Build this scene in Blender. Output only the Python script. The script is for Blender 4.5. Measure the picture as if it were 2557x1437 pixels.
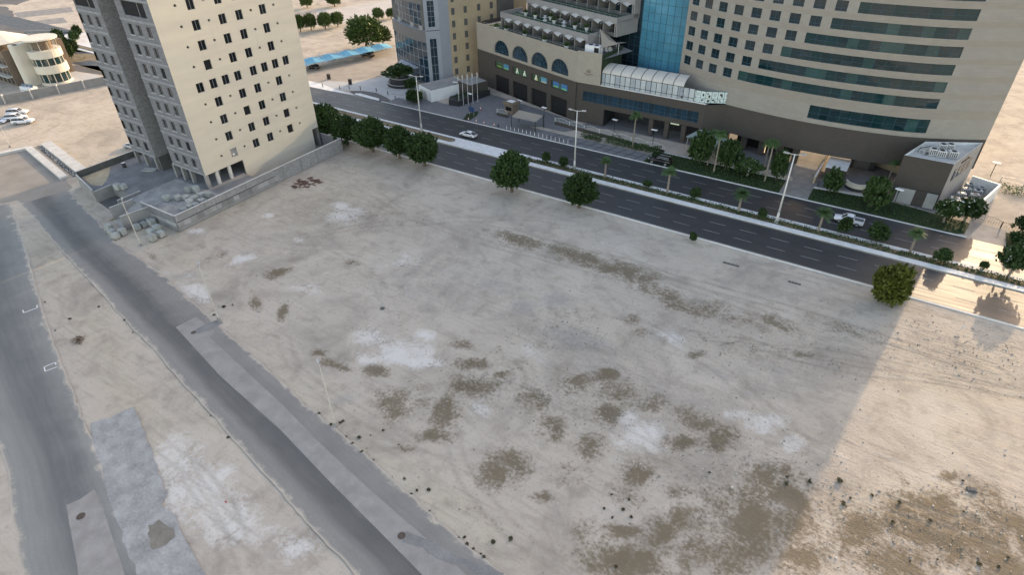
import bpy, math, random
import numpy as np
from mathutils import Vector, Matrix
random.seed(7); RNG = np.random.default_rng(7)
S = bpy.context.scene
for o in list(bpy.data.objects): bpy.data.objects.remove(o)

# ------------------------------------------------------------------ camera
IW, IH = 2557, 1437; CX, CY = IW/2, IH/2
F = 1548.; PITCH = math.radians(36.07); ROLL = math.radians(-0.91); YAW = math.radians(-32.93); HC = 62.
FW = np.array([math.sin(YAW)*math.cos(PITCH), math.cos(YAW)*math.cos(PITCH), -math.sin(PITCH)])
_r = np.array([math.cos(YAW), -math.sin(YAW), 0.]); _u = np.cross(_r, FW)
RT = _r*math.cos(ROLL)+_u*math.sin(ROLL); UP = -_r*math.sin(ROLL)+_u*math.cos(ROLL)
cam = bpy.data.cameras.new('camera'); camo = bpy.data.objects.new('camera', cam)
S.collection.objects.link(camo); S.camera = camo
cam.sensor_width = 36; cam.lens = F/IW*36; cam.clip_start = .5; cam.clip_end = 6000
camo.matrix_world = Matrix(((RT[0], UP[0], -FW[0], 0), (RT[1], UP[1], -FW[1], 0), (RT[2], UP[2], -FW[2], HC), (0, 0, 0, 1)))
S.render.resolution_x = 1024; S.render.resolution_y = 576

# ------------------------------------------------------------------ light
SUN_EL = math.radians(15); SUN_AZ = math.atan2(.12, 1.)       # azimuth from +Y towards +X
w = bpy.data.worlds.new('World'); S.world = w; w.use_nodes = True
nt = w.node_tree; nt.nodes.clear()
wo = nt.nodes.new('ShaderNodeOutputWorld'); bg = nt.nodes.new('ShaderNodeBackground'); sky = nt.nodes.new('ShaderNodeTexSky')
sky.sky_type = 'NISHITA'; sky.sun_disc = False; sky.sun_elevation = SUN_EL; sky.sun_rotation = SUN_AZ
sky.air_density = 1.0; sky.dust_density = 1.2; sky.ozone_density = 1.0
bg.inputs['Strength'].default_value = .15
nt.links.new(sky.outputs[0], bg.inputs[0]); nt.links.new(bg.outputs[0], wo.inputs[0])
sl = bpy.data.lights.new('sun', 'SUN'); sl.energy = 1.25; sl.angle = math.radians(.55); sl.color = (1, .90, .70)
slo = bpy.data.objects.new('sun', sl); S.collection.objects.link(slo)
sd = Vector((math.sin(SUN_AZ)*math.cos(SUN_EL), math.cos(SUN_AZ)*math.cos(SUN_EL), math.sin(SUN_EL)))
slo.rotation_euler = sd.to_track_quat('Z', 'Y').to_euler(); slo.location = (0, 60, 120)
S.view_settings.view_transform = 'Standard'; S.view_settings.look = 'None'; S.view_settings.gamma = 1
S.view_settings.exposure = 1.92; S.view_settings.use_white_balance = True; S.view_settings.white_balance_temperature = 8200; S.view_settings.white_balance_tint = 19   # the photograph is balanced for shade

# ------------------------------------------------------------------ pixel -> place
def ray(x, y):
    v = FW*F+RT*(x-CX)-UP*(y-CY); return v/np.linalg.norm(v)
def G(x, y, z=0.):
    v = ray(x, y); t = (z-HC)/v[2]; return (v[0]*t, v[1]*t)
def proj(X, Y, Z):
    p = np.array([X, Y, Z-HC]); d = p@FW
    return CX+F*(p@RT)/d, CY-F*(p@UP)/d
def HG(b, ty, z=0.):
    X, Y = G(b[0], b[1], z); lo, hi = z, 55.
    for _ in range(40):
        m = (lo+hi)/2
        if proj(X, Y, m)[1] > ty: lo = m
        else: hi = m
    return lo-z
ORD = ['first', 'second', 'third', 'fourth', 'fifth', 'sixth', 'seventh', 'eighth', 'ninth', 'tenth', 'eleventh', 'twelfth', 'thirteenth', 'fourteenth', 'fifteenth', 'sixteenth']
def MPP(X, Y, Z=0): return float(np.array([X, Y, Z-HC])@FW)/F       # metres per photo pixel there
Z1 = lambda x, y: (x/4.79, y/4.79)
Z3 = lambda x, y: (150+x/3.409, 330+y/3.409)
Z4 = lambda x, y: (720+x/4.2267, y/4.2267)
Z5 = lambda x, y: (1180+x/3.7603, y/3.7603)
Z7 = lambda x, y: (1840+x/3.4212, 300+y/3.4212)
Z8 = lambda x, y: (960+x/3.7817, 150+y/3.7817)
Z9 = lambda x, y: (1440+x/4.491, 240+y/4.491)

# ------------------------------------------------------------------ materials
def nodes(name):
    m = bpy.data.materials.new(name); m.use_nodes = True; n = m.node_tree
    return m, n, n.nodes['Principled BSDF']
def N(n, t, **kw):
    k = n.nodes.new(t)
    for a, b in kw.items():
        if a.startswith('i_'):
            key = a[2:]; k.inputs[int(key) if key.isdigit() else key].default_value = b
        else: setattr(k, a, b)
    return k
def L(n, a, b): n.links.new(a, b)
def mathn(n, op, a, b=None, clamp=False):
    k = n.nodes.new('ShaderNodeMath'); k.operation = op; k.use_clamp = clamp
    for i, s in enumerate((a, b)):
        if s is None: continue
        if isinstance(s, (int, float)): k.inputs[i].default_value = s
        else: L(n, s, k.inputs[i])
    return k.outputs[0]
def LASTM(n): return [k for k in n.nodes if k.bl_idname == 'ShaderNodeMath' and k.operation == 'MULTIPLY_ADD'][-1]
def mixc(n, fac, a, b):
    k = n.nodes.new('ShaderNodeMix'); k.data_type = 'RGBA'
    for s, i in ((fac, 0), (a, 6), (b, 7)):
        if isinstance(s, (int, float)): k.inputs[i].default_value = s
        elif isinstance(s, tuple): k.inputs[i].default_value = s+(1,) if len(s) == 3 else s
        else: L(n, s, k.inputs[i])
    return k.outputs[2]
def noise(n, vec, scale, detail=3, rough=.55, dist=0):
    k = N(n, 'ShaderNodeTexNoise'); k.inputs['Scale'].default_value = scale; k.inputs['Detail'].default_value = detail
    k.inputs['Roughness'].default_value = rough; k.inputs['Distortion'].default_value = dist
    if vec is not None: L(n, vec, k.inputs['Vector'])
    return k.outputs[0]
def pos(n): return N(n, 'ShaderNodeNewGeometry').outputs['Position']
def bump(n, b, h, strength, dist=.05):
    k = N(n, 'ShaderNodeBump'); k.inputs['Strength'].default_value = strength; k.inputs['Distance'].default_value = dist
    L(n, h, k.inputs['Height']); L(n, k.outputs[0], b.inputs['Normal'])
def M(name, col, rough=.8, var=.18, sc=.6, sc2=6., bmp=.0, spec=.3, metal=0., tint=None, rnd=0.):
    """uneven procedural paint / stone: two scales of noise round one base colour"""
    m, n, b = nodes(name); p = pos(n)
    n1 = noise(n, p, sc, 4); n2 = noise(n, p, sc2, 3)
    s = mathn(n, 'ADD', mathn(n, 'MULTIPLY', n1, .65), mathn(n, 'MULTIPLY', n2, .35))
    s = mathn(n, 'MULTIPLY_ADD', s, 1.0); LASTM(n).inputs[2].default_value = -.5
    lo = tuple(c*(1-var*1.6) for c in col); hi = tuple(min(1, c*(1+var*1.6)) for c in col)
    f = mathn(n, 'MULTIPLY_ADD', s, 1.7); LASTM(n).inputs[2].default_value = .5; LASTM(n).use_clamp = True
    c = mixc(n, f, lo, hi)
    if tint: c = mixc(n, mathn(n, 'MULTIPLY', noise(n, p, sc*.37, 2), .7), c, tint)
    if rnd:
        oi = N(n, 'ShaderNodeObjectInfo'); hs = N(n, 'ShaderNodeHueSaturation'); L(n, c, hs.inputs['Color'])
        L(n, mathn(n, 'MULTIPLY_ADD', oi.outputs['Random'], rnd*2), hs.inputs['Value']); LASTM(n).inputs[2].default_value = 1-rnd
        c = hs.outputs[0]
    L(n, c, b.inputs['Base Color']); b.inputs['Roughness'].default_value = rough
    b.inputs['Specular IOR Level'].default_value = spec; b.inputs['Metallic'].default_value = metal
    if bmp: bump(n, b, n2, bmp)
    return m
def glass(name, col, rough=.05, spec=.7, var=.3):
    m, n, b = nodes(name); p = pos(n)
    c = mixc(n, noise(n, p, .25, 2), tuple(x*(1-var) for x in col), tuple(x*(1+var) for x in col))
    L(n, c, b.inputs['Base Color']); b.inputs['Roughness'].default_value = rough
    b.inputs['Specular IOR Level'].default_value = spec; b.inputs['IOR'].default_value = 1.6
    bump(n, b, noise(n, p, .35, 1), .04, .3)
    return m
def tiled(name, col, bw, bh, mortar=.03, dark=.6, ax='xz', rough=.75, var=.12, offset=.5):
    """fine tile / block joints too small to build, over an uneven base"""
    m, n, b = nodes(name); p = pos(n)
    sx = N(n, 'ShaderNodeSeparateXYZ'); L(n, p, sx.inputs[0]); cb = N(n, 'ShaderNodeCombineXYZ')
    h = sx.outputs[0] if ax[0] == 'x' else sx.outputs[1]
    L(n, h, cb.inputs[0]); L(n, sx.outputs[2] if ax[1] == 'z' else sx.outputs[1], cb.inputs[1])
    br = N(n, 'ShaderNodeTexBrick', offset=offset); L(n, cb.outputs[0], br.inputs['Vector'])
    br.inputs['Scale'].default_value = 1; br.inputs['Brick Width'].default_value = bw; br.inputs['Row Height'].default_value = bh
    br.inputs['Mortar Size'].default_value = mortar; br.inputs['Mortar Smooth'].default_value = .3
    br.inputs['Color1'].default_value = tuple(c*(1-var) for c in col)+(1,); br.inputs['Color2'].default_value = tuple(c*(1+var) for c in col)+(1,)
    br.inputs['Mortar'].default_value = tuple(c*dark for c in col)+(1,)
    c = mixc(n, mathn(n, 'MULTIPLY', noise(n, p, .35, 4), .55), br.outputs[0], tuple(x*.72 for x in col))
    L(n, c, b.inputs['Base Color']); b.inputs['Roughness'].default_value = rough; b.inputs['Specular IOR Level'].default_value = .3
    bump(n, b, br.outputs['Fac'], -.25, .02)
    return m
def emit(name, col, s):
    m, n, b = nodes(name); b.inputs['Base Color'].default_value = col+(1,); b.inputs['Emission Color'].default_value = col+(1,); b.inputs['Emission Strength'].default_value = s
    return m
def leafmat(name, col, hi, rough=.55):
    m, n, b = nodes(name); p = pos(n); oi = N(n, 'ShaderNodeObjectInfo')
    f = mathn(n, 'ADD', mathn(n, 'MULTIPLY', noise(n, p, 1.1, 2), .8), mathn(n, 'MULTIPLY', noise(n, p, 7., 2), .5))
    f = mathn(n, 'SUBTRACT', f, .18, True)
    c = mixc(n, f, col, hi)
    hs = N(n, 'ShaderNodeHueSaturation'); L(n, c, hs.inputs['Color'])
    L(n, mathn(n, 'MULTIPLY_ADD', oi.outputs['Random'], .35), hs.inputs['Value']); LASTM(n).inputs[2].default_value = .82
    L(n, hs.outputs[0], b.inputs['Base Color']); b.inputs['Roughness'].default_value = rough; b.inputs['Specular IOR Level'].default_value = .25
    b.inputs['Subsurface Weight'].default_value = 0
    return m

MT = {}
MT['concrete'] = M('concrete', (.25, .245, .235), .85, .2, .5, 5, .2)
MT['concrete_light'] = M('concrete_light', (.50, .49, .46), .85, .16, .5, 5, .2)
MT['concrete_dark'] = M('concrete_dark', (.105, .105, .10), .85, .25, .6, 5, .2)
MT['precast'] = M('precast_panel', (.34, .335, .32), .85, .2, .8, 6, .15); MT['precast_b'] = M('precast_panel_grey', (.28, .275, .265), .85, .22, .8, 6, .15)
MT['white_paint'] = M('white_paint', (.74, .74, .72), .6, .06, .7)
MT['dirty_white'] = M('dirty_white', (.60, .60, .58), .75, .14, .5)
MT['kerb'] = M('kerb_paint', (.66, .66, .64), .75, .14, .9, 4)
MT['lane'] = M('lane_paint', (.24, .24, .24), .8, .25, 1.2, 6)
MT['yellow_line'] = M('yellow_line_paint', (.50, .44, .32), .8, .2, 1.2, 6)
MT['black'] = M('black_metal', (.02, .02, .022), .5, .2)
MT['steel'] = M('grey_steel', (.42, .42, .40), .5, .1, metal=.3)
MT['pole'] = M('lamp_pole_paint', (.62, .60, .55), .55, .08)
MT['slim_pole'] = M('weathered_pole', (.52, .48, .42), .6, .12)
MT['alu'] = M('window_aluminium', (.34, .35, .35), .4, .1, metal=.4)
MT['dark_pane'] = glass('dark_window_pane', (.014, .016, .018), .12, .35)
MT['void'] = M('shade_black', (.016, .016, .017), .9, .2)  # near black stands in for the shade inside openings and recesses
MT['teal'] = glass('teal_glass', (.006, .034, .036), .06, .5)
MT['teal_b'] = glass('teal_glass_deep', (.004, .026, .030), .04, .65, .5); MT['teal_c'] = glass('teal_glass_pale', (.016, .062, .058), .10, .6, .5)
MT['teal_dark'] = glass('dark_teal_glass', (.010, .026, .032), .06, .6)
MT['blue'] = glass('sky_reflection_blue', (.05, .245, .34), .08, .5, .4)
MT['blue_dark'] = glass('dark_blue_glass', (.012, .032, .045), .06, .6)
MT['front_glass'] = glass('blue_grey_glass', (.012, .040, .062), .08, .6)
MT['mullion_blue'] = M('mullion_blue_grey', (.04, .10, .14), .5, .1)
MT['beige'] = tiled('beige_stone_cladding', (.335, .304, .262), 1.2, .56, .012, .82, 'xz', .7, .05)
MT['beige_band'] = tiled('tan_stone_band', (.325, .284, .236), 1.2, .45, .012, .85, 'xz', .7, .05)
MT['brown'] = tiled('brown_stone_cladding', (.078, .066, .057), .9, .30, .012, .8, 'xz', .65, .08)
MT['podium_beige'] = tiled('podium_beige_block', (.38, .335, .275), .8, .38, .012, .8, 'xz', .75, .05)
def cream_mat():
    m, n, b = nodes('cream_render'); p = pos(n); mp = N(n, 'ShaderNodeMapping'); mp.inputs['Scale'].default_value = (.06, .06, .42); L(n, p, mp.inputs[0])
    hb = noise(n, mp.outputs[0], 1., 4, .6, .3); bl = noise(n, p, .16, 4, .6); mp2 = N(n, 'ShaderNodeMapping'); mp2.inputs['Scale'].default_value = (1.6, 1.6, .12); L(n, p, mp2.inputs[0]); vs_ = noise(n, mp2.outputs[0], 1., 4, .6)
    c = mixc(n, mathn(n, 'MULTIPLY_ADD', hb, 3.), (.50, .46, .39), (.575, .527, .435)); LASTM(n).inputs[2].default_value = -1.; LASTM(n).use_clamp = True
    c = mixc(n, mathn(n, 'MULTIPLY', mathn(n, 'MULTIPLY', mathn(n, 'SUBTRACT', bl, .5), 4., True), .4), c, (.47, .455, .41))
    c = mixc(n, mathn(n, 'MULTIPLY', mathn(n, 'MULTIPLY', mathn(n, 'SUBTRACT', vs_, .56), 6., True), .22), c, (.40, .38, .33))
    L(n, c, b.inputs['Base Color']); b.inputs['Roughness'].default_value = .88; b.inputs['Specular IOR Level'].default_value = .2; bump(n, b, noise(n, p, 3., 3), .06, .03); return m
MT['cream'] = cream_mat()
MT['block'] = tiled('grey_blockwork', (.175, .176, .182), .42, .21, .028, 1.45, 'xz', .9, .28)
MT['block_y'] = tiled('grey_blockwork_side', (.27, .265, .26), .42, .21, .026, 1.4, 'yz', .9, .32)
MT['beam'] = M('concrete_beam', (.25, .255, .262), .85, .22, .9, 6, .2)
MT['tan_wall'] = M('tan_render', (.46, .365, .235), .85, .14, .3, 3, .05, tint=(.38, .31, .22))
MT['panel_grey'] = M('grey_aluminium_panel', (.33, .36, .40), .4, .07, .4, metal=.15)
MT['carpet'] = M('green_carpet', (.03, .085, .05), .95, .25, .8)
MT['sail'] = M('cream_sail_cloth', (.56, .52, .46), .8, .07, 1.)
MT['grey_wall'] = M('grey_render', (.27, .26, .25), .85, .12, .4)
MT['blue_cloth'] = M('blue_shade_cloth', (.10, .33, .45), .75, .12, .7)
MT['tan_cloth'] = M('tan_shade_cloth', (.34, .29, .235), .85, .1, .6)
MT['bark'] = M('bark', (.13, .10, .075), .95, .3, 2., 9, .4)
MT['palm_bark'] = M('palm_bark', (.25, .21, .165), .95, .25, 2., 9, .4)
MT['leaf_dark'] = leafmat('dense_dark_foliage', (.016, .036, .011), (.058, .115, .032))
MT['leaf_far'] = leafmat('bright_foliage', (.030, .060, .014), (.105, .165, .038))
MT['leaf_olive'] = leafmat('olive_foliage', (.04, .055, .010), (.15, .165, .030))
MT['leaf_palm'] = leafmat('palm_foliage', (.018, .045, .016), (.080, .15, .045))
MT['leaf_bush'] = leafmat('bush_foliage', (.014, .034, .011), (.060, .108, .031))
MT['leaf_weed'] = leafmat('weed_foliage', (.045, .045, .024), (.15, .135, .075))
MT['dry'] = M('dry_brush', (.11, .07, .045), .95, .3, 3)
MT['petal'] = M('white_petal', (.42, .41, .37), .6, .05)
MT['rubber'] = M('rubber', (.02, .02, .02), .85, .2)
MT['rim'] = M('wheel_rim', (.4, .4, .41), .35, .1, metal=.7)
MT['car_white'] = M('car_white_paint', (.72, .73, .75), .25, .02, spec=.6)
MT['car_black'] = M('car_black_paint', (.012, .012, .014), .18, .1, spec=.6)
MT['car_silver'] = M('car_silver_paint', (.4, .41, .42), .3, .05, spec=.6)
MT['car_glass'] = glass('car_glass', (.012, .014, .016), .05, .6)
MT['lamp_lens'] = M('lamp_lens', (.75, .76, .78), .3, .03)
MT['red_lens'] = M('tail_lens', (.30, .02, .02), .3, .05)
MT['orange'] = M('cone_orange', (.55, .13, .07), .6, .1)
MT['blockpile'] = M('concrete_block_face', (.33, .34, .32), .9, .22, 1.5, 8, .3, rnd=.16)
MT['wood'] = M('old_timber', (.24, .17, .11), .9, .25, 2, 9)
MT['rust'] = M('rusty_iron', (.11, .065, .045), .85, .3, 3, 9)
MT['plaster_cream'] = M('pale_cream_plaster', (.62, .575, .48), .8, .06, .4)
MT['brown_render'] = M('brown_render', (.19, .145, .11), .85, .2, .4)
MT['black_tile'] = M('dark_stone', (.035, .035, .038), .5, .2)

# ------------------------------------------------------------------ mesh + scene helpers
COL = S.collection
class MB:
    def __init__(s): s.v = []; s.f = []; s.m = []
    def add(s, vs, fs, mi=0):
        k = len(s.v); s.v.extend([tuple(map(float, q)) for q in vs]); s.f.extend([tuple(i+k for i in f) for f in fs]); s.m.extend([mi]*len(fs)); return s
    def box(s, x0, x1, y0, y1, z0, z1, mi=0):
        return s.add([(x0, y0, z0), (x1, y0, z0), (x1, y1, z0), (x0, y1, z0), (x0, y0, z1), (x1, y0, z1), (x1, y1, z1), (x0, y1, z1)],
                     [(0, 3, 2, 1), (4, 5, 6, 7), (0, 1, 5, 4), (1, 2, 6, 5), (2, 3, 7, 6), (3, 0, 4, 7)], mi)
    def obox(s, c, sx, sy, z0, z1, rz=0, mi=0):
        ca, sa = math.cos(rz), math.sin(rz); q = []
        for z in (z0, z1):
            for a, b in ((-1, -1), (1, -1), (1, 1), (-1, 1)):
                x, y = a*sx/2, b*sy/2; q.append((c[0]+x*ca-y*sa, c[1]+x*sa+y*ca, z))
        return s.add(q, [(0, 3, 2, 1), (4, 5, 6, 7), (0, 1, 5, 4), (1, 2, 6, 5), (2, 3, 7, 6), (3, 0, 4, 7)], mi)
    def bar(s, p, q, t, z0, z1, mi=0):
        """wall of thickness t along the ground line p-q"""
        dx, dy = q[0]-p[0], q[1]-p[1]; l = math.hypot(dx, dy)
        return s.obox(((p[0]+q[0])/2, (p[1]+q[1])/2), l, t, z0, z1, math.atan2(dy, dx), mi)
    def prism(s, poly, z0, z1, mi=0, bottom=True):
        n = len(poly); vs = [(x, y, z0) for x, y in poly]+[(x, y, z1) for x, y in poly]
        a = sum(poly[i][0]*poly[(i+1) % n][1]-poly[(i+1) % n][0]*poly[i][1] for i in range(n))
        fs = [(i, (i+1) % n, (i+1) % n+n, i+n) for i in range(n)]
        fs.append(tuple(range(n, 2*n)))
        if bottom: fs.append(tuple(range(n-1, -1, -1)))
        if a < 0: fs = [f[::-1] for f in fs]
        return s.add(vs, fs, mi)
    def tube(s, p, q, r, r2=None, n=8, mi=0, cap=True):
        p, q = Vector(p), Vector(q); r2 = r if r2 is None else r2; d = (q-p).normalized()
        a = d.orthogonal().normalized(); b = d.cross(a); vs = []
        for c, rr in ((p, r), (q, r2)):
            for i in range(n):
                t = 2*math.pi*i/n; vs.append(c+a*math.cos(t)*rr+b*math.sin(t)*rr)
        fs = [(i, (i+1) % n, (i+1) % n+n, i+n) for i in range(n)]
        if cap: fs += [tuple(range(n-1, -1, -1)), tuple(range(n, 2*n))]
        return s.add(vs, fs, mi)
    def quad(s, a, b, c, d, mi=0): return s.add([a, b, c, d], [(0, 1, 2, 3)], mi)
    def mesh(s, name, mats, smooth=False):
        me = bpy.data.meshes.new(name); me.from_pydata(s.v, [], s.f)
        for m in (mats if isinstance(mats, (list, tuple)) else [mats]): me.materials.append(MT[m] if isinstance(m, str) else m)
        me.polygons.foreach_set('material_index', s.m)
        if smooth: me.polygons.foreach_set('use_smooth', [True]*len(s.f))
        me.update(); return me
    def build(s, name, mats, parent=None, smooth=False, loc=None, rz=0):
        return link(name, s.mesh(name, mats, smooth), parent, loc, rz)
def link(name, me, parent=None, loc=None, rz=0):
    o = bpy.data.objects.new(name, me); COL.objects.link(o)
    if parent: o.parent = parent
    if loc is not None: o.location = loc if len(loc) == 3 else (loc[0], loc[1], 0)
    if rz: o.rotation_euler = (0, 0, rz)
    return o
def tag(o, label, cat, group=None):
    o['label'] = label; o['category'] = cat
    if group: o['group'] = group
    return o
def struct(o, kind='structure', label=None):
    o['kind'] = kind
    if label: o['label'] = label
    return o
def thing(name, label, cat, loc=(0, 0, 0), rz=0, group=None):
    o = bpy.data.objects.new(name, None); COL.objects.link(o); o.empty_display_size = .3
    o.location = loc if len(loc) == 3 else (loc[0], loc[1], 0); o.rotation_euler = (0, 0, rz); return tag(o, label, cat, group)
def dup(root, loc, rz=0, sc=None, label=None, group=None):
    r = root.copy(); COL.objects.link(r); r.location = loc if len(loc) == 3 else (loc[0], loc[1], 0); r.rotation_euler = (0, 0, rz)
    if sc: r.scale = sc if isinstance(sc, tuple) else (sc,)*3
    if label: r['label'] = label
    if group: r['group'] = group
    for ch in list(root.children):
        c = ch.copy(); COL.objects.link(c); c.parent = r
        for gch in list(ch.children):
            d = gch.copy(); COL.objects.link(d); d.parent = c
    return r
def npmesh(name, V, Q, mats, MI=None):
    me = bpy.data.meshes.new(name); V = np.asarray(V, dtype=np.float32); Q = np.asarray(Q, dtype=np.int32)
    me.vertices.add(len(V)); me.vertices.foreach_set('co', V.ravel()); k = Q.shape[1]
    me.loops.add(Q.size); me.loops.foreach_set('vertex_index', Q.ravel()); me.polygons.add(len(Q))
    me.polygons.foreach_set('loop_start', np.arange(len(Q), dtype=np.int32)*k)
    for m in mats: me.materials.append(MT[m] if isinstance(m, str) else m)
    if MI is not None: me.polygons.foreach_set('material_index', np.asarray(MI, dtype=np.int32))
    me.update(calc_edges=True); return me
def cuts_wall(mb, P, s_extra, s0, s1, z0, z1, holes, depth, mi=0):
    """wall sheet P(s, z, d) with real rectangular openings and their reveals"""
    ss = sorted(set([s0, s1]+[round(q, 4) for q in s_extra if s0 < q < s1]+[round(q, 4) for h in holes for q in h[:2] if s0 < q < s1]))
    zz = sorted(set([z0, z1]+[round(q, 4) for h in holes for q in h[2:4] if z0 < q < z1]))
    for i in range(len(zz)-1):
        zc = (zz[i]+zz[i+1])/2; row = [h for h in holes if h[2] < zc < h[3]]; run = None
        for j in range(len(ss)-1):
            sc = (ss[j]+ss[j+1])/2; hole = any(h[0] < sc < h[1] for h in row)
            brk = hole or (ss[j] in s_extra)
            if run is not None and brk:
                mb.quad(P(run, zz[i], 0), P(ss[j], zz[i], 0), P(ss[j], zz[i+1], 0), P(run, zz[i+1], 0), mi); run = None
            if not hole and run is None: run = ss[j]
        if run is not None: mb.quad(P(run, zz[i], 0), P(ss[-1], zz[i], 0), P(ss[-1], zz[i+1], 0), P(run, zz[i+1], 0), mi)
    for a, b, c, d in [h[:4] for h in holes]:
        a, b, c, d = max(a, s0), min(b, s1), max(c, z0), min(d, z1)
        mb.quad(P(a, c, 0), P(b, c, 0), P(b, c, depth), P(a, c, depth), mi); mb.quad(P(a, d, depth), P(b, d, depth), P(b, d, 0), P(a, d, 0), mi)
        mb.quad(P(a, c, depth), P(a, d, depth), P(a, d, 0), P(a, c, 0), mi); mb.quad(P(b, c, 0), P(b, d, 0), P(b, d, depth), P(b, c, depth), mi)
def win_mesh(w, h, bars=1, fr=.06, mull=None):
    """pane + frame meshes, centre at origin, facing -y"""
    p = MB().quad((-w/2, 0, -h/2), (w/2, 0, -h/2), (w/2, 0, h/2), (-w/2, 0, h/2)); f = MB()
    for x in [-w/2, w/2-fr]+[-w/2+w*(i+1)/(bars+1)-fr/2 for i in range(bars)]: f.box(x, x+fr, -.05, .03, -h/2, h/2)
    for z in (-h/2, h/2-fr): f.box(-w/2+fr, w/2-fr, -.047, .03, z, z+fr)
    if mull is not None: f.box(-w/2+fr, w/2-fr, -.044, .03, mull, mull+fr)
    return p, f

# ================================================================== GROUND
def axis(segs):
    out = []
    for a, b, st in segs: out.extend(np.arange(a, b-1e-6, st))
    out.append(segs[-1][1]); return np.array(out)
GX = axis([(-2500, -500, 250), (-500, -260, 30), (-260, -150, 4), (-150, -132, 1.5), (-132, 40, .33), (40, 120, 8), (120, 600, 60), (600, 2500, 250)])
GY = axis([(-800, -100, 100), (-100, 4, 8), (4, 104, .33), (104, 132, 4), (132, 260, 6), (260, 800, 60), (800, 3200, 250)])
gx, gy = np.meshgrid(GX, GY); nvx, nvy = len(GX), len(GY)
Pg = np.stack([gx.ravel(), gy.ravel(), np.zeros(gx.size)], 1)
rel = Pg-np.array([0, 0, HC]); dep = rel@FW; dep = np.where(dep < 1, 1, dep)
PXg = CX+F*(rel@RT)/dep; PYg = CY-F*(rel@UP)/dep; PXg[rel@FW < 1] = -9999
def vnoise(P, s, seed):
    r = np.random.default_rng(seed).random((64, 64)); x = (P[:, 0]/s) % 64; y = (P[:, 1]/s) % 64
    i = x.astype(int); j = y.astype(int); fx = x-i; fy = y-j; fx = fx*fx*(3-2*fx); fy = fy*fy*(3-2*fy); i1 = (i+1) % 64; j1 = (j+1) % 64
    return (r[i, j]*(1-fx)+r[i1, j]*fx)*(1-fy)+(r[i, j1]*(1-fx)+r[i1, j1]*fx)*fy
def blobs(lst):
    m = np.zeros(len(Pg))
    for b in lst:
        x, y, rx, ry = b[:4]; a = math.radians(b[4] if len(b) > 4 else 0); s = b[5] if len(b) > 5 else 1.
        dx, dy = PXg-x, PYg-y; u = (dx*math.cos(a)+dy*math.sin(a))/rx; v = (-dx*math.sin(a)+dy*math.cos(a))/ry
        m = np.maximum(m, s*np.exp(-(u*u+v*v)*.75))
    return m
BROWN = [(1260, 1175, 62, 50), (980, 1012, 45, 42), (1112, 1030, 42, 48), (1095, 1088, 55, 18), (1185, 908, 48, 16), (1180, 962, 60, 26), (1552, 985, 60, 34),
         (1520, 1030, 36, 34), (1735, 1048, 62, 28, 20), (1800, 1095, 42, 28), (1700, 1103, 45, 20), (1590, 1182, 45, 38), (1470, 1110, 42, 40), (1380, 1070, 40, 34, 0, .75),
         (1950, 1225, 120, 62, 15), (1880, 1330, 120, 80, 20), (2010, 1390, 90, 60), (2400, 1330, 200, 85, 15), (2150, 1330, 80, 60, 20), (2310, 1250, 90, 36), (2520, 1420, 120, 50),
         (1560, 1400, 115, 62, 5), (1650, 1335, 42, 55, -20), (1545, 1335, 55, 30), (1520, 935, 30, 16), (1440, 790, 60, 22, 10, .45),
         (690, 682, 34, 13, -15), (638, 757, 16, 19), (706, 778, 12, 24, 15), (800, 880, 24, 9), (845, 912, 42, 12, 15), (935, 925, 40, 14, 10), (1255, 935, 22, 10), (2370, 1190, 30, 14),
         (1300, 600, 80, 16, 15, .9), (1440, 640, 90, 20, 14, 1.), (1560, 680, 90, 24, 18, 1.), (1650, 730, 80, 26, 25, .9), (1760, 770, 110, 24, 12, .72), (1900, 800, 120, 22, 12, .6),
         (1990, 880, 60, 12, 10, .6), (1580, 800, 26, 16, 0, .8), (1590, 830, 26, 12, 0, .7), (1740, 885, 24, 12), (880, 655, 20, 9, 0, .7), (1150, 860, 36, 12, 10, .7), (1240, 880, 30, 22, 0, .7), (540, 640, 30, 10, -20, .6),
         (380, 640, 40, 8, 40, .5), (1850, 865, 60, 16, 12, .5), (2100, 820, 120, 22, 12, .55), (2420, 1340, 260, 110, 15, 1.), (2230, 1400, 160, 60, 10, .95), (1900, 1280, 160, 60, 20, .95), (1780, 1400, 130, 60, 10, .8), (2480, 1300, 120, 60, 20, .9), (1440, 960, 60, 30, 0, .6), (1620, 1010, 60, 30, 0, .6), (1330, 1000, 60, 40, 0, .6), (1060, 1000, 40, 40, 0, .6), (1700, 1300, 80, 50, 0, .6), (1420, 1180, 60, 40, 0, .6), (1560, 1240, 70, 40, 0, .55), (1210, 1290, 60, 20, 30, .5), (1450, 1330, 70, 40, 0, .55), (1010, 1120, 30, 10, 0, .7), (1350, 1240, 30, 16, 0, .7), (1700, 1230, 50, 20, 0, .7)]
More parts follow.
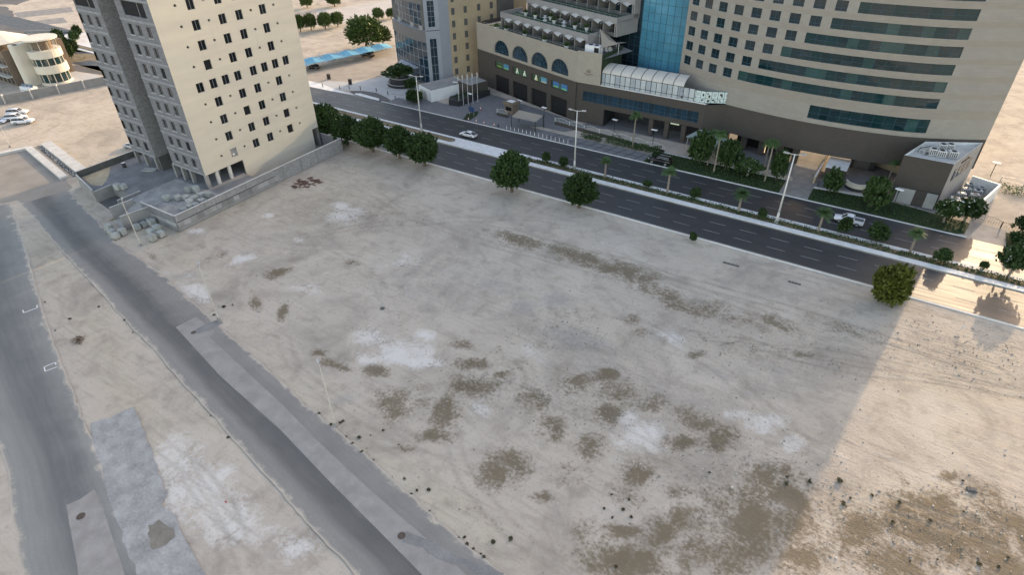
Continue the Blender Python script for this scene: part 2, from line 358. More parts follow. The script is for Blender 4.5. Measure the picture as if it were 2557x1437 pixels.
WHITE = [(930, 842, 48, 26), (990, 882, 80, 28), (1062, 836, 24, 14), (908, 900, 34, 22, 25), (1040, 905, 60, 18), (862, 536, 44, 20), (612, 642, 40, 10, -20), (745, 598, 15, 6), (1600, 1085, 66, 42),
         (1570, 1045, 40, 22), (1690, 850, 90, 20, 28, .62), (1640, 820, 60, 14, 20, .55), (1920, 1052, 52, 26), (1975, 1108, 30, 22), (1850, 1030, 50, 18, 0, .6), (668, 538, 18, 6), (2330, 1195, 40, 14, 30, .7),
         (440, 1150, 70, 70, 60, .95), (520, 1250, 110, 80, 30, .95), (640, 1330, 130, 50, 20, .8), (850, 515, 26, 10), (500, 578, 26, 9), (1200, 1020, 60, 30, 0, .45), (2430, 1290, 40, 20, 20, .7), (2480, 1370, 24, 14),
         (1940, 1265, 38, 22), (1330, 880, 60, 20, 20, .5), (1000, 650, 100, 40, 0, .4), (760, 720, 60, 20, 0, .45), (1940, 1380, 34, 40, 0, .55), (2350, 1320, 26, 20), (480, 720, 46, 24, 40, .8), (2100, 1140, 50, 14, 25, .5)]
GREY = [(1300, 765, 44, 20), (1388, 745, 36, 22), (1440, 850, 90, 34, 15), (1400, 830, 60, 20, 0), (1680, 830, 60, 30, 0, .7), (860, 1000, 60, 14, -15, .7), (460, 690, 46, 10), (1780, 930, 110, 30, 15, .6), (1200, 700, 160, 50, 0, .6),
        (1000, 730, 160, 60, 0, .55), (1350, 980, 160, 60, 0, .5), (1500, 900, 200, 60, 10, .6), (1900, 930, 180, 60, 10, .5), (400, 1000, 70, 10, 50, .4), (700, 600, 120, 40, 0, .4), (1700, 960, 260, 80, 10, .5)]
RED = [(760, 458, 24, 8, 10), (790, 452, 16, 5), (738, 466, 10, 4), (775, 446, 8, 4)]
WARM = [(960, 1170, 220, 44, 42), (1150, 1300, 220, 60, 42), (760, 1000, 160, 26, 42), (820, 500, 160, 60, -15, .8), (560, 500, 120, 60), (330, 1000, 160, 60, 52), (250, 850, 130, 60, 60), (120, 640, 90, 50, 60), (2420, 1010, 260, 160, 0, .9),
        (2280, 1240, 200, 70, 0, .8), (1350, 1400, 160, 50, 0, .7), (400, 600, 120, 40, 30), (220, 560, 80, 40, 40), (230, 300, 200, 120), (800, 60, 300, 60), (2500, 300, 200, 200), (560, 1020, 120, 60, 45)]
GRAVEL = [(2400, 880, 260, 60, 12), (2200, 850, 140, 40, 12), (1480, 1010, 160, 90), (1200, 960, 130, 60), (1800, 1150, 260, 90), (1420, 840, 140, 40), (2350, 1330, 300, 100), (900, 540, 120, 40), (1900, 860, 280, 50, 10)]
def setattr_col(me, name, chans):
    a = me.color_attributes.new(name, 'FLOAT_COLOR', 'POINT'); d = np.stack(chans, 1).astype(np.float32); a.data.foreach_set('color', d.ravel())
TRACKS = [((1180, 560), (2100, 860), 3., 1.), ((1300, 590), (2557, 960), 2., 1.), ((1700, 820), (2700, 1000), -2., 1.), ((1750, 850), (2700, 1030), 2.5, .9), ((900, 480), (1800, 720), -6., .7), ((620, 620), (1500, 560), 6., .6), ((700, 760), (1300, 1150), -8., .6),
          ((1150, 900), (1650, 1500), -9., .7), ((1300, 1000), (1900, 1480), 7., .6), ((1450, 760), (2150, 1250), 5., .7), ((1300, 870), (1500, 1100), 4., .8), ((2050, 1250), (2700, 1450), 3., .9), ((2000, 1000), (2600, 1250), -3., .7), ((340, 1060), (620, 1500), 3., .8), ((420, 1100), (760, 1420), -2., .8),
          ((700, 560), (1000, 830), 5., .5), ((860, 420), (1240, 600), -4., .6), ((1750, 640), (2350, 800), 2., .5), ((560, 560), (900, 620), -3., .5), ((1560, 830), (1900, 1300), -6., .5)]
def track_mask():
    m = np.zeros(len(Pg)); wob = (vnoise(Pg, 8., 11)-.5)*1.8
    for a_, b_, sag, wt in TRACKS:
        A_, B_ = np.array(G(*a_)), np.array(G(*b_)); c_ = (A_+B_)/2; h_ = np.linalg.norm(B_-A_)/2; R_ = (h_*h_+sag*sag)/(2*abs(sag)); dr = (B_-A_)/(2*h_); nn = np.array([-dr[1], dr[0]])*(1 if sag > 0 else -1); C_ = c_-nn*(R_-abs(sag))
        d = np.hypot(Pg[:, 0]-C_[0], Pg[:, 1]-C_[1])-R_+wob; rut = np.clip(1-np.abs(np.abs(d)-.85)*2.4, 0, 1); ext = np.clip((h_-np.hypot(Pg[:, 0]-c_[0], Pg[:, 1]-c_[1]))*.12, 0, 1)
        m = np.maximum(m, rut*ext*wt)
    q = G(1255, 937); d = np.hypot(Pg[:, 0]-q[0], Pg[:, 1]-q[1])+vnoise(Pg, 2.5, 4)*1.6
    return np.maximum(m, np.clip(np.sin(d*5.2)*1.3, 0, 1)*np.clip((5.6-d), 0, 1)*np.clip((d-1.6)*1.5, 0, 1)*.8)
lot = np.clip((Pg[:, 0]+132)/4, 0, 1)*np.clip((39.5-Pg[:, 0])/12, 0, 1)*np.clip((Pg[:, 1]-4.5)/6, 0, 1)*np.clip((102.5-Pg[:, 1])/1.5, 0, 1)
gm = blobs(GRAVEL)
Pg[:, 2] = -lot*(.03+.05*vnoise(Pg, 3., 1)+.03*vnoise(Pg, 1.1, 2)+gm*.10*vnoise(Pg, .9, 3))
ii, jj = np.meshgrid(np.arange(nvx-1), np.arange(nvy-1)); k0 = (jj*nvx+ii).ravel()
gme = npmesh('ground', Pg, np.stack([k0, k0+1, k0+1+nvx, k0+nvx], 1), [])
setattr_col(gme, 'm1', [blobs(BROWN), blobs(WHITE), blobs(GREY), blobs(RED)])
setattr_col(gme, 'm2', [blobs(WARM), gm, track_mask(), np.ones(len(Pg))])
gme.polygons.foreach_set('use_smooth', [True]*len(gme.polygons))
def ground_mat():
    m, n, b = nodes('sandy_lot'); p = pos(n)
    a1 = N(n, 'ShaderNodeAttribute', attribute_name='m1'); a2 = N(n, 'ShaderNodeAttribute', attribute_name='m2')
    s1 = N(n, 'ShaderNodeSeparateColor'); L(n, a1.outputs['Color'], s1.inputs[0]); s2 = N(n, 'ShaderNodeSeparateColor'); L(n, a2.outputs['Color'], s2.inputs[0])
    big = noise(n, p, .055, 3); mid = noise(n, p, .35, 5, .62); fine = noise(n, p, 2.2, 5, .7); grit = noise(n, p, 7., 4, .75)
    mp = N(n, 'ShaderNodeMapping'); mp.inputs['Rotation'].default_value = (0, 0, math.radians(8)); mp.inputs['Scale'].default_value = (.12, 1.6, 1); L(n, p, mp.inputs[0])
    streak = noise(n, mp.outputs[0], 1.0, 4, .6)
    c = mixc(n, mathn(n, 'MULTIPLY_ADD', big, 1.6), (.440, .378, .318), (.505, .432, .352)); LASTM(n).inputs[2].default_value = -.3; LASTM(n).use_clamp = True
    c = mixc(n, mathn(n, 'MULTIPLY', s2.outputs[0], .70), c, (.470, .400, .305))
    broad = noise(n, p, .10, 6, .66, .8)
    c = mixc(n, mathn(n, 'MULTIPLY', mathn(n, 'MULTIPLY', mathn(n, 'SUBTRACT', broad, .48), 4.5, True), .62), c, (.235, .205, .176))
    c = mixc(n, mathn(n, 'MULTIPLY', mathn(n, 'MULTIPLY', mathn(n, 'SUBTRACT', .46, broad), 6., True), .42), c, (.585, .520, .440))
    def rag(mask, amt, th, gain, nz):
        q = mathn(n, 'ADD', mask, mathn(n, 'MULTIPLY', mathn(n, 'MULTIPLY', mathn(n, 'SUBTRACT', nz, .5), amt), mathn(n, 'MULTIPLY', mask, 2.6, True))); return mathn(n, 'MULTIPLY', mathn(n, 'SUBTRACT', q, th), gain, True)
    n12 = mathn(n, 'ADD', mathn(n, 'MULTIPLY', noise(n, p, .22, 7, .74, .6), .62), mathn(n, 'MULTIPLY', fine, .38))
    c = mixc(n, mathn(n, 'MULTIPLY', rag(s1.outputs[2], 3.6, .30, 1.3, n12), .60), c, (.300, .278, .262))
    # faint scuffs, track streaks and dark specks all over
    c = mixc(n, mathn(n, 'MULTIPLY', mathn(n, 'MULTIPLY', mathn(n, 'SUBTRACT', streak, .52), 5., True), .34), c, (.265, .225, .18))
    c = mixc(n, mathn(n, 'MULTIPLY', mathn(n, 'MULTIPLY', mathn(n, 'SUBTRACT', mid, .52), 5., True), .55), c, (.255, .214, .168))
    c = mixc(n, mathn(n, 'MULTIPLY', mathn(n, 'MULTIPLY', mathn(n, 'SUBTRACT', .42, mid), 6., True), .30), c, (.56, .51, .45))
    c = mixc(n, mathn(n, 'MULTIPLY', rag(s1.outputs[1], 5.0, .36, 1.7, n12), .85), c, (.650, .610, .560))
    c = mixc(n, mathn(n, 'MULTIPLY', rag(s1.outputs[0], 3.0, .18, 1.2, n12), .42), c, (.225, .188, .140))
    c = mixc(n, mathn(n, 'MULTIPLY', rag(s1.outputs[0], 4.6, .38, 1.9, n12), .80), c, (.150, .112, .068))
    spk = mathn(n, 'MULTIPLY', mathn(n, 'SUBTRACT', fine, .57), 8., True)
    c = mixc(n, mathn(n, 'MULTIPLY', spk, mathn(n, 'MULTIPLY_ADD', s2.outputs[1], .50)), c, (.17, .145, .12)); LASTM(n).inputs[2].default_value = .34
    c = mixc(n, mathn(n, 'MULTIPLY', mathn(n, 'MULTIPLY', mathn(n, 'SUBTRACT', grit, .62), 8., True), .35), c, (.17, .15, .13))
    c = mixc(n, mathn(n, 'MULTIPLY', mathn(n, 'MULTIPLY', mathn(n, 'SUBTRACT', .36, grit), 8., True), .30), c, (.62, .58, .52))
    c = mixc(n, mathn(n, 'MULTIPLY', rag(a1.outputs['Alpha'], 3.5, .40, 5., noise(n, p, .9, 5, .7)), .9), c, (.075, .030, .020))
    rg = mathn(n, 'MULTIPLY', s2.outputs[2], mathn(n, 'MULTIPLY', mathn(n, 'SUBTRACT', n12, .36), 4., True))
    c = mixc(n, mathn(n, 'MULTIPLY', rg, .80), c, (.225, .188, .145))
    L(n, c, b.inputs['Base Color']); b.inputs['Roughness'].default_value = .95; b.inputs['Specular IOR Level'].default_value = .12
    h = mathn(n, 'ADD', mathn(n, 'MULTIPLY', fine, .7), mathn(n, 'MULTIPLY', grit, .35)); h = mathn(n, 'ADD', h, mathn(n, 'MULTIPLY', streak, .5)); h = mathn(n, 'ADD', h, mathn(n, 'MULTIPLY', rg, -.5))
    hh = mathn(n, 'MULTIPLY', h, mathn(n, 'MULTIPLY_ADD', s2.outputs[1], 1.2)); LASTM(n).inputs[2].default_value = .6
    bump(n, b, hh, .85, .2)
    return m
MT['sand'] = ground_mat(); gme.materials.append(MT['sand'])
struct(link('ground', gme))

# ------------------------------------------------------------------ sheets and strips
def resample(pts, n):
    p = np.array(pts, float); d = np.r_[0, np.cumsum(np.linalg.norm(np.diff(p, axis=0), axis=1))]
    t = np.linspace(0, d[-1], n); return np.stack([np.interp(t, d, p[:, 0]), np.interp(t, d, p[:, 1])], 1), t
def strip(name, left, right, z, mat, nu=6, nv=80, jit=.0, kind='structure', parent=None):
    a, t = resample(left, nv); b, _ = resample(right, nv); V = []; UVs = []
    if jit:
        ja = np.cumsum(RNG.normal(0, .35, nv)); ja = (ja-np.convolve(ja, np.ones(9)/9, 'same'))*jit; jb = RNG.normal(0, jit*.6, nv)
    for i in range(nv):
        A, B = a[i], b[i]; d = (B-A)/max(1e-6, np.linalg.norm(B-A))
        if jit: A = A+d*ja[i]; B = B+d*jb[i]
        for k in range(nu+1):
            u = k/nu; q = A*(1-u)+B*u; V.append((q[0], q[1], z)); UVs.append((u, t[i]))
    Q = [(i*(nu+1)+k, i*(nu+1)+k+1, (i+1)*(nu+1)+k+1, (i+1)*(nu+1)+k) for i in range(nv-1) for k in range(nu)]
    me = npmesh(name, V, Q, [mat]); uv = me.uv_layers.new(name='UVMap'); uvs = np.array(UVs)[np.array(Q).ravel()]
    uv.data.foreach_set('uv', uvs.astype(np.float32).ravel()); o = link(name, me, parent)
    if kind and not parent: struct(o, kind)
    return o
def sheet(name, pts, z, mat, px=True, jit=0., step=1.2, kind='structure', parent=None):
    P = [G(*q, z) for q in pts] if px else pts; out = []
    for i in range(len(P)):
        a, b = np.array(P[i]), np.array(P[(i+1) % len(P)]); l = np.linalg.norm(b-a); k = max(1, int(l/step)) if jit else 1
        for j in range(k):
            q = a+(b-a)*j/k
            if jit: q = q+RNG.normal(0, jit, 2)
            out.append((q[0], q[1], z))
    mb = MB(); mb.add(out, [tuple(range(len(out)))]); o = mb.build(name, mat, parent)
    if kind and not parent: struct(o, kind)
    return o
def asphalt(name, col, dust, stops, streak=1., dustamt=.8, rg0=.62, drift=0.):
    """asphalt with wear across its width: stops = (u, dust amount)"""
    m, n, b = nodes(name); p = pos(n); uv = N(n, 'ShaderNodeUVMap', uv_map='UVMap'); sx = N(n, 'ShaderNodeSeparateXYZ'); L(n, uv.outputs[0], sx.inputs[0])
    cb = N(n, 'ShaderNodeCombineXYZ'); L(n, mathn(n, 'MULTIPLY', sx.outputs[0], 14.), cb.inputs[0]); L(n, mathn(n, 'MULTIPLY', sx.outputs[1], .06), cb.inputs[1])
    st = noise(n, cb.outputs[0], 1.3, 4, .6); mid = noise(n, p, .22, 4); fine = noise(n, p, 4., 4, .7)
    u = mathn(n, 'ADD', sx.outputs[0], mathn(n, 'MULTIPLY', mathn(n, 'SUBTRACT', mid, .5), .16))
    cr = N(n, 'ShaderNodeValToRGB'); L(n, u, cr.inputs[0]); ramp = cr.color_ramp
    for k, (q, d) in enumerate(stops):
        el = ramp.elements[0] if k == 0 else ramp.elements[-1] if k == len(stops)-1 else ramp.elements.new(q)
        el.position = q; el.color = (d, d, d, 1)
    f = mathn(n, 'ADD', cr.outputs[0], mathn(n, 'MULTIPLY', mathn(n, 'SUBTRACT', st, .5), .7*streak)); f = mathn(n, 'ADD', f, mathn(n, 'MULTIPLY', mathn(n, 'SUBTRACT', mid, .5), .55), True)
    c = mixc(n, mathn(n, 'MULTIPLY', f, dustamt), col, dust)
    c = mixc(n, mathn(n, 'MULTIPLY', fine, .45), c, tuple(x*.72 for x in col))
    if drift:      # sand blown over both edges
        ed = mathn(n, 'ABSOLUTE', mathn(n, 'SUBTRACT', sx.outputs[0], .5)); nz = noise(n, p, .45, 6, .7)
        k_ = mathn(n, 'MULTIPLY', mathn(n, 'ADD', mathn(n, 'SUBTRACT', ed, .5-drift), mathn(n, 'MULTIPLY', mathn(n, 'SUBTRACT', nz, .5), .42)), 14., True)
        k_ = mathn(n, 'MAXIMUM', k_, mathn(n, 'MULTIPLY', mathn(n, 'SUBTRACT', ed, .468), 45., True))
        c = mixc(n, k_, c, mixc(n, nz, (.35, .295, .238), (.53, .455, .37)))
    L(n, c, b.inputs['Base Color']); L(n, mathn(n, 'MULTIPLY_ADD', st, .35), b.inputs['Roughness']); LASTM(n).inputs[2].default_value = rg0; b.inputs['Specular IOR Level'].default_value = .5
    bump(n, b, fine, .1, .02); return m
MT['road'] = asphalt('main_road_asphalt', (.027, .028, .031), (.078, .078, .080), [(0, .75), (.09, .28), (.35, .12), (.5, .3), (.65, .12), (.9, .25), (1, .65)], rg0=.38)
MT['street'] = asphalt('dusty_street_asphalt', (.112, .108, .102), (.36, .33, .292), [(0, .85), (.16, .72), (.27, .14), (.45, .0), (.58, .3), (.72, .60), (1, .75)], .8, .85, drift=.05)
MT['old_road'] = asphalt('old_faded_asphalt', (.135, .136, .130), (.36, .345, .305), [(0, .95), (.3, .55), (.5, .05), (.72, .18), (.88, .6), (1, .8)], 1.1, .8, drift=.05)
MT['lane_light'] = M('pale_concrete_strip', (.265, .248, .230), .9, .36, .5, 9, .25, tint=(.33, .30, .27))
MT['lane_grey'] = M('weathered_concrete_patch', (.215, .207, .197), .9, .26, .5, 5, .15)
MT['slab_blue'] = M('bluish_concrete_slab', (.315, .305, .288), .88, .34, .45, 3, .15)
MT['slab_brown'] = M('brown_mud', (.20, .18, .15), .95, .25, .6, 4, .2)
MT['paver'] = tiled('grey_paving', (.185, .185, .188), 1.0, .5, .025, .72, 'xy', .85, .12)
MT['paver_light'] = tiled('light_paving', (.48, .475, .46), 2.4, 2.4, .08, .78, 'xy', .85, .06, 0.)
MT['paver_dark'] = M('dark_paving_band', (.085, .085, .09), .85, .2)
MT['far_asphalt'] = M('far_asphalt', (.115, .113, .112), .9, .25, .12, 1.5)
MT['pale_pave'] = M('pale_paving', (.60, .585, .56), .85, .12, .15, 1.5)
MT['lawn'] = M('dark_lawn', (.022, .040, .014), .95, .4, .7, 6, .5)
MT['soil'] = M('brown_planting_soil', (.20, .155, .10), .95, .3, .5, 4, .3)

XL, XR = -420., 330.
def straight(name, y0, y1, z, mat, **k): return strip(name, [(XL, y0), (XR, y0)], [(XL, y1), (XR, y1)], z, mat, **k)
near = straight('near_carriageway', 103.25, 114.3, .012, 'road', nu=8, nv=60)
far = straight('far_carriageway', 118.8, 129.15, .012, 'road', nu=8, nv=60)
def dashes(parent, rows, y_edges, name):
    mb = MB()
    for y, x0, pitch, ln in rows:
        x = x0-pitch*math.floor((x0-XL)/pitch)
        while x < XR-ln:
            mb.quad((x, y-.075, .017), (x+ln, y-.075, .017), (x+ln, y+.075, .017), (x, y+.075, .017)); x += pitch
    for y in y_edges: mb.quad((XL, y-.07, .017), (XR, y-.07, .017), (XR, y+.07, .017), (XL, y+.07, .017), 1)
    mb.build(name, ['lane', 'yellow_line'], parent)
def dx(px0, px1, px2, px3):
    a, b, c, d = [G(*q) for q in (px0, px1, px2, px3)]; return a[0], math.hypot(c[0]-a[0], c[1]-a[1]), b[0]-a[0], (a[1]+c[1])/2
q1 = dx((1630.5, 516), (1667, 526.5), (1699, 535), (1737, 545)); q2 = dx((1610, 533.5), (1648, 544), (1681, 553), (1720, 563.5))
dashes(near, [(q1[3], q1[0], q1[1], q1[2]), (q2[3], q2[0], q2[1], q2[2])], [103.55, 114.0], 'lane_marking')
dashes(far, [(122.25, q1[0]+2, q1[1], q1[2]), (125.75, q1[0]-3, q1[1], q1[2])], [], 'lane_marking')
# kerbs: blocks with real joints near the lot, each run one kerb
def kerbline(name, p, q, label, h=.14, wdt=.3, mat='kerb'):
    dxx, dyy = q[0]-p[0], q[1]-p[1]; l = math.hypot(dxx, dyy); mb = MB(); k = max(1, int(l/4)); rz = math.atan2(dyy, dxx)
    for i in range(k):
        t = (i+.5)/k; mb.obox((p[0]+dxx*t, p[1]+dyy*t), l/k-.03, wdt, 0, h+random.uniform(-.01, .01), rz)
    return struct(mb.build(name, mat))
kerbline('kerb', (-131, 103.08), (150, 103.08), '', .13, .28, 'dirty_white')
kerbline('kerb', (-300, 118.65), (150, 118.65), '', .15, .3)
kerbline('kerb', (-300, 114.45), (150, 114.45), '', .15, .3)
# median: paved edge bands, planted middle and the long island on the left
xs = G(*Z8(1340, 935))[0]
struct(MB().box(-300, xs, 114.62, 118.48, .0, .135).build('median_pavement', 'kerb'))
struct(MB().box(xs, 150, 114.62, 115.75, .0, .14).build('median_pavement', 'kerb'))
struct(MB().box(xs, 150, 117.75, 118.48, .0, .14).build('median_pavement', 'dirty_white'))
struct(MB().box(xs, 150, 115.76, 117.74, .0, .09).build('median_soil', 'soil'))
isl = []
ie = G(*Z8(680, 760))[0]
for k in range(9):
    a = -math.pi/2+math.pi*k/8; isl.append((ie-.9+.9*math.cos(a), 116.6+.9*math.sin(a)))
isl += [(-300, 117.5), (-300, 115.7)]
struct(MB().prism(isl, .136, .30).build('median_island', 'soil'))
mb = MB()
for i in range(len(isl)-1): mb.bar(isl[i], isl[i+1], .16, .137, .36)
struct(mb.build('island_kerb', 'concrete'))

# ------------------------------------------------------------------ side street, old road and slabs
SL = [(38, 500), (60, 518), (113, 578), (166, 640), (243, 723), (294, 781), (339, 829), (381, 870), (419, 915), (464, 970), (525, 1030), (576, 1094), (640, 1163), (700, 1231), (763, 1303), (803, 1347), (856, 1400), (885, 1437), (1010, 1620)]
SR = [(172, 470), (195, 505), (240, 545), (290, 608), (356, 651), (411, 691), (500, 770), (600, 860), (700, 950), (800, 1040), (920, 1140), (1060, 1270), (1200, 1390), (1260, 1437), (1500, 1620)]
strip('side_street', [G(*p) for p in SL], [G(*p) for p in SR], .012, 'street', nu=8, nv=150, jit=.28)
ZA = lambda x, y: (x/3.124, 640+y/3.124); ZB = lambda x, y: (700+x/3.196, 1000+y/3.196); ZC = lambda x, y: (x/3.289, 1000+y/3.289)
ll = [ZA(1370, 555), ZA(1720, 940), (700, 1074), (822, 1203), (931, 1312), (1054, 1437), (1200, 1600)]
lr = [ZA(1630, 630), ZA(1900, 880), (700, 1006.5), (794, 1103), (900, 1203), (997, 1288), (1085, 1363), (1163, 1437), (1330, 1600)]
strip('concrete_strip', [G(*p) for p in ll], [G(*p) for p in lr], .018, 'lane_light', nu=3, nv=60)
sheet('concrete_patch', [ZA(1370, 555), ZA(1530, 475), ZA(1675, 590), ZA(1575, 700), ZA(1480, 640)], .021, 'lane_light')
sheet('trench_patch', [ZA(1490, 590), ZA(1590, 540), ZA(1690, 500), ZA(1740, 520), ZA(1640, 575), ZA(1550, 610)], .025, 'lane_grey', jit=.06, step=.5)
sheet('trench_patch', [ZB(990, 1050), ZB(1180, 1110), ZB(1440, 1260), ZB(1660, 1330), ZB(1800, 1397), ZB(1700, 1430), ZB(1450, 1330), ZB(1300, 1290), ZB(1120, 1180), ZB(970, 1130)], .025, 'lane_grey', jit=.1, step=.8)
OL = [(-260, 560), (-160, 800), (-60, 1000), (0, 1120), (23, 1195), (27, 1274), (43, 1365), (55, 1437), (90, 1600)]
OR = [(30, 508), (60, 600), (88, 700), (108, 770), (140, 870), (190, 1000), (225, 1080), (270, 1210), (330, 1340), (380, 1437), (460, 1600)]
strip('old_road', [G(*p) for p in OL], [G(*p) for p in OR], .010, 'old_road', nu=8, nv=110, jit=.25)
sheet('concrete_slab', [(226, 1058), (280, 1040), (330, 1018), (348, 1050), (365, 1100), (392, 1165), (418, 1232), (402, 1262), (440, 1285), (455, 1340), (478, 1370), (510, 1437), (560, 1600), (380, 1600), (340, 1437), (305, 1350), (270, 1240), (245, 1140)], .017, 'slab_blue', jit=.12)
sheet('concrete_slab', [(166, 1263), (200, 1248), (236, 1224), (252, 1256), (280, 1340), (312, 1437), (370, 1600), (240, 1600), (197, 1437), (180, 1350)], .020, 'lane_light', jit=.03)
sheet('mud_patch', [(368, 1318), (400, 1300), (432, 1322), (436, 1336), (428, 1350), (405, 1368), (386, 1374), (374, 1345)], .0215, 'slab_brown', jit=.12, step=.5)
sheet('road_junction', [(-60, 400), (0, 388), (72, 374), (163, 449), (180, 468), (176, 474), (60, 506), (44, 500), (28, 504), (-60, 516)], .014, M('dusty_junction', (.22, .202, .18), .9, .35, .22, 4, .2, tint=(.33, .29, .245)), jit=.1)
mb = MB()
def pline(mb, pts, wd, z):
    P = [G(*q) for q in pts]
    for a, b in zip(P[:-1], P[1:]): mb.bar(a, b, wd, z, z+.004)
pline(mb, [ZA(178, 422), ZA(185, 443), ZA(292, 404), ZA(285, 384)], .14, .016)
struct(mb.build('road_marking', 'white_paint'))
mb = MB(); pline(mb, [ZA(445, 866), ZA(352, 901), ZA(345, 866), ZA(430, 832), ZA(438, 850)], .13, .016); struct(mb.build('road_marking', 'white_paint'))
def manhole(px, r, label):
    t = thing('manhole_cover', label, 'manhole cover', G(*px)+(.02,)); mb = MB(); n = 20
    mb.prism([(r*math.cos(2*math.pi*i/n), r*math.sin(2*math.pi*i/n)) for i in range(n)], 0, .03); mb.build('lid', 'rust', t)
    rg = MB()
    for i in range(n):
        a, b = 2*math.pi*i/n, 2*math.pi*(i+1)/n
        rg.add([(r*math.cos(a), r*math.sin(a), .034), (r*math.cos(b), r*math.sin(b), .034), (1.14*r*math.cos(b), 1.14*r*math.sin(b), .034), (1.14*r*math.cos(a), 1.14*r*math.sin(a), .034)], [(0, 1, 2, 3)])
    for k in range(5): rg.box(-r*.6, r*.6, -r*.5+k*r*.25-.02, -r*.5+k*r*.25+.02, .03, .036)
    rg.build('ring', 'concrete_dark', t)
manhole(ZB(968, 1085), .40, 'round rusty manhole cover in the pale concrete strip of the street')
manhole(ZC(665, 957), .42, 'round rusty manhole cover on the small slab in the old road')
manhole(ZA(1510, 598), .36, 'round grey manhole cover in the square concrete patch of the street')

# ================================================================== UNFINISHED TOWER
TX, TY, SLAB = -118.84, 65.615, 2.0
tower = thing('apartment_tower', 'tall unfinished apartment tower with cream side and grey blockwork front', 'tower', (TX, TY, 0))
def tw_window(w, h, bars=1, pane='dark_pane', fr=.055):
    p, f = win_mesh(w, h, bars, fr); return p.mesh('window', pane), f.mesh('frame', 'alu')
WBIG = tw_window(1.6, 1.9); WSM = tw_window(.52, .46, 0, 'void', .035); WFR = tw_window(1.3, 1.9); WOPEN = (MB().quad((-.8, 0, -.95), (.8, 0, -.95), (.8, 0, .95), (-.8, 0, .95)).mesh('window', 'void'), None)
def put_win(parent, ms, loc, rz):
    o = link('window', ms[0], parent, loc, rz)
    if ms[1]: link('frame', ms[1], o)
    return o
ZT = 50.2
rows = [7.4+3.725*k for k in range(12)]            # window centres
# cream side (faces +X): s runs along +Y
holes = []; wins = []
for k, zc in enumerate(rows):
    if zc > ZT-1.5: continue
    full = (k == 4 or k >= 10)
    for i, yc in enumerate((70.55, 73.6, 76.5, 79.5, 83.45, 86.4, 89.3, 92.25)):
        big = full or i in (1, 3, 4, 6)
        if big: w2, h2, z = .8, .95, zc
        else: w2, h2, z = .26, .23, zc+.34
        s = yc-TY; holes.append((s-w2, s+w2, z-h2, z+h2)); wins.append((s, z, big, k, i))
Pc = lambda s, z, d: (-d, s, z)
# ground-floor opening at the corner: cut by hand
mb = MB(); cuts_wall(mb, Pc, [], 0, 31.65, 5.08, ZT, holes, .3); cuts_wall(mb, Pc, [], 75.17-TY, 29.75, 0, 5.08, [], .3)
mb.quad((0, 75.17-TY, 0), (0, 75.17-TY, 5.08), (-.3, 75.17-TY, 5.08), (-.3, 75.17-TY, 0))
mb.quad((0, 0, 5.08), (0, 31.65, 5.08), (-.3, 31.65, 5.08), (-.3, 0, 5.08))
mb.build('side_wall', 'cream', tower)
for s, z, big, k, i in wins:
    if k == 0 and i == 1:            # bricked-up opening with a small vent
        o = link('window', MB().quad((-.8, 0, -.95), (.8, 0, -.95), (.8, 0, .95), (-.8, 0, .95)).mesh('window', 'concrete'), tower, (-.14, s, z), math.pi/2); MB().box(-.35, .1, -.1, -.01, -.6, -.2).build('vent', 'dirty_white', o); continue
    if big and (k, i) in ((5, 1), (2, 3), (1, 6), (0, 6), (11, 4)): put_win(tower, WOPEN, (-.29, s, z), math.pi/2); continue
    put_win(tower, WBIG if big else WSM, (-.16 if big else -.28, s, z), math.pi/2)
# grey front (faces -Y): two wings and the recess between them
WINGS = [(-26.6, -17.45, (-26.05, -22.95, -19.85)), (-11.1, 0, (-8.6, -5.75, -2.65))]
for a, b, xs_ in WINGS:
    Pf = lambda s, z, d: (s, d, z); hs = []; ws = []
    for k, zc in enumerate(rows):
        if zc > ZT-1.5: continue
        if k == 8:
            x0 = xs_[0]-.2 if a < -20 else xs_[0]-.4; x1 = xs_[2]+.9
            if a > -20: x1 = xs_[2]+.85
            hs.append((x0, x1, zc-1.2, zc+1.35)); ws.append(((x0+x1)/2, zc+.075, x1-x0)); continue
        for x in xs_: hs.append((x-.65, x+.65, zc-.95, zc+.95)); ws.append((x, zc, 0))
    mb = MB(); cuts_wall(mb, Pf, [], a, b, 5.15, ZT, hs, .25)
    if a < -20:
        mb.quad((b, 0, 5.15), (b, 6.5, 5.15), (b, 6.5, ZT), (b, 0, ZT), 1); mb.quad((a, 0, 5.15), (a, 31.6, 5.15), (a, 31.6, ZT), (a, 0, ZT), 1)
    else: mb.quad((a, 0, 5.15), (a, 6.5, 5.15), (a, 6.5, ZT), (a, 0, ZT), 1)
    mb.quad((a, 0, 5.15), (b, 0, 5.15), (b, 6.5, 5.15), (a, 6.5, 5.15), 2)
    wg = mb.build('front_wall', ['block', 'block_y', 'beam'], tower)
    for x, z, wd in ws:
        if wd:
            o = link('window', MB().quad((-wd/2, 0, -1.25), (wd/2, 0, -1.25), (wd/2, 0, 1.25), (-wd/2, 0, 1.25)).mesh('window', 'void'), tower, (x, .22, z)); f = MB()
            f.box(wd*.18, wd*.18+.1, -.1, .0, -1.25, 1.25); f.build('frame', 'alu', o)
        else:
            put_win(tower, WFR if random.random() > .1 else (WOPEN[0], None), (x, .2, z), 0).scale = (1, 1, 1)
    # lintel / slab-edge beams, broken as in a building under construction
    for k in range(12):
        z = 5.15+3.725*k
        if z > ZT: continue
        bm = MB(); bm.box(a+.02, b-.02 if b < 0 else b-.05, -.10, -.004, z-.02, z+.42)
        bm.build('slab_beam', 'beam', tower)
        bm = MB(); x = a+.3
        for xx in xs_:
            if k != 8: MB().box(xx-.85, xx+.85, -.06, -.004, z+1.08, z+1.18).build('window_sill', 'concrete_light', tower)
